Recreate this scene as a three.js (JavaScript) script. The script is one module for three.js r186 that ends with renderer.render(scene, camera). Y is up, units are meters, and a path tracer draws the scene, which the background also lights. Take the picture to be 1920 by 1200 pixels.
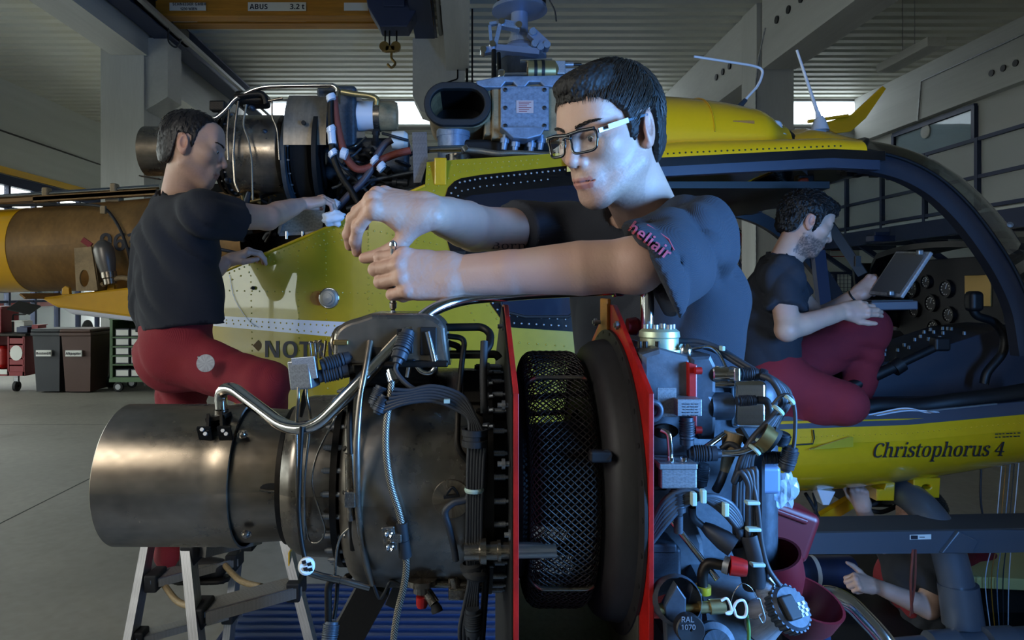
import * as THREE from 'three';
import { RoundedBoxGeometry } from 'three/addons/geometries/RoundedBoxGeometry.js';
import { mergeGeometries, mergeVertices } from 'three/addons/utils/BufferGeometryUtils.js';
import { RectAreaLightUniformsLib } from 'three/addons/lights/RectAreaLightUniformsLib.js';
import { FontLoader } from 'three/addons/loaders/FontLoader.js';
import { TessellateModifier } from 'three/addons/modifiers/TessellateModifier.js';
import { TextGeometry } from 'three/addons/geometries/TextGeometry.js';

// ---------- camera, sky, lights, exposure ----------
const scene = new THREE.Scene();
const FOC = 1280, VX = 873, VY = 545, EYE = 1.45;          // focal length and vanishing point in pixels of 1920x1200, eye height in metres
const camera = new THREE.PerspectiveCamera(2 * Math.atan(600 / FOC) * 180 / Math.PI, 1.6, 0.05, 200);
camera.position.set(0, EYE, 0);
camera.lookAt(0, EYE, -10);
camera.setViewOffset(1920, 1200, 960 - VX, 600 - VY, 1920, 1200);
camera.updateProjectionMatrix();
const renderer = new THREE.WebGLRenderer({ antialias: true });
renderer.toneMapping = THREE.LinearToneMapping;
renderer.toneMappingExposure = 1.12;
renderer.shadowMap.enabled = true;
scene.background = new THREE.Color().setRGB(6.0, 6.1, 6.15);   // overcast daylight outside the hall
RectAreaLightUniformsLib.init();
const LAMPS = [                                            // two studio softboxes standing beside the frame
  { pos: [-1.75, 2.45, 0.25], aim: [-0.25, 1.35, -1.9], w: 0.8, h: 0.8, col: [1, 0.96, 0.88], power: 13, name: 'warm' },
  { pos: [1.62, 1.45, -0.22], aim: [-0.15, 1.42, -1.15], w: 0.6, h: 0.8, col: [0.15, 0.42, 1], power: 88, name: 'cool' },
];

// ---------- helpers ----------
const V = (x, y, z) => new THREE.Vector3(x, y, z);
// a measured direction from the viewpoint and a distance -> a place in the hall
const P = (px, py, d) => V((px - VX) / FOC * d, EYE + (VY - py) / FOC * d, -d);
const clamp = (v, a, b) => Math.min(b, Math.max(a, v));
const mix = (a, b, t) => a + (b - a) * t;
const smooth = (a, b, x) => { const t = clamp((x - a) / (b - a), 0, 1); return t * t * (3 - 2 * t); };
let seed = 7;
const rnd = () => { seed = (seed * 1664525 + 1013904223) >>> 0; return seed / 4294967296; };
const rr = (a, b) => a + (b - a) * rnd();
const hash3 = (x, y, z) => { let h = (x * 374761393 + y * 668265263 + z * 1274126177) | 0; h = Math.imul(h ^ (h >>> 13), 1274126177); return ((h ^ (h >>> 16)) >>> 0) / 4294967296; };
function noise3(x, y, z) {
  const xi = Math.floor(x), yi = Math.floor(y), zi = Math.floor(z);
  let fx = x - xi, fy = y - yi, fz = z - zi;
  fx = fx * fx * (3 - 2 * fx); fy = fy * fy * (3 - 2 * fy); fz = fz * fz * (3 - 2 * fz);
  const l = (a, b, t) => a + (b - a) * t;
  return l(l(l(hash3(xi, yi, zi), hash3(xi + 1, yi, zi), fx), l(hash3(xi, yi + 1, zi), hash3(xi + 1, yi + 1, zi), fx), fy),
    l(l(hash3(xi, yi, zi + 1), hash3(xi + 1, yi, zi + 1), fx), l(hash3(xi, yi + 1, zi + 1), hash3(xi + 1, yi + 1, zi + 1), fx), fy), fz) * 2 - 1;
}
const fbm = (x, y, z, o = 4) => { let s = 0, a = 0.5; for (let i = 0; i < o; i++) { s += a * noise3(x, y, z); x *= 2.03; y *= 2.03; z *= 2.03; a *= 0.5; } return s; };

const used = {};
function numbered(n) { if (!(n in used)) { used[n] = 0; return n; } used[n]++; return n + '_' + String(used[n]).padStart(3, '0'); }
function norm(g) {                                         // same attributes on every geometry so that they merge
  if (g.index) g = g.toNonIndexed();
  if (!g.attributes.uv) {
    const p = g.attributes.position, uv = new Float32Array(p.count * 2);
    for (let i = 0; i < p.count; i++) { uv[2 * i] = p.getX(i) + p.getZ(i) * 0.7; uv[2 * i + 1] = p.getY(i) + p.getZ(i) * 0.3; }
    g.setAttribute('uv', new THREE.BufferAttribute(uv, 2));
  }
  if (!g.attributes.normal) g.computeVertexNormals();
  for (const k of Object.keys(g.attributes)) if (!['position', 'normal', 'uv'].includes(k)) g.deleteAttribute(k);
  g.morphAttributes = {};
  return g;
}
function geo(list) {
  if (!Array.isArray(list)) return list;
  list = list.flat(5);
  return list.length === 1 ? list[0] : mergeGeometries(list.map(norm), false);
}
function obj(name, geoms, m, parent = scene) {
  const o = new THREE.Mesh(geo(geoms), m);
  o.name = parent === scene ? numbered(name) : name;
  o.castShadow = o.receiveShadow = true;
  parent.add(o);
  return o;
}
function tag(o, label, category, group, kind) {
  o.userData = { label, category };
  if (group) o.userData.group = group;
  if (kind) o.userData.kind = kind;
  return o;
}
function thing(name, label, category, group) { const o = new THREE.Group(); o.name = numbered(name); scene.add(o); return tag(o, label, category, group); }
function struct(name, geoms, m) { const o = obj(name, geoms, m); o.userData.kind = 'structure'; return o; }
const hold = (name, parent) => { const o = new THREE.Group(); o.name = name; parent.add(o); return o; };   // a part made of sub-parts

// geometry
const B = (x, y, z, w, h, d, r = 0) => { const g = r > 0 ? new RoundedBoxGeometry(w, h, d, 2, Math.min(r, w / 2.01, h / 2.01, d / 2.01)) : new THREE.BoxGeometry(w, h, d); return g.translate(x, y, z); };
function place(g, pos, dir, up = V(0, 1, 0)) {             // turn the +y of a geometry to dir and move it to pos
  const q = new THREE.Quaternion().setFromUnitVectors(V(0, 1, 0), dir.clone().normalize());
  return g.applyQuaternion(q).translate(pos.x, pos.y, pos.z);
}
function frame(g, pos, xAxis, yAxis) {                     // put a geometry into a frame given by x and (rough) y axes
  const x = xAxis.clone().normalize(), z = x.clone().cross(yAxis).normalize(), y = z.clone().cross(x);
  return g.applyMatrix4(new THREE.Matrix4().makeBasis(x, y, z).setPosition(pos));
}
const rotB = (pos, w, h, d, xAxis, yAxis, r = 0) => frame(B(0, 0, 0, w, h, d, r), pos, xAxis, yAxis);
function rod(a, b, r, r2 = r, seg = 14) { const d = b.clone().sub(a), L = d.length(); return place(new THREE.CylinderGeometry(r2, r, L, seg, 1), a.clone().addScaledVector(d, 0.5), d); }
function bar(a, b, w, t, up = V(0, 1, 0)) { const d = b.clone().sub(a), L = d.length(); return frame(B(0, 0, 0, L, t, w), a.clone().add(b).multiplyScalar(0.5), d, up); }
function tube(pts, r, seg = 0, rad = 8, tension = 0.5) {
  const c = new THREE.CatmullRomCurve3(pts, false, 'centripetal', tension);
  return new THREE.TubeGeometry(c, seg || Math.max(8, pts.length * 7), r, rad, false);
}
function pipe(pts, r, bend = 0.03, rad = 12) {             // straight runs with round bends
  const path = new THREE.CurvePath();
  let prev = pts[0];
  for (let i = 1; i < pts.length - 1; i++) {
    const a = pts[i - 1].clone().sub(pts[i]), b = pts[i + 1].clone().sub(pts[i]);
    const l = Math.min(bend, a.length() * 0.49, b.length() * 0.49);
    const s = pts[i].clone().addScaledVector(a.normalize(), l), e = pts[i].clone().addScaledVector(b.normalize(), l);
    if (prev.distanceTo(s) > 1e-6) path.add(new THREE.LineCurve3(prev, s));
    path.add(new THREE.QuadraticBezierCurve3(s, pts[i], e)); prev = e;
  }
  path.add(new THREE.LineCurve3(prev, pts[pts.length - 1]));
  const ps = [];
  for (const c of path.curves) { const n = c.type === 'LineCurve3' ? 1 : 6; for (let k = 0; k < n; k++) ps.push(c.getPoint(k / n)); }
  ps.push(pts[pts.length - 1].clone());
  return sweep(ps, r, rad);
}
function sweep(ps, r, rad = 8, cap = true) {               // tube through exact points, parallel transport; r may be a function of t
  const n = ps.length, pos = [], nor = [], uv = [], idx = [];
  const T = ps.map((p, i) => ps[Math.min(i + 1, n - 1)].clone().sub(ps[Math.max(i - 1, 0)]).normalize());
  let N = Math.abs(T[0].y) < 0.9 ? V(0, 1, 0) : V(1, 0, 0); N.sub(T[0].clone().multiplyScalar(N.dot(T[0]))).normalize();
  let L = 0;
  for (let i = 0; i < n; i++) {
    if (i) { L += ps[i].distanceTo(ps[i - 1]); N.sub(T[i].clone().multiplyScalar(N.dot(T[i]))).normalize(); }
    const Bn = T[i].clone().cross(N), R = typeof r === 'function' ? r(i / (n - 1)) : r;
    for (let j = 0; j <= rad; j++) {
      const a = j / rad * Math.PI * 2, c = Math.cos(a), s = Math.sin(a), d = N.clone().multiplyScalar(c).addScaledVector(Bn, s);
      pos.push(ps[i].x + d.x * R, ps[i].y + d.y * R, ps[i].z + d.z * R); nor.push(d.x, d.y, d.z); uv.push(j / rad * R * 6.28, L);
    }
  }
  for (let i = 0; i < n - 1; i++) for (let j = 0; j < rad; j++) { const a = i * (rad + 1) + j, b = a + rad + 1; idx.push(a, a + 1, b, b, a + 1, b + 1); }
  if (cap) for (const [i, s] of [[0, -1], [n - 1, 1]]) {
    const c0 = pos.length / 3; pos.push(ps[i].x, ps[i].y, ps[i].z); nor.push(T[i].x * s, T[i].y * s, T[i].z * s); uv.push(0, 0);
    for (let j = 0; j <= rad; j++) { const k = (i * (rad + 1) + j) * 3; pos.push(pos[k], pos[k + 1], pos[k + 2]); nor.push(T[i].x * s, T[i].y * s, T[i].z * s); uv.push(0, 0); }
    for (let j = 0; j < rad; j++) s > 0 ? idx.push(c0, c0 + 1 + j, c0 + 2 + j) : idx.push(c0, c0 + 2 + j, c0 + 1 + j);
  }
  const g = new THREE.BufferGeometry();
  g.setAttribute('position', new THREE.Float32BufferAttribute(pos, 3)); g.setAttribute('normal', new THREE.Float32BufferAttribute(nor, 3)); g.setAttribute('uv', new THREE.Float32BufferAttribute(uv, 2));
  g.setIndex(idx);
  return g;
}
// solid of revolution about an axis along +x through (0,y,z): profile [[x, r], ...]; creased at sharp corners
function latheX(profile, y, z, seg = 64) {
  const gs = [];
  let run = [profile[0]];
  const flush = () => { if (run.length > 1) gs.push(new THREE.LatheGeometry(run.map(([x, r]) => new THREE.Vector2(Math.max(r, 1e-5), x)), seg)); };
  for (let i = 1; i < profile.length; i++) {
    run.push(profile[i]);
    if (i < profile.length - 1) {
      const a = V(profile[i][0] - profile[i - 1][0], profile[i][1] - profile[i - 1][1], 0).normalize(), b = V(profile[i + 1][0] - profile[i][0], profile[i + 1][1] - profile[i][1], 0).normalize();
      if (a.dot(b) < 0.82) { flush(); run = [profile[i]]; }
    }
  }
  flush();
  const g = mergeGeometries(gs.map(norm), false);
  g.rotateZ(-Math.PI / 2);
  // uv in metres: u along the girth, v along the axis
  const p = g.attributes.position, uv = g.attributes.uv;
  for (let i = 0; i < p.count; i++) { const R = Math.hypot(p.getY(i), p.getZ(i)); uv.setXY(i, uv.getX(i) * 6.2832 * 0.15, p.getX(i) + R); }
  return g.translate(0, y, z);
}
const latheY = (prof, x, y, z, seg = 32) => { const g = latheX(prof.map(([a, r]) => [a, r]), 0, 0, seg); return g.rotateZ(Math.PI / 2).translate(x, y, z); };
function lathe(prof, pos, dir, seg = 28) { const g = latheX(prof, 0, 0, seg).rotateZ(Math.PI / 2); return place(g, pos, dir); }   // profile along dir
function extr(pts, depth, bev = 0, holes = []) {           // polygon in x,y extruded along +z
  const s = new THREE.Shape(pts.map(p => new THREE.Vector2(p[0], p[1])));
  for (const h of holes) s.holes.push(new THREE.Path(h.map(p => new THREE.Vector2(p[0], p[1]))));
  return new THREE.ExtrudeGeometry(s, { depth, bevelEnabled: bev > 0, bevelSize: bev, bevelThickness: bev, bevelSegments: 2, curveSegments: 12 });
}
const circ = (cx, cy, r, n = 20, ry = r) => Array.from({ length: n }, (_, i) => [cx + r * Math.cos(i / n * 6.28319), cy + ry * Math.sin(i / n * 6.28319)]);
const hexbolt = (pos, dir, r = 0.005, h = 0.004) => [place(new THREE.CylinderGeometry(r, r, h, 6), pos.clone().addScaledVector(dir, h / 2), dir), place(new THREE.CylinderGeometry(r * 0.55, r * 0.55, h, 8), pos.clone().addScaledVector(dir, h * 1.2), dir)];
const rivetGeo = new THREE.SphereGeometry(1, 6, 3, 0, 6.2832, 0, Math.PI / 2);

// ---------- textures ----------
function tex(n, fn, srgb = true) {                         // fn(u, v, x, y) -> [r, g, b] 0..1; tileable only if fn is
  const d = new Uint8Array(n * n * 4);
  for (let y = 0; y < n; y++) for (let x = 0; x < n; x++) {
    const c = fn(x / n, y / n, x, y), i = (y * n + x) * 4;
    d[i] = clamp(c[0], 0, 1) * 255; d[i + 1] = clamp(c[1], 0, 1) * 255; d[i + 2] = clamp(c[2], 0, 1) * 255; d[i + 3] = 255;
  }
  const t = new THREE.DataTexture(d, n, n);
  t.wrapS = t.wrapT = THREE.RepeatWrapping; t.magFilter = THREE.LinearFilter; t.minFilter = THREE.LinearMipmapLinearFilter; t.generateMipmaps = true;
  if (srgb) t.colorSpace = THREE.SRGBColorSpace;
  t.needsUpdate = true;
  return t;
}
const tile = (u, v, f, s, o = 4) => {                      // tileable fbm
  const n = (a, b) => fbm(a * f, b * f, s, o);
  const wu = smooth(0.7, 1, u), wv = smooth(0.7, 1, v);
  return mix(mix(n(u, v), n(u - 1, v), wu), mix(n(u, v - 1), n(u - 1, v - 1), wu), wv);
};
const rep = (t, a, b = a) => { const c = t.clone(); c.repeat.set(a, b); c.needsUpdate = true; return c; };
function canvas(w, h, draw) {
  const c = document.createElement('canvas'); c.width = w; c.height = h;
  draw(c.getContext('2d'), w, h);
  const t = new THREE.CanvasTexture(c); t.colorSpace = THREE.SRGBColorSpace; t.magFilter = THREE.LinearFilter;
  return t;
}
const T = {};
T.metal = tex(512, (u, v) => { const a = tile(u, v, 5, 1.3), b = tile(u, v, 40, 4.1, 2), st = tile(u, v * 0.15, 30, 9.2, 2); const k = 0.74 + a * 0.22 + b * 0.06 + st * 0.08; const w = tile(u, v, 3.2, 7.7, 3) * 0.1; return [k * (1 + w), k * (0.965 + w * 0.25), k * (0.92 - w * 0.7)]; });
T.rough = tex(512, (u, v) => { const k = 0.62 + tile(u, v, 6, 2.1) * 0.35 + tile(u, v, 50, 5.1, 2) * 0.12; return [k, k, k]; }, false);
T.grime = tex(512, (u, v) => { const k = 0.86 + tile(u, v, 7, 3.3) * 0.22 + tile(u, v, 60, 6.1, 2) * 0.08; return [k, k, k]; });
T.cloth = tex(256, (u, v, x, y) => { const k = 0.5 + 0.25 * Math.sin((x + y) / 256 * 6.28319 * 32) + 0.12 * Math.sin((x - y) / 256 * 6.28319 * 32) + tile(u, v, 12, 1.1, 2) * 0.3; return [k, k, k]; }, false);
T.braid = tex(64, (u, v) => { const k = (Math.floor(u * 8 + v * 8) % 2 ? 0.95 : 0.35) * (Math.floor(u * 8 - v * 8 + 16) % 2 ? 1 : 0.6); return [k, k * 0.98, k * 0.93]; });
T.floor = tex(1024, (u, v) => { const a = tile(u, v, 4, 11.3, 5), b = tile(u, v, 90, 3.2, 2), c = smooth(0.22, 0.5, tile(u, v, 14, 21.3, 3)); const k = 0.66 + a * 0.09 + b * 0.05 - c * 0.05; return [k, k * 0.985, k * 0.95]; });
T.wall = tex(512, (u, v) => { const k = 0.93 + tile(u, v, 5, 8.3) * 0.06 + tile(u, v, 70, 2.2, 2) * 0.03; return [k, k, k]; });

// ---------- materials ----------
const hex = (h) => new THREE.Color(h);
function mat(color, rough = 0.6, metal = 0, extra = {}) { return new THREE.MeshStandardMaterial({ color: hex(color), roughness: rough, metalness: metal, side: THREE.DoubleSide, ...extra }); }
function pmat(color, rough, metal, extra = {}) { return new THREE.MeshPhysicalMaterial({ color: hex(color), roughness: rough, metalness: metal, side: THREE.DoubleSide, ...extra }); }
const M = {
  concrete: mat('#c9cac6', 0.85, 0, { map: rep(T.wall, 0.5) }),
  white: mat('#d5d6d2', 0.8, 0, { map: rep(T.wall, 0.3) }),
  deck: mat('#cfcfc2', 0.55, 0.15),
  siding: mat('#c0c4c1', 0.6, 0.1),
  floor: mat('#c4c1ba', 0.55, 0, { map: rep(T.floor, 0.33), bumpMap: rep(T.rough, 2), bumpScale: 0.0004 }),
  joint: mat('#4d4d4b', 0.9),
  navy: mat('#24304f', 0.5, 0.1),
  crane: mat('#c08325', 0.5, 0.05, { map: rep(T.grime, 0.8) }),
  signwhite: mat('#c9c9c4', 0.5),
  ink: mat('#1a1c28', 0.6),
  black: mat('#0e0e10', 0.5),
  rubber: mat('#17181a', 0.7),
  glossblack: pmat('#0b0b0d', 0.22, 0, { clearcoat: 0.8, clearcoatRoughness: 0.06 }),
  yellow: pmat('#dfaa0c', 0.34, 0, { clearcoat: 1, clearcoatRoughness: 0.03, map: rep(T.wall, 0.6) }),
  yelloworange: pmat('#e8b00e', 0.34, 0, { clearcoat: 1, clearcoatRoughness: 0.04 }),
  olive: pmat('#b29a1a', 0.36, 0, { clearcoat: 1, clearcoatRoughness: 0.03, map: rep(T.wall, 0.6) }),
  stripe: pmat('#cfd4dd', 0.35, 0, { clearcoat: 1, clearcoatRoughness: 0.05 }),
  primer: mat('#9a7440', 0.5, 0.25, { map: rep(T.grime, 1.5) }),
  steel: mat('#b8b3ab', 0.36, 0.9, { map: rep(T.metal, 2), roughnessMap: rep(T.rough, 2.5) }),
  exhaust: mat('#b5ab9c', 0.55, 0.92, { map: rep(T.metal, 1.7), roughnessMap: rep(T.rough, 2) }),
  casing: mat('#a8a299', 0.52, 0.88, { map: rep(T.metal, 2.6), roughnessMap: rep(T.rough, 3) }),
  darkmetal: mat('#3d3b39', 0.5, 0.85, { map: rep(T.metal, 4) }),
  soot: mat('#1b1a19', 0.65, 0.4, { map: rep(T.grime, 5) }),
  chrome: mat('#d4d6d8', 0.12, 1),
  tubesteel: mat('#c9c7c2', 0.2, 1, { roughnessMap: rep(T.rough, 6) }),
  alu: mat('#a9abad', 0.45, 0.85, { map: rep(T.grime, 3) }),
  wire: mat('#3a3835', 0.5, 0.85),
  braid: mat('#cfc8bb', 0.5, 0.6, { map: rep(T.braid, 66, 66) }),
  cable: mat('#26282c', 0.55, 0),
  connector: mat('#2e3238', 0.5, 0.35),
  casting: mat('#626970', 0.55, 0.35, { map: rep(T.grime, 4), bumpMap: rep(T.rough, 12), bumpScale: 0.0004 }),
  casting2: mat('#49515a', 0.5, 0.4, { map: rep(T.grime, 5) }),
  gold: mat('#b8a878', 0.35, 0.9),
  brass: mat('#8d7446', 0.4, 0.9),
  green: mat('#9fb3a6', 0.6),
  red: mat('#b3160f', 0.4, 0, { map: rep(T.grime, 4) }),
  redorange: mat('#bf3a10', 0.45, 0, { map: rep(T.grime, 4) }),
  amber: mat('#b7761c', 0.5, 0, { map: rep(T.grime, 4) }),
  darkred: mat('#7d1119', 0.5),
  plastered: mat('#5e0b13', 0.45),
  greyplate: mat('#55564b', 0.55, 0.3, { map: rep(T.grime, 4) }),
  hose: mat('#7a3527', 0.5, 0, { bumpMap: rep(T.rough, 10), bumpScale: 0.002 }),
  bluegrey: mat('#8fa3bd', 0.42, 0.35, { map: rep(T.grime, 3) }),
  mast: mat('#7d8aa3', 0.4, 0.4),
  silverplate: mat('#b9bdc4', 0.4, 0.5, { map: rep(T.grime, 4) }),
  tan: mat('#a58d66', 0.6, 0.1, { map: rep(T.grime, 3) }),
  skid: pmat('#4d535d', 0.4, 0.2, { clearcoat: 0.5, clearcoatRoughness: 0.2 }),
  grip: mat('#3a3635', 0.95),
  shroud: mat('#aaa69e', 0.42, 0.6, { map: rep(T.metal, 3) }),
  cabin: mat('#3a3b45', 0.55),
  sill: mat('#3a3b46', 0.5),
  panel: mat('#1c1c1f', 0.6),
  glass: pmat('#e8eef2', 0.02, 0, { transmission: 1, thickness: 0, ior: 1.25 }),
  window: pmat('#eef2f0', 0.04, 0, { transmission: 1, thickness: 0, ior: 1.3 }),
  tshirt: mat('#23262e', 0.92, 0, { bumpMap: rep(T.cloth, 9), bumpScale: 0.0006 }),
  trousers: mat('#7d1a26', 0.85, 0, { bumpMap: rep(T.cloth, 7), bumpScale: 0.0008 }),
  skin: pmat('#c09078', 0.5, 0, { vertexColors: false }),
  print: mat('#a8404c', 0.8),
  hair: mat('#241c17', 0.5),
  paper: mat('#d8d8d2', 0.8),
};
// ---------- the hall ----------
const font = await new FontLoader().loadAsync('fonts/droid/droid_sans_bold.typeface.json');
const fontR = await new FontLoader().loadAsync('fonts/droid/droid_sans_regular.typeface.json');
const fontS = await new FontLoader().loadAsync('fonts/droid/droid_serif_regular.typeface.json');
function text(str, h, depth = 0.002, f = font, seg = 3) { const g = new TextGeometry(str, { font: f, size: h, depth, curveSegments: seg, bevelEnabled: false }); g.computeBoundingBox(); return g; }
const HX0 = -9.5, HX1 = 9.0, HZ0 = -15.6, HZL = -19.4, HZ1 = 6.5, HC = 5.8;
const FLOOR = struct('floor', [B(0, -0.1, -6.5, 20, 0.2, 27)], M.floor);
{ const uv = FLOOR.geometry.attributes.uv, p = FLOOR.geometry.attributes.position; for (let i = 0; i < p.count; i++) uv.setXY(i, p.getX(i), p.getZ(i)); }
obj('floor_joint', [B(0, 0.0008, -2.62, 19, 0.0016, 0.008), B(0, 0.0008, -7.4, 19, 0.0016, 0.008), B(-2.9, 0.0008, -6.5, 0.008, 0.0016, 26), B(3.1, 0.0008, -6.5, 0.008, 0.0016, 26)], M.joint, FLOOR);
// trapezoidal steel roof deck: ribs run across the hall
function deck(name, z0, z1, x0, x1) {
  const pr = [], step = 0.3; let z = z0;
  while (z > z1) { pr.push([z, HC + 0.07], [z - 0.05, HC], [z - 0.2, HC], [z - 0.25, HC + 0.07]); z -= step; }
  const g = extr(pr.concat([[z, HC + 0.2], [z0, HC + 0.2]]).map(([a, b]) => [-a, b]), x1 - x0);
  g.rotateY(Math.PI / 2);                                   // extruded along +x, polygon x -> -z
  return struct(name, [g.translate(x0, 0, 0)], M.deck);
}
deck('ceiling', HZ1, HZ0, -10, 10); deck('ceiling_annex', HZ0 - 0.1, HZL, -10, -5.05);
function sidingWall(x0, x1, y0, y1, z, name) {              // horizontally ribbed cladding facing +z
  const pr = []; for (let y = y0; y < y1; y += 0.22) pr.push([0, y], [0.03, y + 0.03], [0.03, y + 0.15], [0, y + 0.18]);
  pr.push([0, y1], [-0.15, y1], [-0.15, y0]);
  const g = extr(pr.map(([a, b]) => [a, b]), x1 - x0); g.rotateY(-Math.PI / 2);   // polygon x -> +z, depth -> -x
  return struct(name, [g.translate(x1, 0, z)], M.siding);
}
sidingWall(-5.2, HX1 + 0.2, 3.1, 5.14, HZ0, 'wall_back_upper');
struct('wall_back', [B(1.9, 1.55, HZ0 - 0.1, 14.2, 3.1, 0.2)], M.white);
struct('wall_return', [B(-5.15, 2.9, (HZ0 + HZL) / 2, 0.2, 5.8, HZ0 - HZL)], M.siding);
struct('wall_back_annex', [B(-7.4, 2.9, HZL, 4.4, 5.8, 0.2)], M.siding);
struct('wall_right', [B(HX1 + 0.1, 2.9, -4.5, 0.2, 5.8, 22.4)], M.white);
struct('wall_left', [B(HX0 - 0.1, 4.8, -6.5, 0.2, 2.0, 26), B(HX0 - 0.1, 2.0, -11.1, 0.2, 4.0, 0.6), B(HX0 - 0.1, 2.0, 5.5, 0.2, 4.0, 2), B(HX0 - 0.1, 0.1, -7.4, 0.2, 0.2, 24)], M.white);
struct('wall_front', [B(-0.2, 2.9, HZ1, 18.8, 5.8, 0.2)], M.white);
{ // clerestory strip over the back wall
  const w = struct('window_1', [B(1.9, 5.15, HZ0, 14.2, 0.06, 0.16), B(1.9, HC - 0.02, HZ0, 14.2, 0.06, 0.16)], M.alu);
  for (let x = -5; x < 9; x += 1.55) obj('mullion', [B(x, 5.47, HZ0 + 0.02, 0.06, 0.62, 0.1)], M.alu, w);
  for (let x = -5; x < 9; x += 1.55) obj('pane', [B(x + 0.775, 5.47, HZ0, 1.49, 0.6, 0.008)], M.glass, w);
}
{ // glazed gate in the left wall, its frame dark blue, a yellow band above it
  const x = HX0, w = struct('window_2', [B(x, 3.72, -15.4, 0.14, 0.2, 8), B(x, 0.25, -15.4, 0.14, 0.14, 8)], M.navy);
  for (let z = -19.3; z < -11.3; z += 0.86) {
    obj('mullion', [B(x + 0.01, 1.95, z, 0.1, 3.5, 0.07)], M.navy, w);
    for (const [y, h] of [[0.75, 0.9], [1.7, 0.96], [2.68, 0.96], [3.4, 0.44]]) obj('pane', [B(x, y, z + 0.43, 0.01, h, 0.78)], M.window, w);
  }
  for (const y of [1.22, 2.2, 3.17]) obj('rail', [B(x, y, -15.4, 0.08, 0.05, 8)], M.navy, w);
  obj('band', [B(x + 0.03, 3.92, -15.4, 0.06, 0.14, 8)], M.yelloworange, w);
  const w4 = struct('window_4', [B(x, 3.72, -3.15, 0.14, 0.56, 15.3), B(x, 0.25, -3.15, 0.14, 0.14, 15.3)], M.navy);
  for (let z = -10.8; z < 4.4; z += 1.5) { obj('mullion', [B(x + 0.01, 1.95, z, 0.1, 3.5, 0.07)], M.navy, w4); if (z < 3.2) obj('pane', [B(x, 1.9, z + 0.75, 0.01, 3.2, 1.43)], M.window, w4); }
  struct('trim_1', [B(x + 0.02, 4.72, -6.5, 0.04, 0.025, 25.6)], M.joint);
}
// concrete frame
const holesOn = (o, x, zs, y, side) => { for (const z of zs) obj('duct_hole', [place(new THREE.CylinderGeometry(0.055, 0.055, 0.03, 18), V(x, y + (z - zs[0]) * 0.0, z), V(side, 0, 0))], M.black, o); };
const beamL = struct('beam_left', [B(-5.13, 5.42, -2.0, 0.54, 0.76, 17)], M.concrete);
const beamLb = struct('beam_left_rear', [B(-5.13, 5.28, -15, 0.42, 1.04, 8.6)], M.concrete);
const beamR = struct('beam_right', [B(4.68, 5.28, -2.0, 0.5, 1.05, 16.4)], M.concrete);
holesOn(beamR, 4.425, [-9.0, -9.35, -9.7], 5.3, -1);
const beamRb = struct('beam_right_rear', [B(4.64, 5.28, -13.2, 0.44, 1.05, 4.8)], M.concrete);
holesOn(beamRb, 4.41, [-11.4, -11.7, -12.0], 5.2, -1);
const pilL = struct('pillar_left', [B(-5.23, 2.9, -10.7, 0.66, 5.8, 0.6), extr([[0, 0], [0.36, 0.22], [0.36, 1.12], [0, 1.12]], 0.5).translate(-4.92, 4.2, -10.95)], M.concrete);
struct('pillar_middle', [B(-0.21, 2.9, -10.7, 0.4, 5.8, 0.6), extr([[0, 0], [0, 1.22], [-0.42, 1.22], [-0.42, 0.34], [-0.3, 0.1]], 0.5).translate(-0.39, 4.1, -10.95), B(-0.12, 5.3, -7.2, 0.34, 1.0, 6.6)], M.concrete);
const pilR = struct('pillar_right', [B(4.68, 2.9, -10.6, 0.56, 5.8, 0.56)], M.concrete);
obj('conduit', [pipe([V(4.38, 0, -10.3), V(4.38, 4.6, -10.3), V(4.38, 4.95, -10.2), V(4.39, 5.3, -10.0)], 0.012)], M.alu, pilR);
obj('conduit', [pipe([V(0.02, 0, -10.3), V(0.02, 5.7, -10.3)], 0.02), pipe([V(0.1, 0, -10.3), V(0.1, 5.7, -10.3)], 0.013), pipe([V(-0.3, 3.5, -10.35), V(-0.3, 4.6, -10.35), V(-0.12, 4.66, -10.35), V(-0.12, 5.7, -10.35)], 0.012)], M.darkmetal, pilL);
const beamW = struct('trim_2', [B(HX1 - 0.08, 5.29, -4.5, 0.18, 1.02, 22)], M.concrete);
holesOn(beamW, HX1 - 0.175, [-10.95, -11.2, -11.45], 5.1, -1);
obj('conduit', [pipe([V(HX1 - 0.19, 5.5, -8), V(HX1 - 0.19, 5.5, -13.2), V(HX1 - 0.19, 4.75, -13.3)], 0.014)], M.alu, beamW);
tag(obj('wall_sounder', [lathe([[0, 0], [0, 0.13], [0.05, 0.13], [0.07, 0.08], [0.07, 0]], V(HX1, 4.55, -13.3), V(-1, 0, 0))], M.white), 'round pale sounder on the wall above the mezzanine railing', 'sounder');
{ // upper office window
  const w = struct('window_3', [bar(V(HX1 - 0.03, 4.7, -12.0), V(HX1 - 0.03, 4.7, -14.3), 0.08, 0.09), bar(V(HX1 - 0.03, 3.6, -12.0), V(HX1 - 0.03, 3.6, -14.3), 0.08, 0.09), bar(V(HX1 - 0.03, 3.6, -12.02), V(HX1 - 0.03, 4.7, -12.02), 0.09, 0.08, V(0, 0, 1)), bar(V(HX1 - 0.03, 3.6, -14.28), V(HX1 - 0.03, 4.7, -14.28), 0.09, 0.08, V(0, 0, 1))], M.navy);
  obj('blind', [B(HX1 - 0.01, 4.15, -13.15, 0.02, 1.06, 2.2)], M.siding, w);
  obj('pane', [B(HX1 - 0.03, 4.15, -13.15, 0.008, 1.06, 2.2)], M.glass, w);
}
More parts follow.
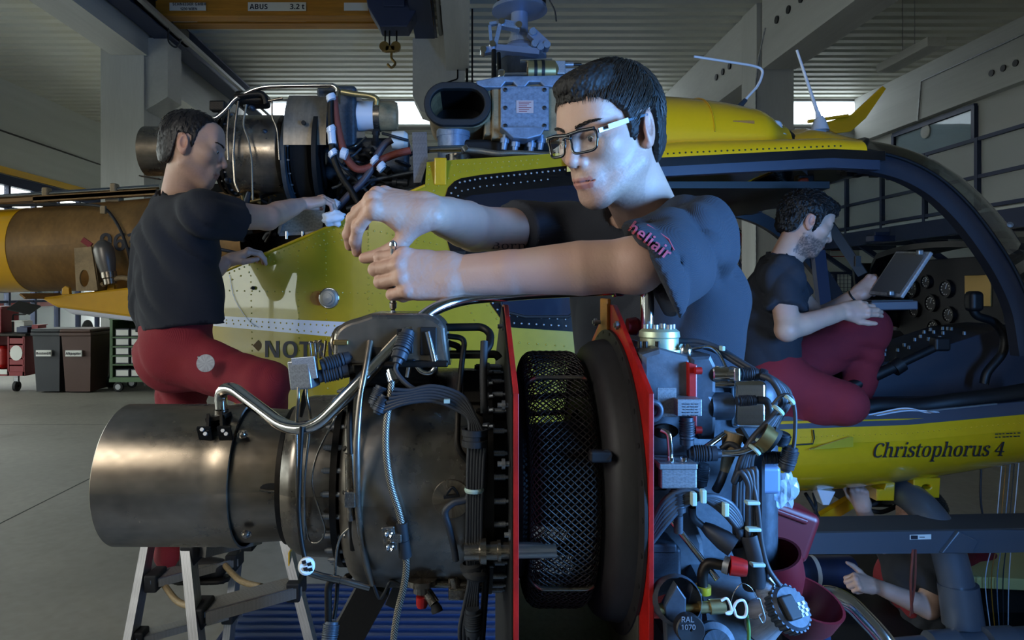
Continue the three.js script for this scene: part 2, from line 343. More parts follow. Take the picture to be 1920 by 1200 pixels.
// crane
for (const [x, lab] of [[-4.62, 'dark blue crane rail girder above the man on the ladder'], [-0.62, 'dark blue crane rail girder beside the hoist']]) {
  const r = thing('crane_rail', lab, 'rail', 'crane rails');
  obj('flange', [B(x, 5.32, -6, 0.3, 0.025, 18)], M.navy, r); obj('flange', [B(x, 5.66, -6, 0.3, 0.025, 18)], M.navy, r);
  obj('web', [B(x, 5.49, -6, 0.02, 0.32, 18)], M.navy, r);
  obj('conductor', [rod(V(x + 0.24, 5.36, 2), V(x + 0.24, 5.36, -15.3), 0.03), bar(V(x + 0.33, 5.3, 2), V(x + 0.33, 5.3, -15.3), 0.07, 0.05)], M.alu, r);
}
{
  const c = thing('bridge_crane', 'ochre yellow bridge crane girders with white capacity signs under the roof', 'crane');
  const gA = obj('girder', [B(-2.6, 5.57, -10, 4.2, 0.27, 0.22)], M.crane, c);
  obj('girder', [B(-2.6, 5.63, -10.6, 4.2, 0.15, 0.22)], M.crane, c);
  obj('end_carriage', [B(-4.6, 5.55, -10.3, 0.22, 0.3, 1.6, 0.02)], M.darkmetal, c); obj('end_carriage', [B(-0.62, 5.55, -10.3, 0.22, 0.3, 1.6, 0.02)], M.darkmetal, c);
  const sign = (px0, px1, y, h, z, s, th) => {
    const x0 = (px0 - VX) / FOC * -z, x1 = (px1 - VX) / FOC * -z;
    const o = obj('sign', [B((x0 + x1) / 2, y, z, x1 - x0, h, 0.008)], M.signwhite, c);
    for (const [str, f] of s) { const t = text(str, th, 0.004); obj('lettering', [t.translate(x0 + (x1 - x0) * f, y - th / 2, z + 0.003)], M.ink, o); }
  };
  sign(465, 574, 5.56, 0.125, -9.88, [['ABUS', 0.03], ['3.2 t', 0.72]], 0.075);
  sign(318, 386, 5.56, 0.115, -9.88, [], 0.04);
  { const s = c.children[c.children.length - 1]; obj('lettering', [text('SCHNEIDER GMBH', 0.04, 0.004).translate(-4.24, 5.575, -9.877), text('1230 WIEN', 0.035, 0.004).translate(-4.13, 5.51, -9.877)], M.ink, s); }
  sign(645, 690, 5.56, 0.115, -9.88, [], 0.02);
  sign(465, 574, 5.62, 0.075, -10.485, [['ABUS', 0.05], ['3.2 t', 0.74]], 0.055);
  sign(322, 370, 5.6, 0.05, -10.485, [], 0.04);
  for (const f of [452, 590]) { const x = (f - VX) / FOC * 10.485; obj('hook_emblem', [tube([V(x - 0.06, 5.6, -10.48), V(x - 0.09, 5.62, -10.48), V(x - 0.04, 5.65, -10.48), V(x + 0.03, 5.64, -10.48), V(x + 0.1, 5.61, -10.48)], 0.012)], M.ink, c); }
  const h = thing('chain_hoist', 'dark blue crane hoist with a hanging orange hook', 'hoist');
  const hx = (735 - VX) / FOC * 9.6;
  obj('body', [extr([[-0.36, 0.3], [0.36, 0.3], [0.34, -0.1], [0.22, -0.32], [-0.14, -0.32], [-0.3, -0.05]], 0.34, 0.015).translate(hx, 5.42, -9.75)], M.navy, h);
  obj('motor', [rod(V(hx - 0.1, 5.3, -9.5), V(hx + 0.3, 5.3, -9.5), 0.1), B(hx + 0.05, 5.45, -9.42, 0.3, 0.2, 0.12, 0.01)], M.navy, h);
  obj('sign', [B(hx - 0.02, 5.6, -9.39, 0.29, 0.075, 0.006)], M.signwhite, h);
  obj('lettering', [text('ABUS 3.2t', 0.04, 0.004).translate(hx - 0.15, 5.58, -9.386)], M.ink, h);
  for (const s of [-0.09, -0.03, 0.07]) obj('chain', [rod(V(hx + s, 5.12, -9.55), V(hx + s, 4.82, -9.55), 0.012)], M.darkmetal, h);
  const hb = obj('hook_block', [rod(V(hx - 0.1, 4.86, -9.58), V(hx - 0.1, 4.86, -9.52), 0.07), rod(V(hx + 0.06, 4.86, -9.58), V(hx + 0.06, 4.86, -9.52), 0.07), B(hx - 0.02, 4.83, -9.55, 0.16, 0.1, 0.06, 0.02)], M.brass, h);
  obj('hook', [tube([V(hx, 4.8, -9.55), V(hx, 4.7, -9.55), V(hx + 0.05, 4.63, -9.55), V(hx, 4.57, -9.55), V(hx - 0.06, 4.62, -9.55)], 0.018)], M.brass, hb);
  const rl = thing('pendant_cord', 'looped black cable hanging beside the crane rail', 'cable');
  obj('loop', [tube([V(-4.35, 5.3, -10), V(-4.3, 5.05, -9.9), V(-4.2, 4.98, -9.9), V(-4.12, 5.1, -9.9)], 0.012)], M.cable, rl);
}
{ // hanging lamp
  const p = P(1705, 105, 10.2), l = thing('hanging_light', 'white box light hanging from two thin rods under the roof', 'ceiling light');
  obj('housing', [B(p.x, p.y, p.z, 0.27, 0.13, 1.2, 0.01)], M.white, l);
  obj('suspension', [rod(V(p.x - 0.1, p.y, p.z), V(p.x - 0.1, 5.8, p.z), 0.004), rod(V(p.x + 0.08, p.y, p.z), V(p.x + 0.08, 5.8, p.z), 0.004)], M.alu, l);
  tag(obj('smoke_detector', [latheY([[0, 0], [0, 0.05], [0.06, 0.07], [0.06, 0]], P(1146, 8, 9).x, 5.74, -9)], M.white), 'small round smoke detector on the ribbed roof', 'detector');
}
{ // mezzanine
  const m = thing('mezzanine', 'steel mezzanine deck on dark blue beams behind the cockpit', 'mezzanine');
  const x = 7.2, z0 = -7.4, z1 = -15.3, y = 2.5;
  obj('deck', [B(8.0, y + 0.04, (z0 + z1) / 2, 1.64, 0.06, z0 - z1)], M.siding, m);
  obj('edge_beam', [B(x, y - 0.1, (z0 + z1) / 2, 0.12, 0.26, z0 - z1)], M.navy, m);
  for (let z = z0 - 0.6; z > z1; z -= 1.5) { obj('cross_beam', [B(8.0, y - 0.12, z, 1.6, 0.2, 0.1)], M.navy, m); obj('brace', [bar(V(x, y - 0.2, z), V(8.78, 1.2, z), 0.08, 0.08)], M.navy, m); }
  const rl = thing('railing', 'dark blue tube railing with milky sheets along the mezzanine', 'railing');
  for (const h of [0.12, 0.55, 1.08]) obj('rail', [bar(V(x, y + h, z0), V(x, y + h, z1), 0.05, 0.05)], M.navy, rl);
  const sheet = pmat('#c9cdcc', 0.5, 0, { transmission: 0.5, thickness: 0 });
  for (let z = z0; z > z1; z -= 1.1) { obj('post', [B(x, y + 0.55, z, 0.06, 1.1, 0.06)], M.navy, rl); if (z - 1.1 > z1) obj('sheet', [B(x + 0.03, y + 0.6, z - 0.55, 0.004, 0.92, 1.0)], sheet, rl); }
}
{ // stairs, extinguisher, cage, cupboards seen through the cabin
  const s = thing('staircase', 'steel stairs with open treads seen through the cabin', 'stairs');
  for (let k = 0; k < 9; k++) { const p = P(1390, 560 - k * 12, 13 + k * 0.1); obj('tread', [B(p.x, p.y, p.z, 0.7, 0.05, 0.26)], M.alu, s); }
  const a = P(1372, 575, 13), b = P(1372, 450, 14);
  obj('support', [B(a.x + 0.02, a.y / 2, a.z, 0.06, a.y, 0.06)], M.navy, s); obj('support', [B(a.x + 0.72, a.y / 2, a.z, 0.06, a.y, 0.06)], M.navy, s); obj('stringer', [bar(a, b, 0.06, 0.2), bar(a.clone().add(V(0.75, 0, 0)), b.clone().add(V(0.75, 0, 0)), 0.06, 0.2)], M.navy, s);
  obj('handrail', [rod(P(1405, 540, 12.9), P(1378, 470, 12.9), 0.025), rod(P(1405, 540, 12.9), P(1405, 575, 12.9), 0.025)], M.navy, s);
  const f = thing('fire_extinguisher', 'red fire extinguisher on the white wall behind the cabin', 'extinguisher'), c = P(1383, 447, 15.47);
  obj('bottle', [latheY([[-0.2, 0], [-0.2, 0.08], [0.1, 0.085], [0.15, 0.05], [0.17, 0.02], [0.17, 0]], c.x, c.y, c.z)], M.red, f);
  obj('bracket', [B(c.x, c.y, -15.56, 0.12, 0.3, 0.06)], M.darkmetal, f); obj('valve', [B(c.x, c.y + 0.2, c.z, 0.09, 0.06, 0.05)], M.black, f); obj('hose', [tube([V(c.x, c.y + 0.2, c.z + 0.03), V(c.x + 0.12, c.y + 0.12, c.z + 0.04), V(c.x + 0.11, c.y - 0.1, c.z + 0.05)], 0.013)], M.black, f);
  const g = thing('wire_cage', 'low dark blue wire mesh cage by the back wall', 'cage');
  const g0 = P(1532, 512, 12.5), g1 = P(1600, 575, 12.5);
  obj('frame', [B((g0.x + g1.x) / 2, g0.y, g0.z, g1.x - g0.x, 0.05, 0.05), B(g0.x, (g0.y + g1.y) / 2, g0.z, 0.05, g0.y - g1.y, 0.05), B(g1.x, (g0.y + g1.y) / 2, g0.z, 0.05, g0.y - g1.y, 0.05), B((g0.x + g1.x) / 2, (g0.y + g1.y) / 2, g0.z, 0.05, g0.y - g1.y, 0.05), B((g0.x + g1.x) / 2, g1.y / 2, g0.z, g1.x - g0.x, g1.y, 0.05)], M.navy, g);
  const ws = []; for (let x = g0.x; x < g1.x; x += 0.07) ws.push(B(x, (g0.y + g1.y) / 2, g0.z, 0.008, g0.y - g1.y, 0.008)); for (let y = g1.y; y < g0.y; y += 0.07) ws.push(B((g0.x + g1.x) / 2, y, g0.z, g1.x - g0.x, 0.008, 0.008));
  obj('mesh', ws, M.navy, g);
  const d = struct('door_1', [B(5.2, 1.05, HZ0 + 0.03, 0.95, 2.1, 0.06)], M.siding);
  obj('door_handle', [B(5.55, 1.05, HZ0 + 0.09, 0.14, 0.03, 0.04)], M.alu, d);
  const sg = thing('wall_sign', 'small red and white notice on the wall behind the cabin', 'sign'), q = P(1572, 474, 15.4);
  obj('board', [B(q.x, q.y, q.z, 0.36, 0.22, 0.02)], M.paper, sg); obj('band', [B(q.x, q.y + 0.07, q.z + 0.012, 0.36, 0.05, 0.006), B(q.x, q.y - 0.08, q.z + 0.012, 0.36, 0.02, 0.006)], M.red, sg);
  const k = (lab, px, py, w, h, d2, m, nm, cat, m2) => { const p = P(px, py, d2), t = thing(nm, lab, cat); obj('body', [B(p.x, p.y, p.z, w, h, 0.4, 0.015)], m, t); obj('lid', [B(p.x, p.y + h / 2 + 0.02, p.z, w + 0.02, 0.04, 0.42, 0.01)], m2 || m, t); for (const s2 of [-1, 1]) obj('latch', [B(p.x + s2 * w * 0.3, p.y + h * 0.36, p.z + 0.21, 0.05, 0.07, 0.02)], M.alu, t); obj('stand', [B(p.x, (p.y - h / 2) / 2, p.z, w * 0.9, p.y - h / 2, 0.36)], M.cabin, t); };
  k('red tool case standing behind the centre console of the cockpit', 1692, 592, 0.42, 0.26, 8.5, M.red, 'tool_case', 'case');
  k('red case with a dark front behind the standing man', 1382, 640, 0.3, 0.3, 7.2, M.darkred, 'equipment_case', 'case', M.red);
  k('grey green crate under the instrument panel', 1768, 618, 0.5, 0.5, 9.5, M.green, 'storage_crate', 'crate');
}
{ // behind the tail boom: tool cart, bins, rack
  const cart = thing('tool_cart', 'red workshop tool cart cut by the photo edge beside the wheelie bins', 'tool cart');
  const d = 10.1, q = (px, py, dd = d) => P(px, py, dd), w = q(72, 630), x1 = w.x, x0 = x1 - 1.1, yt = q(80, 628).y, yb = q(40, 700).y;
  obj('body', [B((x0 + x1) / 2, (yt + yb) / 2, -d - 0.3, x1 - x0, yt - yb, 0.02), B(x1 - 0.02, (yt + yb) / 2, -d, 0.03, yt - yb, 0.62), B(x0, (yt + yb) / 2, -d, 0.03, yt - yb, 0.62), B((x0 + x1) / 2, yb + 0.03, -d, x1 - x0, 0.06, 0.62), B(x1 - 0.24, (yt + yb) / 2, -d, 0.02, yt - yb, 0.62)], M.darkred, cart);
  for (let k = 0; k < 5; k++) obj('drawer', [B(x1 - 0.12, yb + 0.1 + k * 0.1, -d + 0.3, 0.2, 0.085, 0.03, 0.006)], M.darkred, cart);
  obj('worktop', [B((x0 + x1) / 2, yt + 0.02, -d, x1 - x0 + 0.06, 0.04, 0.68, 0.01)], M.darkmetal, cart);
  obj('bag', [B(x1 - 0.55, yb + 0.25, -d + 0.05, 0.4, 0.34, 0.3, 0.08)], M.red, cart);
  obj('sticker', [B(x1 - 0.34 + 0.22, yb + 0.27, -d + 0.32, 0.002, 0.002, 0.002), extr(circ(0, 0, 0.09, 16, 0.11), 0.003).translate(x1 - 0.12, yb + 0.33, -d + 0.316)], M.paper, cart);
  obj('plate', [B(x1 - 0.42, yb + 0.06, -d + 0.315, 0.34, 0.07, 0.006)], M.paper, cart);
  for (const [x, z] of [[x1 - 0.15, 0.26], [x1 - 0.12, -0.26], [x0 + 0.12, 0.26], [x0 + 0.12, -0.26]]) { const cw = obj('caster', [lathe([[-0.025, 0.02], [-0.025, 0.06], [-0.02, 0.075], [0.02, 0.075], [0.025, 0.06], [0.025, 0.02]], V(x, 0.075, -d + z), V(1, 0, 0), 20)], M.rubber, cart); obj('fork', [B(x, 0.5 * yb + 0.07, -d + z, 0.06, yb - 0.13, 0.04)], M.alu, cw); }
  const bx = thing('red_toolbox', 'tall red toolbox on the tool cart at the photo edge', 'toolbox'), c = q(0, 604);
  obj('body', [B(c.x - 0.02, yt + 0.22, -d - 0.05, 0.28, 0.36, 0.4, 0.01)], M.darkred, bx); obj('lid', [B(c.x - 0.02, yt + 0.41, -d - 0.05, 0.3, 0.03, 0.42)], M.darkred, bx);
  const cl = (px, w2, h2, m, lab) => { const p = q(px, 0), t = thing('parts_box', lab, 'box'); obj('body', [B(p.x, yt + 0.045 + h2 / 2, -d + rr(-0.1, 0.1), w2, h2, 0.2, 0.008)], m, t); obj('lid', [B(p.x, yt + 0.05 + h2, -d, w2 + 0.01, 0.012, 0.2)], m, t); };
  cl(40, 0.15, 0.16, M.paper, 'white box on the tool cart under the tilted reading board'); cl(56, 0.16, 0.08, M.navy, 'dark blue parts box on the tool cart'); cl(75, 0.1, 0.1, M.darkred, 'small dark red box at the end of the tool cart');
  const bd = thing('reading_board', 'dark tilted board on a bent arm above the tool cart', 'board'), b0 = q(45, 577);
  obj('board', [rotB(b0, 0.34, 0.02, 0.26, V(1, -0.22, 0), V(0.2, 1, 0.5))], M.black, bd);
  obj('arm', [pipe([q(50, 580), q(50, 589), q(24, 590), V(q(24, 0).x, yt + 0.04, -d)], 0.012)], M.black, bd);
  for (const [px0, px1, col, lab, s] of [[79, 134, '#2b2e33', 'dark grey wheelie bin with a white label', 'Restmüll'], [133, 192, '#4a3128', 'brown wheelie bin with a white label', 'Altpapier']]) {
    const D = 9.9, a = P(px0, 720, D), b = P(px1, 622, D), m = mat(col, 0.6), t = thing('wheelie_bin', lab, 'bin', 'wheelie bins by the pillar'), cx = (a.x + b.x) / 2, W = b.x - a.x, H = b.y - 0.02;
    const body = new THREE.CylinderGeometry(W * 0.6, W * 0.5, H, 4, 1).rotateY(Math.PI / 4); body.scale(1.08, 1, 1.4);
    obj('body', [body.toNonIndexed().translate(cx, H / 2 + 0.02, -D)], m, t).geometry.computeVertexNormals();
    obj('rim', [B(cx, H, -D, W * 1.0, 0.05, W * 1.3, 0.015)], m, t); obj('lid', [B(cx, H + 0.05, -D, W * 0.99, 0.05, W * 1.3, 0.024)], m, t);
    for (const s2 of [-1, 1]) obj('wheel', [place(new THREE.CylinderGeometry(0.1, 0.1, 0.05, 20), V(cx + s2 * W * 0.42, 0.1, -D - 0.3), V(1, 0, 0))], M.rubber, t);
    const fz = -D + W * 0.56;
    obj('label', [B(cx - 0.02, H * 0.68, fz + 0.03, W * 0.5, 0.085, 0.03)], M.paper, t);
    const tx = text(s, 0.035, 0.003); obj('lettering', [tx.translate(cx - 0.02 - (tx.boundingBox.max.x) / 2, H * 0.68 - 0.017, fz + 0.046)], M.ink, t);
  }
  const rk = thing('parts_rack', 'green shelf trolley of labelled drawers behind the man on the ladder', 'trolley'), D = 10.0, r0 = P(225, 0, D).x, r1 = r0 + 0.75, top = P(0, 596, D).y;
  obj('frame', [B((r0 + r1) / 2, 0.6, -D - 0.25, r1 - r0, top - 0.1, 0.02), B(r0, (top + 0.15) / 2, -D, 0.04, top - 0.15, 0.5), B(r1, (top + 0.15) / 2, -D, 0.04, top - 0.15, 0.5), B((r0 + r1) / 2, top, -D, r1 - r0 + 0.05, 0.04, 0.52), B((r0 + r1) / 2, 0.17, -D, r1 - r0 + 0.05, 0.05, 0.52)], mat('#4f6b48', 0.55), rk);
  for (const py of [621, 638, 655, 671, 695]) {
    const y = P(0, py, D).y; obj('shelf', [B((r0 + r1) / 2, y - 0.075, -D, r1 - r0, 0.02, 0.5)], mat('#4f6b48', 0.55), rk);
    for (let k = 0; k < 3; k++) { const dr = obj('drawer', [B(r0 + 0.16 + k * 0.22, y - 0.005, -D + 0.1, 0.2, 0.11, 0.3, 0.006)], M.cabin, rk); obj('label', [B(r0 + 0.16 + k * 0.22, y - 0.005, -D + 0.252, 0.17, 0.08, 0.006)], M.paper, dr); }
  }
  for (const [x, z] of [[r0 + 0.08, 0.2], [r1 - 0.08, 0.2], [r0 + 0.08, -0.2], [r1 - 0.08, -0.2]]) { const w2 = obj('caster', [lathe([[-0.02, 0.02], [-0.02, 0.055], [-0.014, 0.07], [0.014, 0.07], [0.02, 0.055], [0.02, 0.02]], V(x, 0.07, -D + z), V(0, 0, 1), 20)], M.rubber, rk); obj('hub', [rod(V(x, 0.07, -D + z - 0.022), V(x, 0.07, -D + z + 0.022), 0.04)], M.alu, w2); }
  // a van parked outside the gate
  const van = thing('parked_van', 'white van with a red stripe outside the glazed gate', 'van'), vz = -17, vx = -12.2, wm = mat('#d8dade', 0.4);
  obj('body', [extr([[-2.4, 0.35], [2.3, 0.35], [2.4, 0.9], [1.9, 1.15], [1.35, 2.0], [-2.3, 2.1], [-2.4, 1.9]], 1.9, 0.05).rotateY(Math.PI / 2).translate(vx, 0, vz)], wm, van);
  obj('stripe', [B(vx + 1.96, 1.15, vz, 0.02, 0.16, 4.0)], M.red, van); obj('side_window', [B(vx + 1.96, 1.6, vz - 0.2, 0.02, 0.5, 2.2)], M.glossblack, van);
  for (const z of [-1.5, 1.4]) obj('wheel', [lathe([[-0.1, 0.1], [-0.1, 0.3], [0.1, 0.33], [0.1, 0.2], [0.1, 0.05]], V(vx + 1.85, 0.33, vz + z), V(1, 0, 0), 24)], M.rubber, van);
}
struct('ground', [B(-40, -0.15, -10, 61, 0.1, 80), B(0, -0.15, 30, 60, 0.1, 46)], mat('#8d8d88', 0.9));
// softboxes
for (const L of LAMPS) {
  const t = thing('studio_softbox', L.name === 'warm' ? 'black studio softbox with a neutral face beside the camera' : 'black studio softbox with a bluish face beyond the gearbox', 'softbox');
  const p = V(...L.pos), a = V(...L.aim), dir = a.clone().sub(p).normalize(), c = new THREE.Color().setRGB(...L.col);
  const side = V(0, 1, 0).cross(dir).normalize(), up = dir.clone().cross(side);
  const gl = new THREE.MeshStandardMaterial({ color: 0x888888, emissive: c, emissiveIntensity: 1.2, roughness: 0.8 });
  obj('diffuser', [frame(B(0, 0, 0, L.w, L.h, 0.004), p, side, up)], gl, t);
  const hood = new THREE.CylinderGeometry(0.08, L.w * 0.72, 0.4, 4, 1, true).rotateY(Math.PI / 4); hood.scale(1, 1, L.h / L.w);
  hood.rotateX(-Math.PI / 2);
  obj('hood', [frame(hood.translate(0, 0, -0.21), p, side, up)], M.black, t);
  obj('stand', [rod(p.clone().addScaledVector(dir, -0.42), V(p.x - dir.x * 0.42, 0.02, p.z - dir.z * 0.42), 0.016)], M.black, t);
  for (let k = 0; k < 3; k++) obj('leg', [rod(V(p.x - dir.x * 0.42, 0.4, p.z - dir.z * 0.42), V(p.x - dir.x * 0.42 + 0.4 * Math.cos(k * 2.1), 0.01, p.z - dir.z * 0.42 + 0.4 * Math.sin(k * 2.1)), 0.012)], M.black, t);
  const rl = new THREE.RectAreaLight(c, L.power, L.w * 0.96, L.h * 0.96);
  rl.position.copy(p.clone().addScaledVector(dir, 0.01)); rl.lookAt(a); scene.add(rl);
}
// ---------- the helicopter: its middle plane stands 3.55 m from the viewpoint, nose to the right ----------
const HEL = thing('helicopter', 'yellow rescue helicopter with its engine cowling removed', 'helicopter');
const DC = 3.55;
function halfW(x, y) {
  let w = x < -0.2 ? mix(0.52, 0.85, smooth(-1.5, -0.2, x)) : x > 1.9 ? 0.85 - Math.pow((x - 1.9) / 2.4, 2) * 0.5 : 0.85;
  if (y > 1.75) w -= Math.pow(y - 1.75, 2) * 0.9;
  if (y < 0.92) w *= Math.sqrt(Math.max(0.06, 1 - Math.pow((0.92 - y) / 0.4, 2)));
  return w;
}
function sk(px, py, off = 0) { let d = 2.8; for (let i = 0; i < 12; i++) { const p = P(px, py, d); d = DC - halfW(p.x, p.y) - off; } return P(px, py, d); }
const polyY = (pl, x) => { for (let i = 0; i < pl.length - 1; i++) if (x <= pl[i + 1][0]) { const t = (x - pl[i][0]) / (pl[i + 1][0] - pl[i][0] || 1); return mix(pl[i][1], pl[i + 1][1], clamp(t, 0, 1)); } return pl[pl.length - 1][1]; };
function sheet(nu, nv, fn, th = 0.006, dirFn = () => V(0, 0, -1), flip = false) {   // grid of points with a thickness
  const pos = [], idx = [], uv = [];
  for (let k = 0; k < 2; k++) for (let i = 0; i <= nu; i++) for (let j = 0; j <= nv; j++) { const p = fn(i / nu, j / nv); if (k) p.addScaledVector(dirFn(p), th); pos.push(p.x, p.y, p.z); uv.push(p.x, p.y + p.z * 0.5); }
  const N = (nu + 1) * (nv + 1), id = (k, i, j) => k * N + i * (nv + 1) + j;
  for (let i = 0; i < nu; i++) for (let j = 0; j < nv; j++) { let q = [id(0, i, j), id(0, i + 1, j), id(0, i + 1, j + 1), id(0, i, j + 1)]; idx.push(q[0], q[1], q[2], q[0], q[2], q[3]); q = [id(1, i, j), id(1, i + 1, j), id(1, i + 1, j + 1), id(1, i, j + 1)]; idx.push(q[2], q[1], q[0], q[3], q[2], q[0]); }
  const g = new THREE.BufferGeometry();
  g.setAttribute('position', new THREE.Float32BufferAttribute(pos, 3)); g.setAttribute('uv', new THREE.Float32BufferAttribute(uv, 2)); g.setIndex(idx); g.computeVertexNormals();
  const rim = []; const quad = (a, b) => rim.push(a, b, N + b, a, N + b, N + a);
  for (let i = 0; i < nu; i++) { quad(id(0, i + 1, 0), id(0, i, 0)); quad(id(0, i, nv), id(0, i + 1, nv)); }
  for (let j = 0; j < nv; j++) { quad(id(0, 0, j), id(0, 0, j + 1)); quad(id(0, nu, j + 1), id(0, nu, j)); }
  const r = new THREE.BufferGeometry(); r.setAttribute('position', new THREE.Float32BufferAttribute(pos.slice(), 3)); r.setAttribute('uv', new THREE.Float32BufferAttribute(uv.slice(), 2)); r.setIndex(rim);
  const rn = r.toNonIndexed(); rn.computeVertexNormals();
  return mergeGeometries([norm(g), norm(rn)], false);
}
// a panel on the near skin between an upper and a lower edge
function skinPanel(up, lo, off = 0, nx = 60, ny = 14, th = 0.006) {
  const x0 = Math.max(up[0][0], lo[0][0]), x1 = Math.min(up[up.length - 1][0], lo[lo.length - 1][0]);
  const xs = [...new Set([...Array.from({ length: nx + 1 }, (_, i) => mix(x0, x1, i / nx)), ...up.map(p => p[0]), ...lo.map(p => p[0])])].filter(x => x >= x0 && x <= x1).sort((a, b) => a - b);
  const n = xs.length - 1;
  return sheet(n, ny, (u, v) => { const x = xs[Math.round(u * n)]; return sk(x, mix(polyY(lo, x), polyY(up, x), v), off); }, th);
}
const rivList = [];
function rivets(line, step = 11, size = 0.0042, off = 0.001) {
  for (let i = 0; i < line.length - 1; i++) {
    const [a, b] = [line[i], line[i + 1]], L = Math.hypot(b[0] - a[0], b[1] - a[1]), n = Math.max(1, Math.round(L / step));
    for (let k = 0; k < n; k++) { const p = sk(mix(a[0], b[0], k / n), mix(a[1], b[1], k / n), off); rivList.push(rivetGeo.clone().scale(size, size * 0.6, size).rotateX(Math.PI / 2).translate(p.x, p.y, p.z)); }
  }
}
function onSkin(g, px, py, wpx, off = 0.002, slope = 0) {   // lay flat lettering on the skin: its x range covers wpx pixels starting at px, py
  g.computeBoundingBox(); const bb = g.boundingBox, s = wpx / (bb.max.x - bb.min.x), p = g.attributes.position, z0 = bb.min.z;
  for (let i = 0; i < p.count; i++) { const x = px + (p.getX(i) - bb.min.x) * s, y = py - p.getY(i) * s + slope * (x - px), o = off + (p.getZ(i) > z0 + 1e-6 ? 0.0012 : 0), q = sk(x, y, o); p.setXYZ(i, q.x, q.y, q.z); }
  g.computeVertexNormals(); return g;
}
// rear side panel
const upA = [[395, 522], [418, 509], [560, 449], [700, 390], [790, 351], [797, 348], [800, 304], [860, 299], [1023, 289], [1240, 272]];
const loA = [[395, 700], [450, 770], [600, 850], [900, 915], [1240, 935]];
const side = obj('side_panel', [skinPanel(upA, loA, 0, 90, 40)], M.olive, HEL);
obj('panel_edge', [sweep(upA.slice(0, 6).map(([x, y]) => sk(x, y, 0.002)), 0.007, 6)], M.yellow, side);
obj('stripe', [skinPanel([[400, 592], [653, 604], [700, 606]], [[400, 611], [653, 634], [700, 638]], 0.0015, 20, 3, 0.001)], M.stripe, side);
obj('lettering', [onSkin(text('NOTRUF', 0.1, 0.001), 497, 670, 168, 0.002, 0.02)], M.ink, side);
const blk = obj('window_surround', [skinPanel([[833, 374], [840, 352], [852, 340], [865, 334], [900, 328], [1060, 311], [1240, 296]], [[833, 376], [838, 450], [850, 490], [910, 556], [945, 606], [960, 614], [1078, 622], [1240, 628]], 0.004, 60, 14, 0.003)], M.glossblack, HEL);
obj('side_window', [skinPanel([[870, 372], [885, 366], [1060, 348], [1230, 335]], [[870, 374], [885, 470], [930, 520], [1230, 520]], 0.008, 30, 8, 0.002)], pmat('#181c26', 0.08, 0, { clearcoat: 1, clearcoatRoughness: 0.02 }), blk);
obj('lower_window', [skinPanel([[938, 552], [950, 540], [1060, 540], [1075, 552]], [[938, 556], [948, 582], [985, 592], [1075, 592]], 0.009, 20, 6, 0.002)], pmat('#262d3a', 0.08, 0, { clearcoat: 1, clearcoatRoughness: 0.02 }), blk);
obj('window_gasket', [sweep([[938, 556], [942, 545], [952, 539], [1060, 539], [1074, 545], [1077, 560], [1076, 585], [1066, 594], [985, 594], [950, 585], [940, 570], [938, 556]].map(([x, y]) => sk(x, y, 0.01)), 0.006, 6)], M.rubber, blk);
rivets([[838, 372], [862, 342], [900, 335], [1060, 318], [1200, 306]], 11, 0.005, 0.007); rivets([[845, 385], [866, 358], [900, 350], [1040, 335]], 13, 0.004, 0.007); rivets([[915, 556], [950, 605], [1075, 612]], 14, 0.005, 0.007); rivets([[930, 556], [955, 592], [1075, 600]], 16, 0.004, 0.007);
obj('window_rivets', rivList.splice(0), M.alu, blk).userData.kind = 'stuff';
rivets([[430, 512], [560, 458], [700, 399], [795, 358]], 10); rivets([[436, 524], [560, 470], [700, 411], [790, 372]], 16);
rivets([[805, 312], [900, 306], [1020, 298]], 11); rivets([[803, 345], [806, 310]], 10); rivets([[806, 365], [830, 340], [862, 322], [1020, 304]], 13); rivets([[812, 358], [812, 380], [800, 410]], 10);
for (const x of [470, 558, 610, 690, 780]) rivets([[x, polyY(upA, x) + 30], [x + 4, 740]], 12, 0.0038);
rivets([[430, 545], [840, 552]], 14, 0.0038); rivets([[425, 600], [650, 612]], 11); rivets([[425, 606], [650, 628]], 13); rivets([[690, 430], [830, 460]], 12); rivets([[690, 440], [690, 560], [740, 640]], 14); rivets([[560, 470], [640, 450], [690, 440]], 14); rivets([[860, 505], [905, 560], [940, 610]], 14); rivets([[850, 520], [890, 600], [940, 640], [1075, 650]], 16);
obj('rivets', rivList.splice(0), M.olive, side).userData.kind = 'stuff';
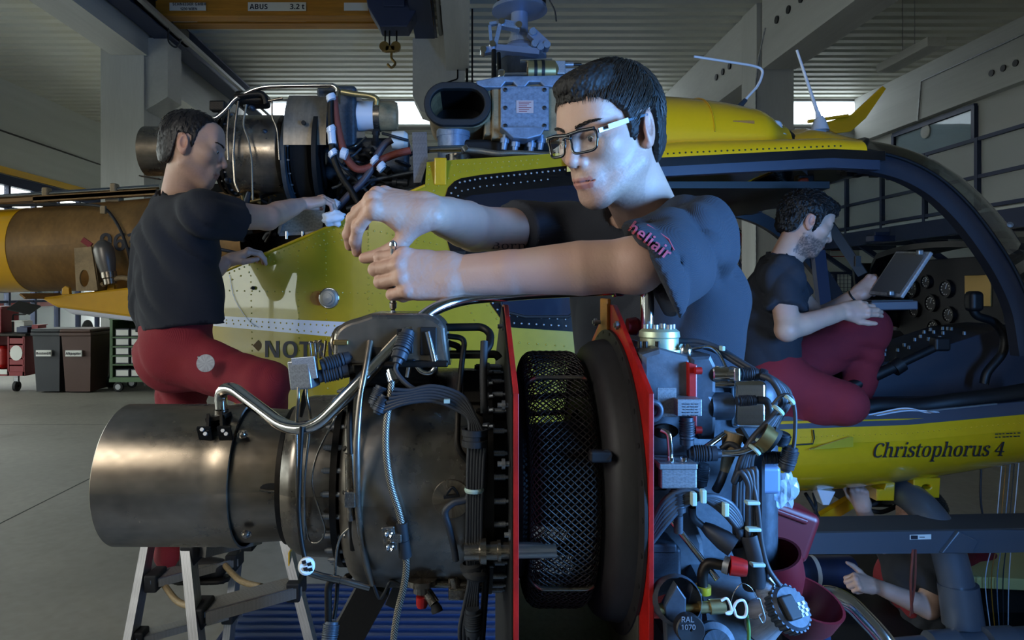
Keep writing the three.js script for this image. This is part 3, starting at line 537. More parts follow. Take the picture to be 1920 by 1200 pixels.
{ // filler cap, bracket, louvres, small fittings
  const c = sk(618, 559, 0), n = V(-0.12, 0, 1).normalize();
  obj('cap_recess', [extr(circ(0, 0, 0.034, 20, 0.03), 0.002).translate(sk(597, 558, 0.001).x, c.y, sk(597, 558, 0.001).z), ], M.amber, side);
  const cap = obj('filler_cap', [lathe([[0, 0], [0, 0.038], [0.012, 0.038], [0.016, 0.03], [0.022, 0.03], [0.024, 0.02], [0.03, 0.02], [0.032, 0]], c, n, 32)], mat('#9b9a92', 0.5, 0.6), side);
  obj('cap_ring', [place(new THREE.TorusGeometry(0.039, 0.004, 8, 32).rotateX(Math.PI / 2), c.clone().addScaledVector(n, 0.006), n)], M.chrome, cap);
  for (const y of [487, 503]) obj('louvre', [skinPanel([[700, y], [724, y - 2]], [[700, y + 3], [724, y + 5]], 0.004, 6, 2, 0.006)], M.soot, side);
  const b0 = sk(826, 322, 0.01); obj('latch_bracket', [rotB(b0, 0.05, 0.11, 0.02, V(1, 0, 0), V(0, 1, 0), 0.006)], M.yellow, HEL);
  obj('latch_slot', [B(sk(826, 306, 0.03).x, sk(826, 306, 0.03).y, sk(826, 306, 0.022).z, 0.028, 0.016, 0.004)], M.soot, HEL);
  const pl = P(788, 295, 2.78); obj('metal_plate', [rotB(pl, 0.06, 0.205, 0.004, V(1, 0.03, 0), V(0.05, 1, 0))], mat('#7d8087', 0.4, 0.8, { map: rep(T.grime, 5) }), HEL);
  const dp = sk(855, 478, 0.015); obj('data_plate', [B(dp.x, dp.y, dp.z, 0.075, 0.03, 0.004)], M.darkmetal, HEL);
  const ft = sk(475, 540, 0.004); obj('drain_fitting', [lathe([[0, 0.008], [0.008, 0.008], [0.01, 0.004], [0.01, 0]], ft, V(0, 0, 1), 12)], M.soot, side);
  obj('bonding_wire', [tube([[430, 515], [440, 560], [470, 605], [485, 614]].map(([x, y]) => sk(x, y, 0.004)), 0.0012, 24, 5)], M.stripe, side);
  const em = sk(484, 648, 0.004); obj('socket_plate', [rotB(em, 0.034, 0.034, 0.004, V(1, 1, 0), V(-1, 1, 0), 0.003)], M.gold, side);
}
// tail boom
{
  const a = P(-60, 474, DC), b = P(300, 458, DC), dir = b.clone().sub(a).normalize(), L = a.distanceTo(b), k = (62 + 60) / 360 * L;
  const boom = obj('tail_boom', [lathe([[k, 0.216], [L * 0.9, 0.236], [L + 0.5, 0.26]], a, dir, 64)], M.primer, HEL);
  obj('painted_skin', [lathe([[-0.6, 0.205], [0, 0.212], [k, 0.218], [k + 0.001, 0.21]], a, dir, 64)], M.yelloworange, boom);
  obj('white_band', [skinBand()], M.stripe, boom);
  function skinBand() { const g = lathe([[-0.6, 0.208], [0, 0.2145], [k * 0.55, 0.2175]], a, dir, 64); const p = g.attributes.position, keep = [], uv = g.attributes.uv, n = g.attributes.normal; const out = { p: [], n: [], u: [] }; for (let i = 0; i < p.count; i += 3) { const my = (p.getY(i) + p.getY(i + 1) + p.getY(i + 2)) / 3, mx = (p.getX(i) + p.getX(i + 1) + p.getX(i + 2)) / 3; if (my < a.y + (mx - a.x) * dir.y - 0.165) for (let q = 0; q < 3; q++) { out.p.push(p.getX(i + q), p.getY(i + q), p.getZ(i + q)); out.n.push(n.getX(i + q), n.getY(i + q), n.getZ(i + q)); out.u.push(uv.getX(i + q), uv.getY(i + q)); } } const h = new THREE.BufferGeometry(); h.setAttribute('position', new THREE.Float32BufferAttribute(out.p, 3)); h.setAttribute('normal', new THREE.Float32BufferAttribute(out.n, 3)); h.setAttribute('uv', new THREE.Float32BufferAttribute(out.u, 2)); return h; }
  // stencilled number wrapped on the boom
  const tx = text('963', 0.085, 0.001); tx.computeBoundingBox(); const p = tx.attributes.position, w = tx.boundingBox.max.x, ax = P(188, 0, 3.32).x, sc = (P(262, 0, 3.32).x - ax) / w, y0 = P(0, 470, 3.32).y;
  for (let i = 0; i < p.count; i++) { const x = ax + p.getX(i) * sc, y = y0 + p.getY(i) * 1.0, t = x - a.x, cy = a.y + t * dir.y / dir.x, R = 0.2375 + (t / L) * 0.004 + (p.getZ(i) > 0 ? 0.001 : 0); p.setXYZ(i, x, y, -DC + Math.sqrt(Math.max(0, R * R - (y - cy) * (y - cy)))); }
  tx.computeVertexNormals(); obj('lettering', [tx], M.ink, boom);
  const sh = obj('drive_shaft', [rod(P(-60, 373, 3.5), P(300, 350, 3.5), 0.013)], M.tubesteel, HEL);
  for (const px of [88, 215]) obj('bearing', [B(P(px, 361 - (px - 88) * 0.06, 3.5).x, P(px, 361 - (px - 88) * 0.06, 3.5).y, -3.5, 0.03, 0.05, 0.05, 0.008), B(P(px, 372 - (px - 88) * 0.06, 3.5).x, P(px, 378 - (px - 88) * 0.06, 3.5).y, -3.5, 0.07, 0.05, 0.06, 0.005)], M.tan, sh);
  obj('shaft_cover', [bar(P(-60, 383, 3.47), P(300, 361, 3.47), 0.09, 0.018), bar(P(65, 374, 3.44), P(295, 360, 3.44), 0.03, 0.03)], M.primer, HEL);
  obj('tail_cable', [tube([P(-40, 387, 3.36), P(90, 384, 3.36), P(165, 384, 3.34), P(195, 390, 3.3), P(220, 420, 3.28), P(240, 470, 3.28), P(252, 525, 3.27), P(262, 540, 3.27)], 0.007, 60, 8)], M.rubber, HEL);
  obj('cable_clamp', [B(P(196, 394, 3.3).x, P(196, 394, 3.3).y, -3.29, 0.025, 0.04, 0.02, 0.004)], M.tan, HEL);
  // stabiliser fairing under the boom, and the beacon on its bracket
  const D = 3.2, q = (x, y) => { const v = P(x, y, D); return [v.x, v.y]; };
  const st = obj('stabilizer', [extr([q(83, 559), q(110, 572), q(262, 592), q(262, 541)], 0.42, 0.012).translate(0, 0, -D - 0.42)], M.yellow, HEL);
  obj('stabilizer_underside', [extr([q(112, 573), q(135, 585), q(262, 600), q(262, 592)], 0.40, 0.011).translate(0, 0, -D - 0.41)], M.stripe, st);
  for (const x of [112, 198]) obj('lug', [extr([q(x - 5, 552 - (x - 112) * 0.06), q(x + 8, 551 - (x - 112) * 0.06), q(x + 7, 540 - (x - 112) * 0.06), q(x + 1, 537 - (x - 112) * 0.06), q(x - 4, 541 - (x - 112) * 0.06)], 0.02, 0.002).translate(0, 0, -D - 0.06)], M.yellow, st);
  obj('trailing_tab', [bar(P(76, 551, D), P(86, 559, D), 0.3, 0.008)], M.primer, st);
  const bk = obj('beacon_bracket', [extr([q(150, 546), q(190, 544), q(178, 463), q(146, 466)], 0.012, 0, [circ(q(165, 522)[0], q(165, 522)[1], 0.022, 18, 0.04)]).translate(0, 0, -D + 0.02), extr([q(176, 546), q(190, 544), q(180, 463), q(176, 463)], 0.12).translate(0, 0, -D - 0.1)], M.tan, HEL);
  obj('flag', [rotB(P(163, 455, D - 0.02), 0.05, 0.025, 0.01, V(1, -0.7, 0), V(0.7, 1, 0))], M.darkred, bk);
  const bc = obj('beacon', [lathe([[-0.03, 0], [-0.03, 0.022], [0, 0.024], [0.005, 0.034], [0.06, 0.044], [0.115, 0.046], [0.14, 0.036], [0.158, 0.016], [0.16, 0]], P(203, 513, D), V(-0.2, 1, 0), 32)], mat('#6d6a66', 0.4, 0.6), HEL);
  obj('collar', [lathe([[-0.045, 0.012], [-0.045, 0.03], [-0.02, 0.03], [-0.015, 0.036], [0.012, 0.036], [0.012, 0.02]], P(204, 515, D), V(-0.15, 1, 0), 24)], M.steel, bc);
  obj('beacon_cable', [tube([P(203, 528, D), P(190, 535, D), P(225, 521, D), P(250, 526, D), P(266, 535, D)], 0.012)], M.tan, bc);
}
// engine bay
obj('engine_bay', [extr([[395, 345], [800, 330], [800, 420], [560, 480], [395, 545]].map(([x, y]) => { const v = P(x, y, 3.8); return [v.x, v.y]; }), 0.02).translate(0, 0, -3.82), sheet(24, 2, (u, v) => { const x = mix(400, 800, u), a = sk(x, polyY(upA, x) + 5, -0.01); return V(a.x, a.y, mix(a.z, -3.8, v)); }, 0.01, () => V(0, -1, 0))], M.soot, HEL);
{
  const D = 3.22, ay = P(0, 284, D).y, X = (px) => P(px, 0, D).x, R = (v) => v / FOC * D;
  const eng = obj('fitted_engine', [latheX([[X(420), R(40)], [X(424), R(62)], [X(440), R(72)], [X(535), R(72)], [X(543), R(66)], [X(548), R(60)]], P(0, 290, D).y, -D, 56)], M.casing, HEL);
  obj('exhaust_pipe', [latheX([[X(276), R(43)], [X(276), R(46)], [X(330), R(46)], [X(334), R(48)], [X(338), R(44)], [X(420), R(48)]], ay, -D, 56), latheX([[X(276), R(43)], [X(330), R(42)]], ay, -D, 56)], M.exhaust, eng);
  obj('exhaust_clip', [bar(P(263, 330, D - 0.1), P(300, 336, D - 0.1), 0.03, 0.005), bar(P(297, 334, D - 0.1), P(297, 360, D - 0.1), 0.02, 0.008)], M.darkmetal, eng);
  for (const [px, r] of [[424, 74], [436, 78], [544, 76], [553, 84]]) { const f = obj('flange', [latheX([[X(px), R(r - 14)], [X(px), R(r)], [X(px + 5), R(r)], [X(px + 5), R(r - 14)]], P(0, 290, D).y, -D, 48)], M.darkmetal, eng); const bs = []; for (let k = 0; k < 20; k++) { const a = k / 20 * 6.283; bs.push(hexbolt(V(X(px + 5), P(0, 290, D).y + Math.sin(a) * R(r - 5), -D + Math.cos(a) * R(r - 5)), V(1, 0, 0), 0.006, 0.006)); } obj('bolts', bs, M.alu, f).userData.kind = 'stuff'; }
  obj('intake_screen', [latheX([[X(560), R(30)], [X(562), R(74)], [X(570), R(82)], [X(594), R(82)], [X(602), R(74)], [X(603), R(30)]], P(0, 296, D).y, -D, 48)], mat('#1d1d1e', 0.6, 0.5, { bumpMap: rep(T.cloth, 18), bumpScale: 0.003 }), eng);
  obj('intake_ring', [latheX([[X(546), R(50)], [X(548), R(86)], [X(556), R(88)], [X(560), R(60)]], P(0, 300, D).y, -D, 48)], M.casting2, eng);
  obj('firewall', [latheX([[X(606), R(20)], [X(606), R(102)], [X(614), R(102)], [X(614), R(20)]], P(0, 300, D).y, -D, 40)], M.soot, eng);
  // steel shroud over the intake and the door hanging below it
  const sq = (x, y) => { const v = P(x, y, 3.0); return [v.x, v.y]; };
  obj('shroud', [sheet(14, 10, (u, v) => { const a = v * 1.5; return V(mix(P(531, 0, 3.0).x, P(611, 0, 3.0).x, u), P(0, 167, 3.0).y - (1 - Math.cos(a)) * 0.0 - v * 0.245 + 0, -3.0 - 0.10 * Math.pow(1 - v, 3)); }, 0.006), sheet(8, 4, (u, v) => V(mix(P(531, 0, 3.0).x, P(611, 0, 3.0).x, u), P(0, 166, 3.0).y - 0.002, -3.1 - v * 0.3), 0.005, () => V(0, -1, 0))], M.shroud, eng);
  obj('shroud_latch', [lathe([[0, 0.01], [0.012, 0.01], [0.012, 0]], P(570, 231, 2.99), V(0, 0, 1), 12)], M.soot, eng);
  const door = obj('access_door', [rotB(P(566, 410, 2.9), 0.185, 0.15, 0.006, V(1, -0.015, 0), V(0.08, 1, -0.5))], mat('#a5a199', 0.5, 0.6, { map: rep(T.grime, 4) }), HEL);
  obj('door_rim', [bar(P(524, 440, 2.86), P(609, 436, 2.86), 0.012, 0.012), bar(P(524, 440, 2.86), P(541, 376, 2.93), 0.01, 0.01)], M.alu, door);
  obj('hinge_pin', [rod(P(538, 434, 2.85), P(538, 448, 2.85), 0.006), rod(P(568, 434, 2.85), P(568, 446, 2.85), 0.006)], M.chrome, door);
  // pipes
  const pp = (name, pts, r, m, d = 3.0, b = 0.03) => obj(name, [pipe(pts.map(([x, y, dd]) => P(x, y, dd || d)), r, b)], m, eng);
  pp('air_pipe', [[392, 222], [405, 222], [425, 205], [440, 185], [485, 163], [530, 161], [625, 160], [634, 168], [634, 195]], 0.011, M.tubesteel, 3.0, 0.06);
  pp('fuel_pipe', [[447, 190], [441, 230], [437, 290], [441, 345], [448, 360]], 0.006, M.steel); pp('fuel_pipe', [[462, 196], [455, 235], [466, 262], [472, 300], [474, 375]], 0.004, M.braid); pp('drain_pipe', [[430, 200], [426, 250], [428, 300]], 0.005, M.steel); pp('vent_pipe', [[440, 182], [470, 176], [495, 176], [500, 195]], 0.012, M.darkmetal); pp('vent_pipe', [[500, 190], [520, 186], [530, 184]], 0.006, M.steel); pp('vent_pipe', [[510, 190], [510, 220], [520, 240], [524, 300]], 0.004, M.steel);
  obj('valve_body', [B(P(470, 180, 3.05).x, P(470, 184, 3.05).y, -3.08, 0.14, 0.06, 0.12, 0.02), B(P(410, 200, 3.02).x, P(410, 200, 3.02).y, -3.02, 0.07, 0.045, 0.05, 0.008)], M.darkmetal, eng);
  for (const [x, y] of [[462, 200], [475, 205], [500, 265], [460, 290], [430, 340], [500, 250]]) obj('fitting', [lathe([[0, 0.012], [0.012, 0.014], [0.024, 0.009], [0.03, 0]], P(x, y, D - R(60)), V(rr(-0.4, 0.4), 0.3, 1), 12)], M.connector, eng);
  // accessory gearbox, starter generator and hoses to the right
  obj('gearbox', [B(X(640), P(0, 230, D).y, -D - 0.02, 0.18, 0.28, 0.3, 0.02), B(X(690), P(0, 300, D).y, -D - 0.1, 0.4, 0.2, 0.3, 0.03), B(X(740), P(0, 345, D).y, -D - 0.12, 0.25, 0.12, 0.25, 0.03)], M.casting2, eng);
  const gy = P(0, 223, D).y;
  const gen = obj('starter_generator', [latheX([[X(716), R(20)], [X(716), R(27)], [X(740), R(27.5)], [X(747), R(24)], [X(748), R(18)], [X(748), 0]], gy, -D + 0.05, 40)], M.tan, eng);
  obj('generator_band', [latheX([[X(669), R(27.5)], [X(705), R(27.5)]], gy, -D + 0.05, 40)], M.stripe, gen);
  obj('generator_ring', [latheX([[X(660), R(10)], [X(660), R(26)], [X(669), R(27)], [X(669), R(28.5)], [X(672), R(28.5)]], gy, -D + 0.05, 40)], M.steel, gen); obj('generator_ring', [latheX([[X(705), R(28)], [X(716), R(28.5)]], gy, -D + 0.05, 40)], M.steel, gen);
  const hs = (name, pts, r, m, d = 2.98) => obj(name, [tube(pts.map(([x, y, dd]) => P(x, y, dd || d)), r, 48, 12)], m, eng);
  hs('red_hose', [[626, 182], [630, 220], [642, 275], [652, 300], [670, 317], [690, 315], [715, 300], [745, 288], [770, 282]], 0.017, M.hose);
  hs('dark_hose', [[620, 178], [620, 220], [622, 250], [624, 290], [640, 330], [660, 360], [675, 388]], 0.014, M.darkmetal, 2.96); hs('dark_hose', [[735, 262], [722, 270], [708, 290], [700, 310], [680, 340], [650, 370], [625, 400], [605, 420]], 0.016, mat('#3a3540', 0.5));
  obj('hose_sleeve', [rod(P(621, 244, 2.95), P(623, 270, 2.95), 0.018)], M.stripe, eng);
  for (const [x, y, x2, y2] of [[619, 178, 622, 184], [619, 238, 622, 243], [622, 283, 626, 288], [640, 284, 650, 288], [700, 296, 704, 300], [712, 308, 718, 314], [624, 380, 634, 386]]) obj('hose_clamp', [rod(P(x, y, 2.95), P(x2, y2, 2.95), 0.021), rod(P(x, y + 4, 2.95), P(x2, y2 + 4, 2.95), 0.021)], M.stripe, eng);
  obj('filter_cup', [latheX([[X(738), R(10)], [X(740), R(16)], [X(762), R(17)], [X(768), R(12)], [X(768), 0]], P(0, 272, D).y, -D + 0.1, 28)], M.paper, eng);
  seed = 91;
  for (let k = 0; k < 26; k++) { const x = rr(622, 780), y = rr(262, 375 - (x - 622) * 0.1), a = rr(-50, 50), b = rr(-25, 25), d = rr(3.02, 3.3); hs('wiring', [[x, y, d], [x + a * 0.5, y + b * 0.3 + rr(-8, 8), d - 0.03], [x + a, y + b, d]], rr(0.004, 0.009), [M.cable, M.cable, M.steel, M.connector, M.casting2][k % 5]); }
  for (let k = 0; k < 12; k++) { const x = rr(630, 775), y = rr(265, 370), d = rr(3.05, 3.25), dir = V(rr(-1, 1), rr(-1, 1), rr(0, 0.6)).normalize(); obj('connector', [lathe([[0, 0.018], [0.02, 0.02], [0.02, 0.014], [0.05, 0.014], [0.05, 0.019], [0.07, 0.016], [0.07, 0]], P(x, y, d), dir, 14)], M.connector, eng); }
  for (let k = 0; k < 16; k++) { const x = rr(425, 520), y = rr(375, 480 - (x - 425) * 0.35), d = rr(3.1, 3.4); hs('wiring', [[x, y, d], [x + rr(-15, 15), y + rr(-30, 0), d - 0.02], [x + rr(-40, 40), y + rr(-40, 10), d]], rr(0.004, 0.01), [M.cable, M.darkmetal, M.connector, M.brass][k % 4]); }
  obj('sensor_lead', [pipe([P(640, 172, 3.0), P(660, 176, 3.0), P(695, 180, 3.0), P(708, 186, 3.0), P(706, 198, 3.0)], 0.013, 0.03)], M.gold, eng);
  obj('strut', [rod(P(660, 345, 3.05), P(790, 320, 3.0), 0.008), rod(P(630, 300, 3.1), P(720, 390, 3.05), 0.007), rod(P(650, 392, 3.0), P(800, 350, 3.0), 0.012)], M.casting2, eng);
}
// transmission deck: oil cooler duct, gearbox cover, mast
{
  const D = 3.0, oval = (w, h, n = 40) => Array.from({ length: n }, (_, i) => { const a = i / n * 6.28319, c = Math.cos(a), s = Math.sin(a), r = h / 2; return [(w / 2 - r) * Math.sign(c) * (Math.abs(c) > 0.02 ? 1 : 0) + r * c, r * s]; });
  const c = P(858, 198, D), W = 120 / FOC * D, H = 76 / FOC * D;
  const duct = obj('cooler_duct', [extr(oval(W, H), 0.03, 0.006, [oval(W - 0.035, H - 0.035)]).translate(c.x, c.y, c.z)], M.rubber, HEL);
  obj('duct_lining', [extr(oval(W - 0.03, H - 0.03), 0.35, 0, [oval(W - 0.036, H - 0.036)]).translate(c.x, c.y, c.z - 0.34), extr(oval(W - 0.036, H - 0.036), 0.01).translate(c.x, c.y, c.z - 0.34)], M.black, duct);
  obj('duct_fairing', [extr(oval(W + 0.005, H + 0.005), 0.4, 0.004, [oval(W - 0.02, H - 0.02)]).translate(c.x + 0.01, c.y, c.z - 0.41), extr([[918, 166], [932, 170], [932, 250], [912, 248], [912, 234]].map(([x, y]) => { const v = P(x, y, D); return [v.x, v.y]; }), 0.3, 0.01).translate(0, 0, -D - 0.32)], M.tan, HEL);
  const dq = (x, y, d = D) => { const v = P(x, y, d); return [v.x, v.y]; };
  const gb = obj('transmission_housing', [extr([dq(926, 165), dq(1080, 160), dq(1080, 262), dq(926, 256)], 0.5, 0.01).translate(0, 0, -D - 0.5)], M.tan, HEL);
  const gp = P(983, 206, D), pl = obj('cover_plate', [B(gp.x, gp.y, gp.z + 0.02, 90 / FOC * D, 82 / FOC * D, 0.02, 0.004)], M.bluegrey, gb);
  for (const sx of [-0.085, 0.085]) for (const sy of [-0.078, 0, 0.078]) obj('screw', [lathe([[0, 0.009], [0.006, 0.009], [0.008, 0.005], [0.008, 0]], V(gp.x + sx, gp.y + sy, gp.z + 0.03), V(0, 0, 1), 12)], M.black, pl);
  obj('label', [B(gp.x + 0.0, gp.y + 0.005, gp.z + 0.032, 0.075, 0.055, 0.002)], mat('#b7a7a8', 0.6), pl);
  const ln = []; for (let k = 0; k < 6; k++) ln.push(B(gp.x - 0.004 * (k % 3), gp.y + 0.025 - k * 0.008, gp.z + 0.0335, 0.055 - 0.01 * (k % 3), 0.0022, 0.001)); obj('label_print', ln, M.darkred, pl);
  obj('deck_beam', [extr([dq(895, 158), dq(935, 150), dq(1080, 147), dq(1092, 160), dq(1050, 166), dq(1020, 164), dq(1012, 156), dq(990, 156), dq(982, 165), dq(970, 165), dq(962, 156), dq(946, 156), dq(938, 166), dq(895, 166)], 0.25, 0.006).translate(0, 0, -D - 0.22)], M.bluegrey, HEL);
  obj('lower_manifold', [extr([dq(940, 250), dq(1015, 250), dq(1008, 262), dq(985, 268), dq(960, 266)], 0.1, 0.006).translate(0, 0, -D)], M.bluegrey, gb);
  for (const [x, y] of [[966, 275], [996, 276], [946, 268], [1014, 268]]) obj('union', [lathe([[-0.03, 0.012], [0, 0.014], [0, 0.02], [0.02, 0.02], [0.02, 0.012], [0.035, 0.012], [0.035, 0]], P(x, y, D - 0.03), V(0.1, 1, 0.1), 8)], M.bluegrey, gb);
  const hp = obj('hydraulic_hose', [tube([P(868, 280, 2.9), P(900, 283, 2.9), P(935, 288, 2.88), P(960, 287, 2.88), P(1035, 290, 2.9)], 0.012, 40, 10)], M.braid, HEL);
  obj('hose_fitting', [rod(P(800, 281, 2.9), P(826, 280, 2.9), 0.014), rod(P(826, 280, 2.9), P(870, 279, 2.9), 0.016), rod(P(868, 276, 2.9), P(874, 284, 2.9), 0.02)], M.chrome, hp);
  obj('reservoir', [latheY([[-0.14, 0], [-0.14, 0.07], [0, 0.072], [0.0, 0.076], [0.03, 0.076], [0.06, 0.05], [0.06, 0]], P(850, 258, 3.1).x, P(850, 258, 3.1).y, -3.1, 36)], M.bluegrey, HEL);
  obj('reservoir_base', [latheY([[-0.05, 0], [-0.05, 0.06], [0, 0.06], [0, 0]], P(860, 292, 3.05).x, P(860, 292, 3.05).y, -3.05, 30)], M.steel, HEL);
  obj('deck_clutter', [B(P(960, 285, 3.1).x, P(960, 285, 3.1).y, -3.2, 0.5, 0.1, 0.3, 0.02)], M.soot, HEL);
  // actuator
  const ac = obj('servo_actuator', [latheX([[P(989, 0, D).x, 0.02], [P(989, 0, D).x, 0.045], [P(996, 0, D).x, 0.045], [P(1040, 0, D).x, 0.044], [P(1046, 0, D).x, 0.03]], P(0, 133, D).y, -D, 32)], M.gold, HEL);
  for (const x of [1000, 1014]) obj('band', [latheX([[P(x, 0, D).x, 0.046], [P(x + 6, 0, D).x, 0.046]], P(0, 133, D).y, -D, 32)], M.black, ac);
  obj('piston', [rod(P(945, 140, D), P(988, 139, D), 0.008), B(P(940, 139, D).x, P(940, 139, D).y, -D, 0.03, 0.04, 0.03, 0.01), rod(P(975, 115, D), P(1035, 113, D), 0.009)], M.chrome, ac);
  obj('valve_block', [B(P(1048, 130, D).x, P(1048, 130, D).y, -D, 0.05, 0.06, 0.06, 0.006), B(P(1070, 138, D).x, P(1070, 138, D).y, -D, 0.06, 0.035, 0.05, 0.004), rod(P(1046, 121, D), P(1075, 121, D), 0.01), rod(P(1055, 132, D), P(1085, 132, D), 0.008)], M.silverplate, ac);
  obj('valve_leads', [tube([P(1085, 121, D), P(1098, 124, D), P(1108, 140, D), P(1110, 155, D)], 0.003), rod(P(1075, 121, D), P(1090, 121, D), 0.006), rod(P(1083, 132, D), P(1098, 133, D), 0.006)], M.black, ac);
  // mast
  const mx = P(974, 0, DC).x, my = (py) => P(0, py, DC).y, S = (v) => v / FOC * DC;
  const mast = obj('rotor_mast', [latheY([[my(260), S(22)], [my(84), S(17)], [my(44), S(16)], [my(0), S(15)], [my(-60), S(15)]], mx, 0, -DC, 40)], M.mast, HEL);
  obj('collar', [latheY([[my(84), S(17)], [my(82), S(22)], [my(76), S(21)], [my(70), S(19)], [my(66), S(17)]], mx, 0, -DC, 40)], M.silverplate, mast);
  const hub = obj('rotor_hub', [latheY([[my(2), S(10)], [my(6), S(50)], [my(14), S(52)], [my(18), S(16)]], mx, my(0) - my(-8), -DC, 40)], M.mast, HEL);
  for (let k = 0; k < 6; k++) { const a = k / 6 * 6.28 + 0.4; obj('hub_bolt', [latheY([[0, 0], [0, S(11)], [0.02, S(11)], [0.03, S(6)], [0.03, 0]], mx + Math.cos(a) * S(40), my(14), -DC + Math.sin(a) * S(40), 20)], M.darkmetal, hub); }
  obj('swash_plate', [latheY([[my(104), S(20)], [my(104), S(46)], [my(96), S(44)], [my(90), S(28)], [my(84), S(24)]], mx, 0, -DC, 40)], M.mast, HEL);
  obj('rotating_ring', [latheY([[my(112), S(30)], [my(110), S(50)], [my(104), S(50)], [my(102), S(30)]], mx, 0, -DC, 40)], M.bluegrey, HEL);
  const sq = (x, y) => P(x, y, DC - 0.12);
  const sl = obj('scissor_link', [bar(sq(938, 45), sq(974, 52), 0.05, 0.035), bar(sq(938, 45), sq(928, 88), 0.04, 0.02, V(1, 0, 0)), bar(sq(918, 48), sq(922, 92), 0.02, 0.014, V(1, 0, 0)), bar(sq(918, 46), sq(940, 42), 0.03, 0.015)], M.bluegrey, HEL);
  for (const [x, y] of [[940, 45], [972, 51], [923, 87], [906, 97]]) obj('link_pin', [rod(sq(x, y).add(V(0, 0, -0.03)), sq(x, y).add(V(0, 0, 0.04)), 0.016)], M.chrome, sl);
  const s2 = obj('scissor_link', [bar(sq(994, 60), sq(1024, 88), 0.05, 0.045, V(0.7, 1, 0)), bar(sq(905, 97), sq(935, 92), 0.04, 0.03), bar(sq(930, 92), sq(1010, 100), 0.06, 0.03)], M.mast, HEL);
  for (const [x, y] of [[998, 64], [1024, 88], [1012, 92], [1002, 86]]) obj('link_pin', [rod(sq(x, y).add(V(0, 0, -0.03)), sq(x, y).add(V(0, 0, 0.04)), 0.018)], M.bluegrey, s2);
  obj('control_rod', [rod(P(926, 95, 3.3), P(926, 150, 3.2), 0.012), rod(P(935, 100, 3.35), P(937, 150, 3.3), 0.01)], M.soot, HEL);
  obj('mast_base', [latheY([[my(160), S(60)], [my(140), S(48)], [my(112), S(34)]], mx, 0, -DC, 40)], M.casting2, HEL);
  obj('mast_lead', [tube([P(1030, 0, 3.4), P(1040, 20, 3.4), P(1043, 40, 3.4)], 0.004)], M.black, HEL);
}
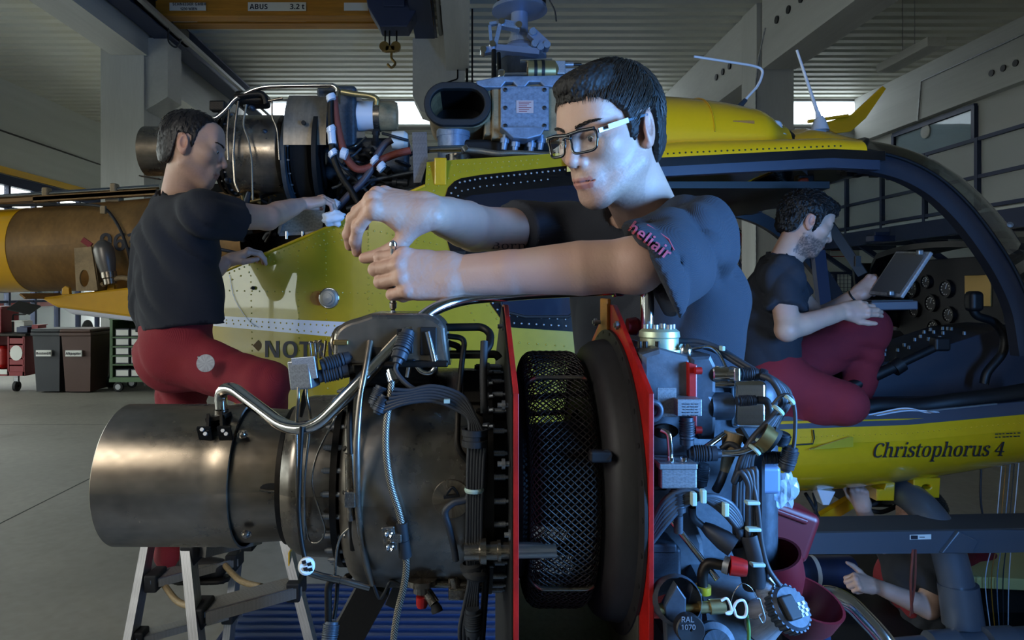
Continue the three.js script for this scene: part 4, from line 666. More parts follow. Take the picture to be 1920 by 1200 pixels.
// roof cowling, roof, gutters
function loft(xs, sec, nv = 20, th = 0.006, dirFn) { return sheet(xs.length - 1, nv, (u, v) => sec(xs[Math.round(u * (xs.length - 1))], v), th, dirFn || ((p) => V(0, 2.0 - p.y - 0.6, -DC - p.z).normalize())); }
{
  const tops = [[1180, 174], [1225, 177], [1290, 183], [1333, 190], [1390, 204], [1424, 218], [1440, 226]];
  const xs = Array.from({ length: 27 }, (_, i) => 1180 + i * 10);
  const sec = (px, v) => { const a = v * Math.PI, d0 = 3.2, x = P(px, 0, d0).x, yt = P(0, polyY(tops, px), d0).y, yb = 2.0, W = 0.7 - smooth(1380, 1440, px) * 0.1; const c = Math.cos(a), s = Math.sin(a); return V(x, yb + (yt - yb) * Math.pow(s, 0.55), -DC + W * Math.sign(c) * Math.pow(Math.abs(c), 0.75)); };
  const cw = obj('roof_cowling', [loft(xs, sec, 28)], M.yelloworange, HEL);
  obj('intake_lip', [sheet(2, 24, (u, v) => { const p = sec(1440, v); p.x += u * 0.06; p.y -= u * 0.05; return p; }, 0.005)], M.black, cw);
  const xs2 = Array.from({ length: 16 }, (_, i) => 1428 + i * 10), t2 = [[1428, 250], [1445, 240], [1490, 231], [1530, 240], [1578, 258]];
  obj('front_fairing', [loft(xs2, (px, v) => { const a = v * Math.PI, x = P(px, 0, 3.2).x, yt = P(0, polyY(t2, px), 3.2).y, c = Math.cos(a), s = Math.sin(a); return V(x, 2.0 + Math.max(0.005, yt - 2.0) * Math.pow(s, 0.6), -DC + 0.62 * c); }, 24)], M.yelloworange, HEL);
  const f = P(1240, 240, 2.86);
  for (const [x, y] of [[1287, 240], [1305, 262]]) { const p = P(x, y, 2.9); obj('screw_recess', [lathe([[0, 0.012], [0.006, 0.011], [0.006, 0]], p, V(0, 0.3, 1), 14)], M.black, cw); }
  obj('seam', [sweep(Array.from({ length: 12 }, (_, i) => sec(1290, 0.04 + i * 0.035).add(V(0, 0.002, 0.002))), 0.003, 5)], M.yellow, cw);
  obj('roof_patch', [extr([[0, 0], [0.09, 0], [0.09, 0.08], [0, 0.08]], 0.002).translate(P(1374, 0, 2.87).x, P(0, 262, 2.87).y, -2.87)], M.amber, cw);
  // roof slab with rounded edge
  const rx = Array.from({ length: 40 }, (_, i) => 1060 + i * 14.2);
  const rsec = (px, v) => { const e = polyY([[1060, 285], [1280, 262], [1560, 256], [1640, 262]], px), d0 = 2.75, y = P(0, e, d0).y, x = P(px, 0, d0).x; if (v < 0.5) { const t = v / 0.5; return V(x, mix(P(0, polyY([[1060, 312], [1230, 296], [1400, 287], [1560, 279], [1640, 283]], px), 2.70).y, y, Math.sin(t * 1.57)), -2.705 - 0.09 * (1 - Math.cos(t * 1.57))); } const t = (v - 0.5) * 2; return V(x, y + Math.sin(t * Math.PI) * 0.03, mix(-2.795, -4.35, t)); };
  const roof = obj('roof', [loft(rx, rsec, 16, 0.02, () => V(0, -1, -0.2).normalize())], M.yelloworange, HEL);
  const rv = []; for (let x = 1235; x < 1570; x += 11) { const p = rsec(x, 0.07); rv.push(rivetGeo.clone().scale(0.004, 0.003, 0.004).rotateX(Math.PI / 2).translate(p.x, p.y, p.z + 0.001)); } obj('rivets', rv, M.black, roof).userData.kind = 'stuff';
  const yl = (px) => polyY([[1060, 312], [1230, 296], [1400, 287], [1560, 279], [1640, 283]], px);
  obj('roof_trim', [sheet(30, 3, (u, v) => { const px = mix(1080, 1660, u); return P(px, yl(px) + v * 18, 2.7); }, 0.03)], M.glossblack, HEL);
  obj('door_rail', [sheet(30, 3, (u, v) => { const px = mix(1220, 1650, u); return P(px, yl(px) + 17 + v * 18, 2.69); }, 0.04)], mat('#2a3040', 0.4, 0.2), HEL);
  obj('headliner', [sheet(20, 6, (u, v) => V(mix(0.72, 1.6, u), 1.93 - Math.sin(v * 3.14) * 0.02, mix(-3.0, -4.3, v)), 0.03, () => V(0, -1, 0))], M.black, HEL);
  obj('rear_bulkhead', [sheet(4, 6, (u, v) => V(0.72 + u * 0.02, mix(0.95, 1.93, v), mix(-2.74, -4.3, u)), 0.03, () => V(-1, 0, 0))], M.cabin, HEL);
  // antennas, lamp cap, fin
  const an = obj('loop_antenna', [pipe([P(1301, 106, 3.4), P(1412, 123, 3.4), P(1432, 130, 3.4), P(1424, 158, 3.4), P(1390, 195, 3.4)], 0.0065, 0.06)], M.stripe, HEL);
  obj('antenna_foot', [rod(P(1398, 187, 3.4), P(1384, 203, 3.4), 0.011, 0.016)], M.casting2, an);
  const wa = obj('whip_antenna', [rod(P(1534, 215, 3.4), P(1494, 94, 3.4), 0.009, 0.006), rod(P(1536, 228, 3.4), P(1533, 210, 3.4), 0.017, 0.01)], M.stripe, HEL);
  obj('antenna_foot', [lathe([[0, 0.045], [0.05, 0.028], [0.07, 0.015], [0.07, 0]], P(1537, 245, 3.4), V(0, 1, 0), 24)], M.stripe, wa);
  obj('antenna_cap', [lathe([[0, 0.065], [0.006, 0.062], [0.012, 0.05], [0.055, 0.043], [0.064, 0.036], [0.066, 0]], P(1446, 257, 3.0), V(0, 1, 0), 28)], M.stripe, HEL);
  const fq = (x, y) => { const v = P(x, y, 4.0); return [v.x, v.y]; };
  obj('wire_cutter_fin', [extr([fq(1652, 164), fq(1657, 168), fq(1620, 222), fq(1592, 247), fq(1566, 250), fq(1545, 240), fq(1545, 232), fq(1596, 216)], 0.015, 0.003).translate(0, 0, -4.0), rod(P(1515, 228, 3.95), P(1590, 217, 3.95), 0.01)], M.yellow, HEL);
}
// canopy
{
  const ridge = [[1600, 262], [1640, 266], [1700, 279], [1760, 302], [1820, 336], [1870, 376], [1920, 428], [1960, 486], [1985, 560]], near = [[1600, 282], [1640, 287], [1700, 303], [1760, 335], [1815, 385], [1860, 442], [1900, 505], [1930, 575], [1945, 660]];
  const N = near.map(([x, y], i) => P(x, y, 2.72 + i * 0.018)), Rg = ridge.map(([x, y]) => P(x, y, DC - 0.35)).map((p, i) => V(p.x, p.y + 0.0, -DC));
  const cN = new THREE.CatmullRomCurve3(N), cR = new THREE.CatmullRomCurve3(Rg);
  const arc = (u, v) => { const a = cN.getPoint(u), r = cR.getPoint(u), t = v * 2 - 1, z = a.z + (2 * -DC - 2 * a.z) * v; const k = 1 - t * t; return V(mix(a.x, r.x, Math.pow(k, 0.8)), mix(a.y, r.y, Math.pow(k, 0.6)), z); };
  const fr = obj('canopy_frame', [sheet(40, 4, (u, v) => { const a = cN.getPoint(u), b = cN.getTangent(u), n = V(b.y, -b.x, 0).normalize(); return a.clone().addScaledVector(n, -v * -0.001 - (v) * -0.075 * (1)).add(V(0, 0, 0.012 * Math.sin(v * 3.14))); }, 0.05), sheet(40, 3, (u, v) => { const a = cN.getPoint(u), b = cN.getTangent(u), n = V(b.y, -b.x, 0).normalize(); const q = a.clone().addScaledVector(n, v * 0.075); q.z = -2 * DC - a.z; return q; }, 0.05, () => V(0, 0, 1))], mat('#2a2b33', 0.4, 0.1), HEL);
  obj('canopy_seal', [sweep(cN.getPoints(40).map(p => p.add(V(0, 0.004, 0.004))), 0.008, 6), sweep(Array.from({ length: 30 }, (_, i) => arc(0.04, i / 29)), 0.012, 6), sweep(Array.from({ length: 40 }, (_, i) => arc(0.04 + i / 39 * 0.95, 0.5)), 0.014, 6)], M.black, fr);
  obj('windshield', [sheet(30, 24, (u, v) => arc(0.04 + u * 0.96, v), 0.004, () => V(0, -1, 0))], M.glass, HEL);
  obj('canopy_roof', [sheet(8, 20, (u, v) => arc(u * 0.3, v), 0.012, () => V(0, -1, 0))], M.glossblack, HEL);
  obj('frame_screw', [lathe([[0, 0.012], [0.006, 0.012], [0.008, 0]], P(1893, 422, 2.8), V(-0.3, 0.3, 1), 14)], M.alu, HEL);
}
// lower shell, floor, cockpit
{
  const shellSec = (x, v) => { const a = v * Math.PI, w = halfW(x, 1.2), yt = 0.93 + smooth(1.0, 2.6, x) * 0.03, dep = 0.40 - smooth(1.4, 3.2, x) * 0.2 - smooth(-0.2, -1.4, x) * 0.15 + (x < -0.2 ? 0 : 0); return V(x, yt - dep * Math.pow(Math.sin(a), 0.75), -DC + w * Math.sign(Math.cos(a)) * Math.pow(Math.abs(Math.cos(a)), 0.55)); };
  const sh = obj('lower_shell', [sheet(50, 40, (u, v) => shellSec(mix(0.3, 3.3, u), v), 0.01, (p) => V(0, 0.3, -DC - p.z).normalize())], M.yellow, HEL);
  const rim = (px) => polyY([[1240, 812], [1500, 803], [1700, 796], [1920, 776], [1990, 768]], px);
  obj('lower_skirt', [sheet(50, 6, (u, v) => { const px = mix(1230, 1990, u), p = P(px, rim(px) + v * 30, 2.7), w = halfW(p.x, 1.2); return V(p.x * (DC - w) / 2.7, EYE + (p.y - EYE) * (DC - w) / 2.7, -(DC - w) + 0.003); }, 0.012)], M.yellow, sh);
  rivList.length = 0;
  for (let px = 1500; px < 1925; px += 10) { const p = P(px, rim(px) + 16, 2.7), w = halfW(p.x, 1.2), k = (DC - w) / 2.7; rivList.push(rivetGeo.clone().scale(0.003, 0.002, 0.003).rotateX(Math.PI / 2).translate(p.x * k, EYE + (p.y - EYE) * k, -(DC - w) + 0.004)); }
  obj('rivets', rivList.splice(0), M.yellow, sh).userData.kind = 'stuff';
  obj('door_sill', [sheet(50, 5, (u, v) => { const px = mix(1230, 1990, u), p = P(px, rim(px) - v * 22, 2.7), w = halfW(p.x, 1.2), k = (DC - w) / 2.7; return V(p.x * k, EYE + (p.y - EYE) * k, -(DC - w) + 0.008 - v * 0.02); }, 0.06)], M.sill, HEL);
  obj('sill_seam', [sweep([P(1525, 806, 2.685), P(1527, 822, 2.685), P(1524, 832, 2.685), P(1440, 838, 2.685)], 0.003, 5)], M.black, sh);
  obj('cabin_floor', [sheet(30, 8, (u, v) => V(mix(0.72, 3.0, u), 0.955 + u * 0.015, mix(-2.74, -4.3, v)), 0.04, () => V(0, -1, 0))], M.cabin, HEL);
  obj('step_pocket', [extr([[0, 0], [0.17, 0.012], [0.17, 0.05], [0.155, 0.05]], 0.01).translate(P(1515, 0, 2.69).x, P(0, 842, 2.69).y, -2.685)], M.olive, sh);
  // script name: sheared serif lettering
  const shellOn = (px, py, off) => { let d = 2.72; for (let i = 0; i < 14; i++) { const p = P(px, py, d); const w = halfW(p.x, 1.2), dep = 0.40 - smooth(1.4, 3.2, p.x) * 0.2, yt = 0.93 + smooth(1.0, 2.6, p.x) * 0.03, s = clamp((yt - p.y) / dep, 0, 0.97), a = Math.asin(Math.pow(s, 1 / 0.75)); d = mix(d, DC - w * Math.pow(Math.cos(a), 0.55) - off, 0.7); } return P(px, py, d); };
  const name = (str, px, py, wpx, hScale, m, shear, slope, f) => { const g = text(str, 0.1, 0.001, f, 4); const bb = g.boundingBox, p = g.attributes.position, s = wpx / (bb.max.x - bb.min.x + shear * 0.1); for (let i = 0; i < p.count; i++) { const x = px + (p.getX(i) + p.getY(i) * shear) * s, y = py - p.getY(i) * s * hScale + slope * (x - px), q = shellOn(x, y, 0.006 + (p.getZ(i) > 0 ? 0.0015 : 0)); p.setXYZ(i, q.x, q.y, q.z); } g.computeVertexNormals(); return obj('lettering', [g], m, sh); };
  name('Christophorus 4', 1634, 858, 252, 1.15, M.ink, 0.3, -0.012, fontS);
  { const t = []; for (let r = 0; r < 2; r++) for (let i = 0; i < 7; i++) { const x = 1866 + i * 7, y = 815 + r * 6 - i * 0.35; t.push(sheet(2, 1, (u, v) => shellOn(x + u * (5.5 - (i + r) % 3), y - v * 2, 0.0065), 0.0006)); } obj('small_print', t, M.ink, sh).userData.kind = 'stuff'; }
  // cockpit
  const xP = 2.62;
  const ip = obj('instrument_panel', [extr([[-4.12, 1.22], [-3.95, 1.12], [-3.5, 1.1], [-3.3, 0.98], [-3.0, 0.98], [-2.85, 1.1], [-2.85, 1.55], [-3.2, 1.62], [-3.9, 1.62], [-4.15, 1.5]], 0.05, 0.005).rotateY(-Math.PI / 2).translate(xP + 0.05, 0, 0)], M.panel, HEL);
  // (x of the outline is world z)
  const gauge = (z, y, r) => { const g = obj('gauge', [lathe([[0, r], [0.02, r], [0.02, r * 0.82], [0.012, r * 0.8], [0.012, 0]], V(xP - 0.005, y, z), V(-1, 0, 0), 24)], M.black, ip); obj('dial', [lathe([[0.0125, 0], [0.0128, r * 0.78], [0.013, 0]], V(xP - 0.005, y, z), V(-1, 0, 0), 20)], mat('#2a2b2e', 0.5), g); const tk = []; for (let k = 0; k < 10; k++) { const a = k * 0.55; tk.push(B(xP - 0.02, y + Math.sin(a) * r * 0.62, z + Math.cos(a) * r * 0.62, 0.002, r * 0.12, r * 0.12)); } tk.push(bar(V(xP - 0.02, y, z), V(xP - 0.02, y + r * 0.5, z + r * 0.2), 0.002, 0.004, V(1, 0, 0))); obj('markings', tk, M.paper, g); };
  for (const [z, y, r] of [[-3.98, 1.46, 0.05], [-3.86, 1.5, 0.04], [-3.96, 1.34, 0.045], [-3.82, 1.38, 0.05], [-3.7, 1.46, 0.05], [-3.8, 1.24, 0.05], [-3.68, 1.32, 0.045], [-3.68, 1.18, 0.035], [-3.28, 1.53, 0.04], [-3.14, 1.52, 0.045], [-2.98, 1.42, 0.05], [-3.0, 1.12, 0.03], [-3.6, 1.14, 0.03]]) gauge(z, y, r);
  for (const y of [1.37, 1.2]) { const s = obj('display', [B(xP - 0.008, y, -3.22, 0.02, 0.14, 0.17, 0.004)], M.cabin, ip); obj('screen', [B(xP - 0.02, y, -3.22, 0.004, 0.11, 0.13)], M.glossblack, s); }
  obj('blank_plate', [B(xP - 0.006, 1.45, -3.48, 0.012, 0.16, 0.18, 0.003)], M.brass, ip);
  const sw = []; for (let k = 0; k < 24; k++) sw.push(B(xP - 0.012, 1.3 - (k % 8) * 0.022, -3.0 + Math.floor(k / 8) * 0.035, 0.012, 0.012, 0.018)); obj('switches', sw, M.paper, ip).userData.kind = 'stuff';
  obj('glare_shield', [sheet(20, 10, (u, v) => { const z = mix(-4.25, -2.85, u), e = Math.sin(u * Math.PI); return V(xP - 0.36 * v * (0.75 + 0.25 * e) + 0.12, 1.66 + 0.06 * e - v * 0.02 - (u < 0.12 ? (0.12 - u) * 2.2 : 0), z); }, 0.03, () => V(0, -1, 0)), sheet(10, 6, (u, v) => V(mix(xP - 0.22, xP + 0.1, u), mix(1.18, 1.62, v) + (1 - v) * (1 - u) * 0.14, -4.24 + 0.1 * Math.pow(1 - v, 2)), 0.02, () => V(0, 0, 1))], M.black, HEL);
  obj('compass', [B(2.28, 1.735, -3.75, 0.12, 0.035, 0.08, 0.006), B(2.27, 1.76, -3.72, 0.08, 0.02, 0.01)], M.navy, HEL);
  const cons = obj('centre_console', [extr([[1.75, 0.95], [2.6, 0.95], [2.6, 1.28], [2.42, 1.26], [2.0, 1.12], [1.9, 1.12], [1.9, 1.1], [1.75, 1.1]], 0.4, 0.006).translate(0, 0, -3.55)], M.cabin, HEL);
  seed = 5; const kn = []; for (let k = 0; k < 40; k++) { const x = rr(1.78, 2.4), y = x < 1.95 ? 1.12 : 1.12 + (x - 1.98) * 0.33; kn.push(latheY([[0, 0.008], [0.016, 0.007], [0.016, 0]], x, y, rr(-3.48, -3.2), 8)); } obj('knobs', kn, M.alu, cons).userData.kind = 'stuff';
  obj('console_rail', [extr([[0.95, 0.95], [1.78, 0.95], [1.78, 1.1], [0.95, 1.06]], 0.3, 0.006).translate(0, 0, -3.6)], M.cabin, HEL);
  obj('avionics_box', [B(1.68, 1.17, -3.3, 0.2, 0.16, 0.25, 0.006), B(1.82, 1.17, -3.3, 0.04, 0.14, 0.2, 0.004)], M.black, HEL);
  obj('collective_lever', [rod(P(1590, 728, 2.95), P(1680, 686, 2.95), 0.026, 0.024), rod(P(1680, 686, 2.95), P(1760, 648, 2.95), 0.018), rod(P(1675, 692, 2.95), P(1690, 682, 2.95), 0.034), B(P(1762, 645, 2.95).x, P(1762, 645, 2.95).y, -2.95, 0.07, 0.06, 0.05, 0.012)], M.black, HEL);
  obj('cyclic_stick', [tube([P(1845, 720, 3.0), P(1850, 700, 3.0), P(1880, 660, 3.0), P(1882, 630, 3.0), P(1865, 605, 3.0), P(1830, 590, 3.0), P(1822, 572, 3.0)], 0.018, 50, 12), B(P(1826, 565, 3.0).x, P(1826, 565, 3.0).y, -3.0, 0.06, 0.09, 0.06, 0.02)], M.black, HEL);
  obj('side_cover', [B(2.62, 1.05, -3.05, 0.02, 0.4, 0.5)], M.panel, HEL);
  obj('floor_hose', [tube([P(1585, 778, 2.78), P(1640, 762, 2.78), P(1720, 762, 2.78), P(1800, 752, 2.76), P(1860, 745, 2.76), P(1960, 728, 2.78)], 0.035, 60, 14)], M.black, HEL);
  for (let k = 0; k < 4; k++) obj('loose_wire', [tube([P(1610 - k * 8, 788, 2.72), P(1650, 778 - k * 1.5, 2.71), P(1700, 770 - k * 1.5, 2.71), P(1740, 771 + k, 2.71), P(1780, 776 + k, 2.71)], 0.0035, 30, 6)], [M.stripe, M.bluegrey, M.amber, M.stripe][k], HEL);
  obj('sill_strip', [bar(P(1740, 770, 2.7), P(1868, 757, 2.7), 0.01, 0.006)], M.alu, HEL);
  // far side posts and belts seen through the door
  const fp = obj('far_post', [bar(P(1533, 470, 4.2), P(1548, 600, 4.2), 0.05, 0.07, V(1, 0, 0))], mat('#3b4560', 0.5), HEL); obj('far_pillar', [bar(P(1410, 330, 4.25), P(1410, 385, 4.25), 0.06, 0.3, V(1, 0, 0))], M.cabin, HEL);
  obj('seat_belt', [bar(P(1555, 420, 4.0), P(1618, 515, 3.9), 0.06, 0.05), B(P(1605, 490, 3.9).x, P(1605, 490, 3.9).y, -3.88, 0.03, 0.06, 0.01)], mat('#585858', 0.8), HEL);
  const ex = P(1456, 370, 4.1), es = obj('exit_sign', [B(ex.x, ex.y, ex.z, 0.1, 0.04, 0.004)], M.paper, HEL);
  const tg = text('EXIT', 0.028, 0.003); obj('lettering', [tg.translate(ex.x - 0.036, ex.y - 0.014, ex.z + 0.002)], M.ink, es);
  obj('far_roof_rail', [bar(P(1410, 385, 4.15), P(1470, 378, 4.15), 0.2, 0.06), bar(P(1240, 375, 4.15), P(1420, 382, 4.15), 0.15, 0.12)], M.cabin, HEL);
  obj('far_sill', [bar(P(1240, 640, 4.3), P(1920, 640, 4.3), 0.05, 0.14)], M.cabin, HEL);
  const hs = obj('handset', [B(P(1508, 345, 3.6).x, P(1508, 345, 3.6).y, -3.6, 0.09, 0.1, 0.06, 0.015)], M.black, HEL);
  obj('handset_cap', [rotB(P(1507, 345, 3.55), 0.05, 0.06, 0.03, V(1, 0.2, 0), V(-0.2, 1, 0), 0.01)], M.redorange, hs);
  obj('coiled_lead', [sweep(Array.from({ length: 90 }, (_, i) => { const p = P(1455 + Math.sin(i * 0.035) * 8, 322 + i * 0.5, 3.6); return p.add(V(Math.cos(i * 0.9) * 0.014, 0, Math.sin(i * 0.9) * 0.014)); }), 0.004, 5)], M.black, HEL);
  seed = 17; const bo = []; for (let k = 0; k < 30; k++) { const px = rr(1560, 1760), p = P(px, 305 + rr(0, 22) + (px - 1560) * 0.06, rr(3.3, 3.9)); bo.push(B(p.x, p.y, p.z, rr(0.02, 0.06), rr(0.02, 0.04), 0.05, 0.004)); }
  obj('overhead_panel', bo, M.panel, HEL).userData.kind = 'stuff';
}
// landing gear
{
  const D = 2.62;
  const sb = obj('skid_step', [sheet(30, 4, (u, v) => { const px = mix(1400, 1990, u); return P(px, mix(1040, 1036, u) - v * mix(38, 44, u) + smooth(0.8, 1, u) * 6 * (v - 0.5), D); }, 0.16)], M.skid, HEL);
  obj('grip_top', [sheet(30, 2, (u, v) => { const px = mix(1400, 1990, u); const p = P(px, mix(1001, 991, u), D); p.y += 0.004; p.z -= v * 0.17; return p; }, 0.006, () => V(0, -1, 0))], M.grip, sb);
  obj('step_label', [sheet(4, 1, (u, v) => P(1706 + u * 40, 1012 - v * 9 - u, D - 0.002), 0.001), ], M.paper, sb);
  obj('label_print', [sheet(1, 1, (u, v) => P(1708 + u * 13, 1011 - v * 7, D - 0.0035), 0.0005), sheet(1, 1, (u, v) => P(1724 + u * 10, 1008 - v * 1.5, D - 0.0035), 0.0005)], M.ink, sb);
  obj('step_bracket', [extr([[-0.06, -0.03], [0.05, -0.03], [0.07, 0.01], [0, 0.045]], 0.01, 0.004).translate(P(1792, 1018, D).x, P(1792, 1018, D).y, -D + 0.004)], M.skid, sb);
  obj('cross_tube', [tube([P(1640, 925, 3.4), P(1690, 922, 3.0), P(1728, 950, 2.85), P(1765, 1000, 2.75), P(1785, 1060, 2.72), P(1800, 1130, 2.7), P(1812, 1200, 2.68), P(1820, 1250, 2.66)], 0.062, 60, 28)], M.skid, HEL);
  obj('tube_sleeve', [rod(P(1806, 1170, 2.69), P(1796, 1095, 2.7), 0.072, 0.07, 28), rod(P(1776, 1120, 2.72), P(1768, 1035, 2.72), 0.016)], M.skid, HEL);
  obj('skid_tube', [rod(P(1680, 1222, 2.64), P(2050, 1190, 2.6), 0.05, 0.05, 24), rod(P(1745, 1214, 2.6), P(1795, 1210, 2.6), 0.06), rod(P(1850, 1207, 2.6), P(1900, 1204, 2.6), 0.06)], M.skid, HEL);
  obj('tube_clamp', [extr([[0, 0], [0.065, 0], [0.07, 0.09], [0.05, 0.1], [0.03, 0.04], [0, 0.04]], 0.12, 0.005).translate(P(1640, 0, 2.95).x, P(0, 934, 2.95).y, -3.05)], M.yellow, HEL);
  obj('tube_clamp', [extr([[0, 0], [0.1, 0], [0.105, 0.075], [0, 0.075]], 0.1, 0.005, [circ(0.05, 0.042, 0.024, 16, 0.015)]).translate(P(1714, 0, 2.9).x, P(0, 931, 2.9).y, -3.0)], M.yellow, HEL);
  obj('belly_light', [extr([[0, 0.06], [0.07, 0.05], [0.045, 0], [0.025, 0]], 0.05, 0.004).translate(P(1533, 0, 2.9).x, P(0, 945, 2.9).y, -2.95)], M.stripe, HEL);
  obj('cargo_hook', [bar(P(1520, 985, 3.2), P(1595, 940, 3.2), 0.04, 0.05), rod(P(1545, 975, 3.2), P(1562, 1000, 3.2), 0.014)], M.yellow, HEL);
  obj('belly_wires', [tube([P(1510, 925, 3.1), P(1525, 950, 3.1), P(1535, 970, 3.1)], 0.008), tube([P(1525, 925, 3.15), P(1530, 950, 3.1), P(1528, 965, 3.1)], 0.007), tube([P(1610, 915, 3.2), P(1620, 950, 3.15), P(1650, 960, 3.1), P(1690, 945, 3.1)], 0.01), tube([P(1600, 915, 3.2), P(1610, 945, 3.15), P(1640, 945, 3.1), P(1660, 930, 3.1)], 0.01), B(P(1615, 925, 3.3).x, P(1615, 925, 3.3).y, -3.3, 0.2, 0.08, 0.2, 0.02)], M.rubber, HEL);
}
// ---------- the dismounted turbine engine in front: its axis runs along x, 1.12 m from the viewpoint ----------
const ENG = thing('turbine_engine', 'dismounted turbine engine with steel exhaust pipe and red firewall plates', 'engine');
const AD = 1.12, AY = P(0, 888, AD).y, EX = (px) => (px - VX) / FOC * AD, ER = (v) => v / FOC * AD;
function EP(px, py, R, lift = 0) {                          // where a sight line meets a cylinder of R pixels about the engine axis
  const r = ER(R) + lift, k = (VY - py) / FOC, b0 = EYE - AY;
  const A = k * k + 1, Bq = b0 * k - AD, C = b0 * b0 + AD * AD - r * r, D = Bq * Bq - A * C;
  return P(px, py, D > 0 ? (-Bq - Math.sqrt(D)) / A : -Bq / A);
}
const eLathe = (prof, seg = 72) => latheX(prof.map(([x, r]) => [EX(x), ER(r)]), AY, -AD, seg);
const ring = (name, x0, x1, r0, r1, m, parent = ENG, seg = 72) => obj(name, [eLathe([[x0, r0], [x0, r1], [x1, r1], [x1, r0]], seg)], m, parent);
function boltRing(px, r, n, parent, len = 0.012, dirx = 1, m = M.alu, s = 0.0045) { const bs = []; for (let k = 0; k < n; k++) { const a = k / n * 6.28319 + 0.05; const p = V(EX(px), AY + Math.sin(a) * ER(r), -AD + Math.cos(a) * ER(r)); bs.push(place(new THREE.CylinderGeometry(s, s, len, 6), p.clone().add(V(dirx * len / 2, 0, 0)), V(1, 0, 0)), place(new THREE.CylinderGeometry(s * 0.6, s * 0.6, len * 1.6, 6), p.clone().add(V(dirx * len / 2, 0, 0)), V(1, 0, 0))); } const o = obj('bolts', bs, m, parent); o.userData.kind = 'stuff'; return o; }
function plug(a, b, r, m = M.connector, parent = ENG, name = 'connector') {   // ribbed electrical connector from a to b
  const L = a.distanceTo(b), d = b.clone().sub(a), pr = [[0, 0], [0, r * 0.8], [L * 0.12, r * 0.8], [L * 0.14, r]];
  for (let k = 0; k < 5; k++) { const t = 0.16 + k * 0.07; pr.push([L * t, r], [L * (t + 0.02), r * 0.9], [L * (t + 0.045), r * 0.9], [L * (t + 0.06), r]); }
  pr.push([L * 0.55, r], [L * 0.56, r * 0.78], [L * 0.68, r * 0.78], [L * 0.69, r * 0.92], [L * 0.86, r * 0.9], [L * 0.88, r * 0.6], [L, r * 0.5], [L, 0]);
  const o = obj(name, [lathe(pr, a, d, 22)], m, parent);
  obj('lock_ring', [lathe([[L * 0.58, r * 0.8], [L * 0.6, r * 0.95], [L * 0.65, r * 0.95], [L * 0.67, r * 0.8]], a, d, 22)], M.casting2, o);
  return o;
}
const cab = (name, pts, r, m = M.cable, parent = ENG, rad = 9) => obj(name, [tube(pts.map(([x, y, d]) => P(x, y, d)), r, Math.max(16, pts.length * 9), rad)], m, parent);
const box = (name, px, py, d, w, h, dep, m, r = 0.004, parent = ENG) => { const p = P(px, py, d); return obj(name, [B(p.x, p.y, p.z, w / FOC * d, h / FOC * d, dep, r)], m, parent); };

// exhaust
const exh = obj('exhaust_pipe', [eLathe([[238, 124], [237, 127], [239, 129], [385, 129], [420, 129.5], [432, 128], [446, 130.5], [462, 131.5], [470, 131.5], [471, 128]], 96), eLathe([[238, 124], [460, 124], [470, 118]], 96)], M.exhaust, ENG);
for (const [x, y] of [[455, 815], [462, 1000], [462, 905 + 300]]) { const p = EP(x, y, 131), n = V(0, (p.y - AY), p.z + AD).normalize(); obj('rivet', [lathe([[0, 0.006], [0.004, 0.006], [0.006, 0.0045], [0.007, 0]], p, n, 14), lathe([[0, 0.008], [0.0015, 0.008], [0.0015, 0]], p, n, 14)], M.steel, exh); }
const noz = obj('nozzle', [eLathe([[466, 122], [500, 121], [552, 118], [556, 116]], 96)], M.exhaust, ENG);
{ const sl = EP(505, 914, 120, 0.001); obj('slot', [sheet(10, 3, (u, v) => EP(487 + u * 58, 914 - Math.sin(Math.pow(u, 0.6) * 3.0) * 7 * (v - 0.5) * 2 - u * 1, 120, 0.0015), 0.003)], M.soot, noz); obj('slot_lip', [sweep(Array.from({ length: 9 }, (_, i) => EP(487 + i * 7, 918 + Math.sin(i / 8 * 3) * 3, 120, 0.002)), 0.0022, 6)], M.steel, noz); }
ring('band_clamp', 549, 557, 112, 125, M.darkmetal);
obj('turbine_case', [eLathe([[556, 116], [560, 132], [575, 142], [585, 145], [640, 147], [652, 147]], 96)], M.casing, ENG);
const fl1 = ring('case_flange', 649, 660, 130, 163, M.darkmetal); boltRing(660, 156, 26, fl1); boltRing(649, 156, 26, fl1, 0.01, -1);
obj('combustion_case', [eLathe([[660, 130], [664, 158], [672, 176], [684, 188], [700, 194], [730, 196], [860, 197], [895, 196], [904, 190]], 112)], M.casing, ENG);
const fl2 = ring('case_flange', 902, 918, 150, 207, M.darkmetal); boltRing(918, 200, 34, fl2, 0.016); boltRing(902, 200, 34, fl2, 0.008, -1, M.darkmetal);
obj('heat_shield', [eLathe([[918, 192], [930, 188], [945, 186]], 80)], M.soot, ENG);
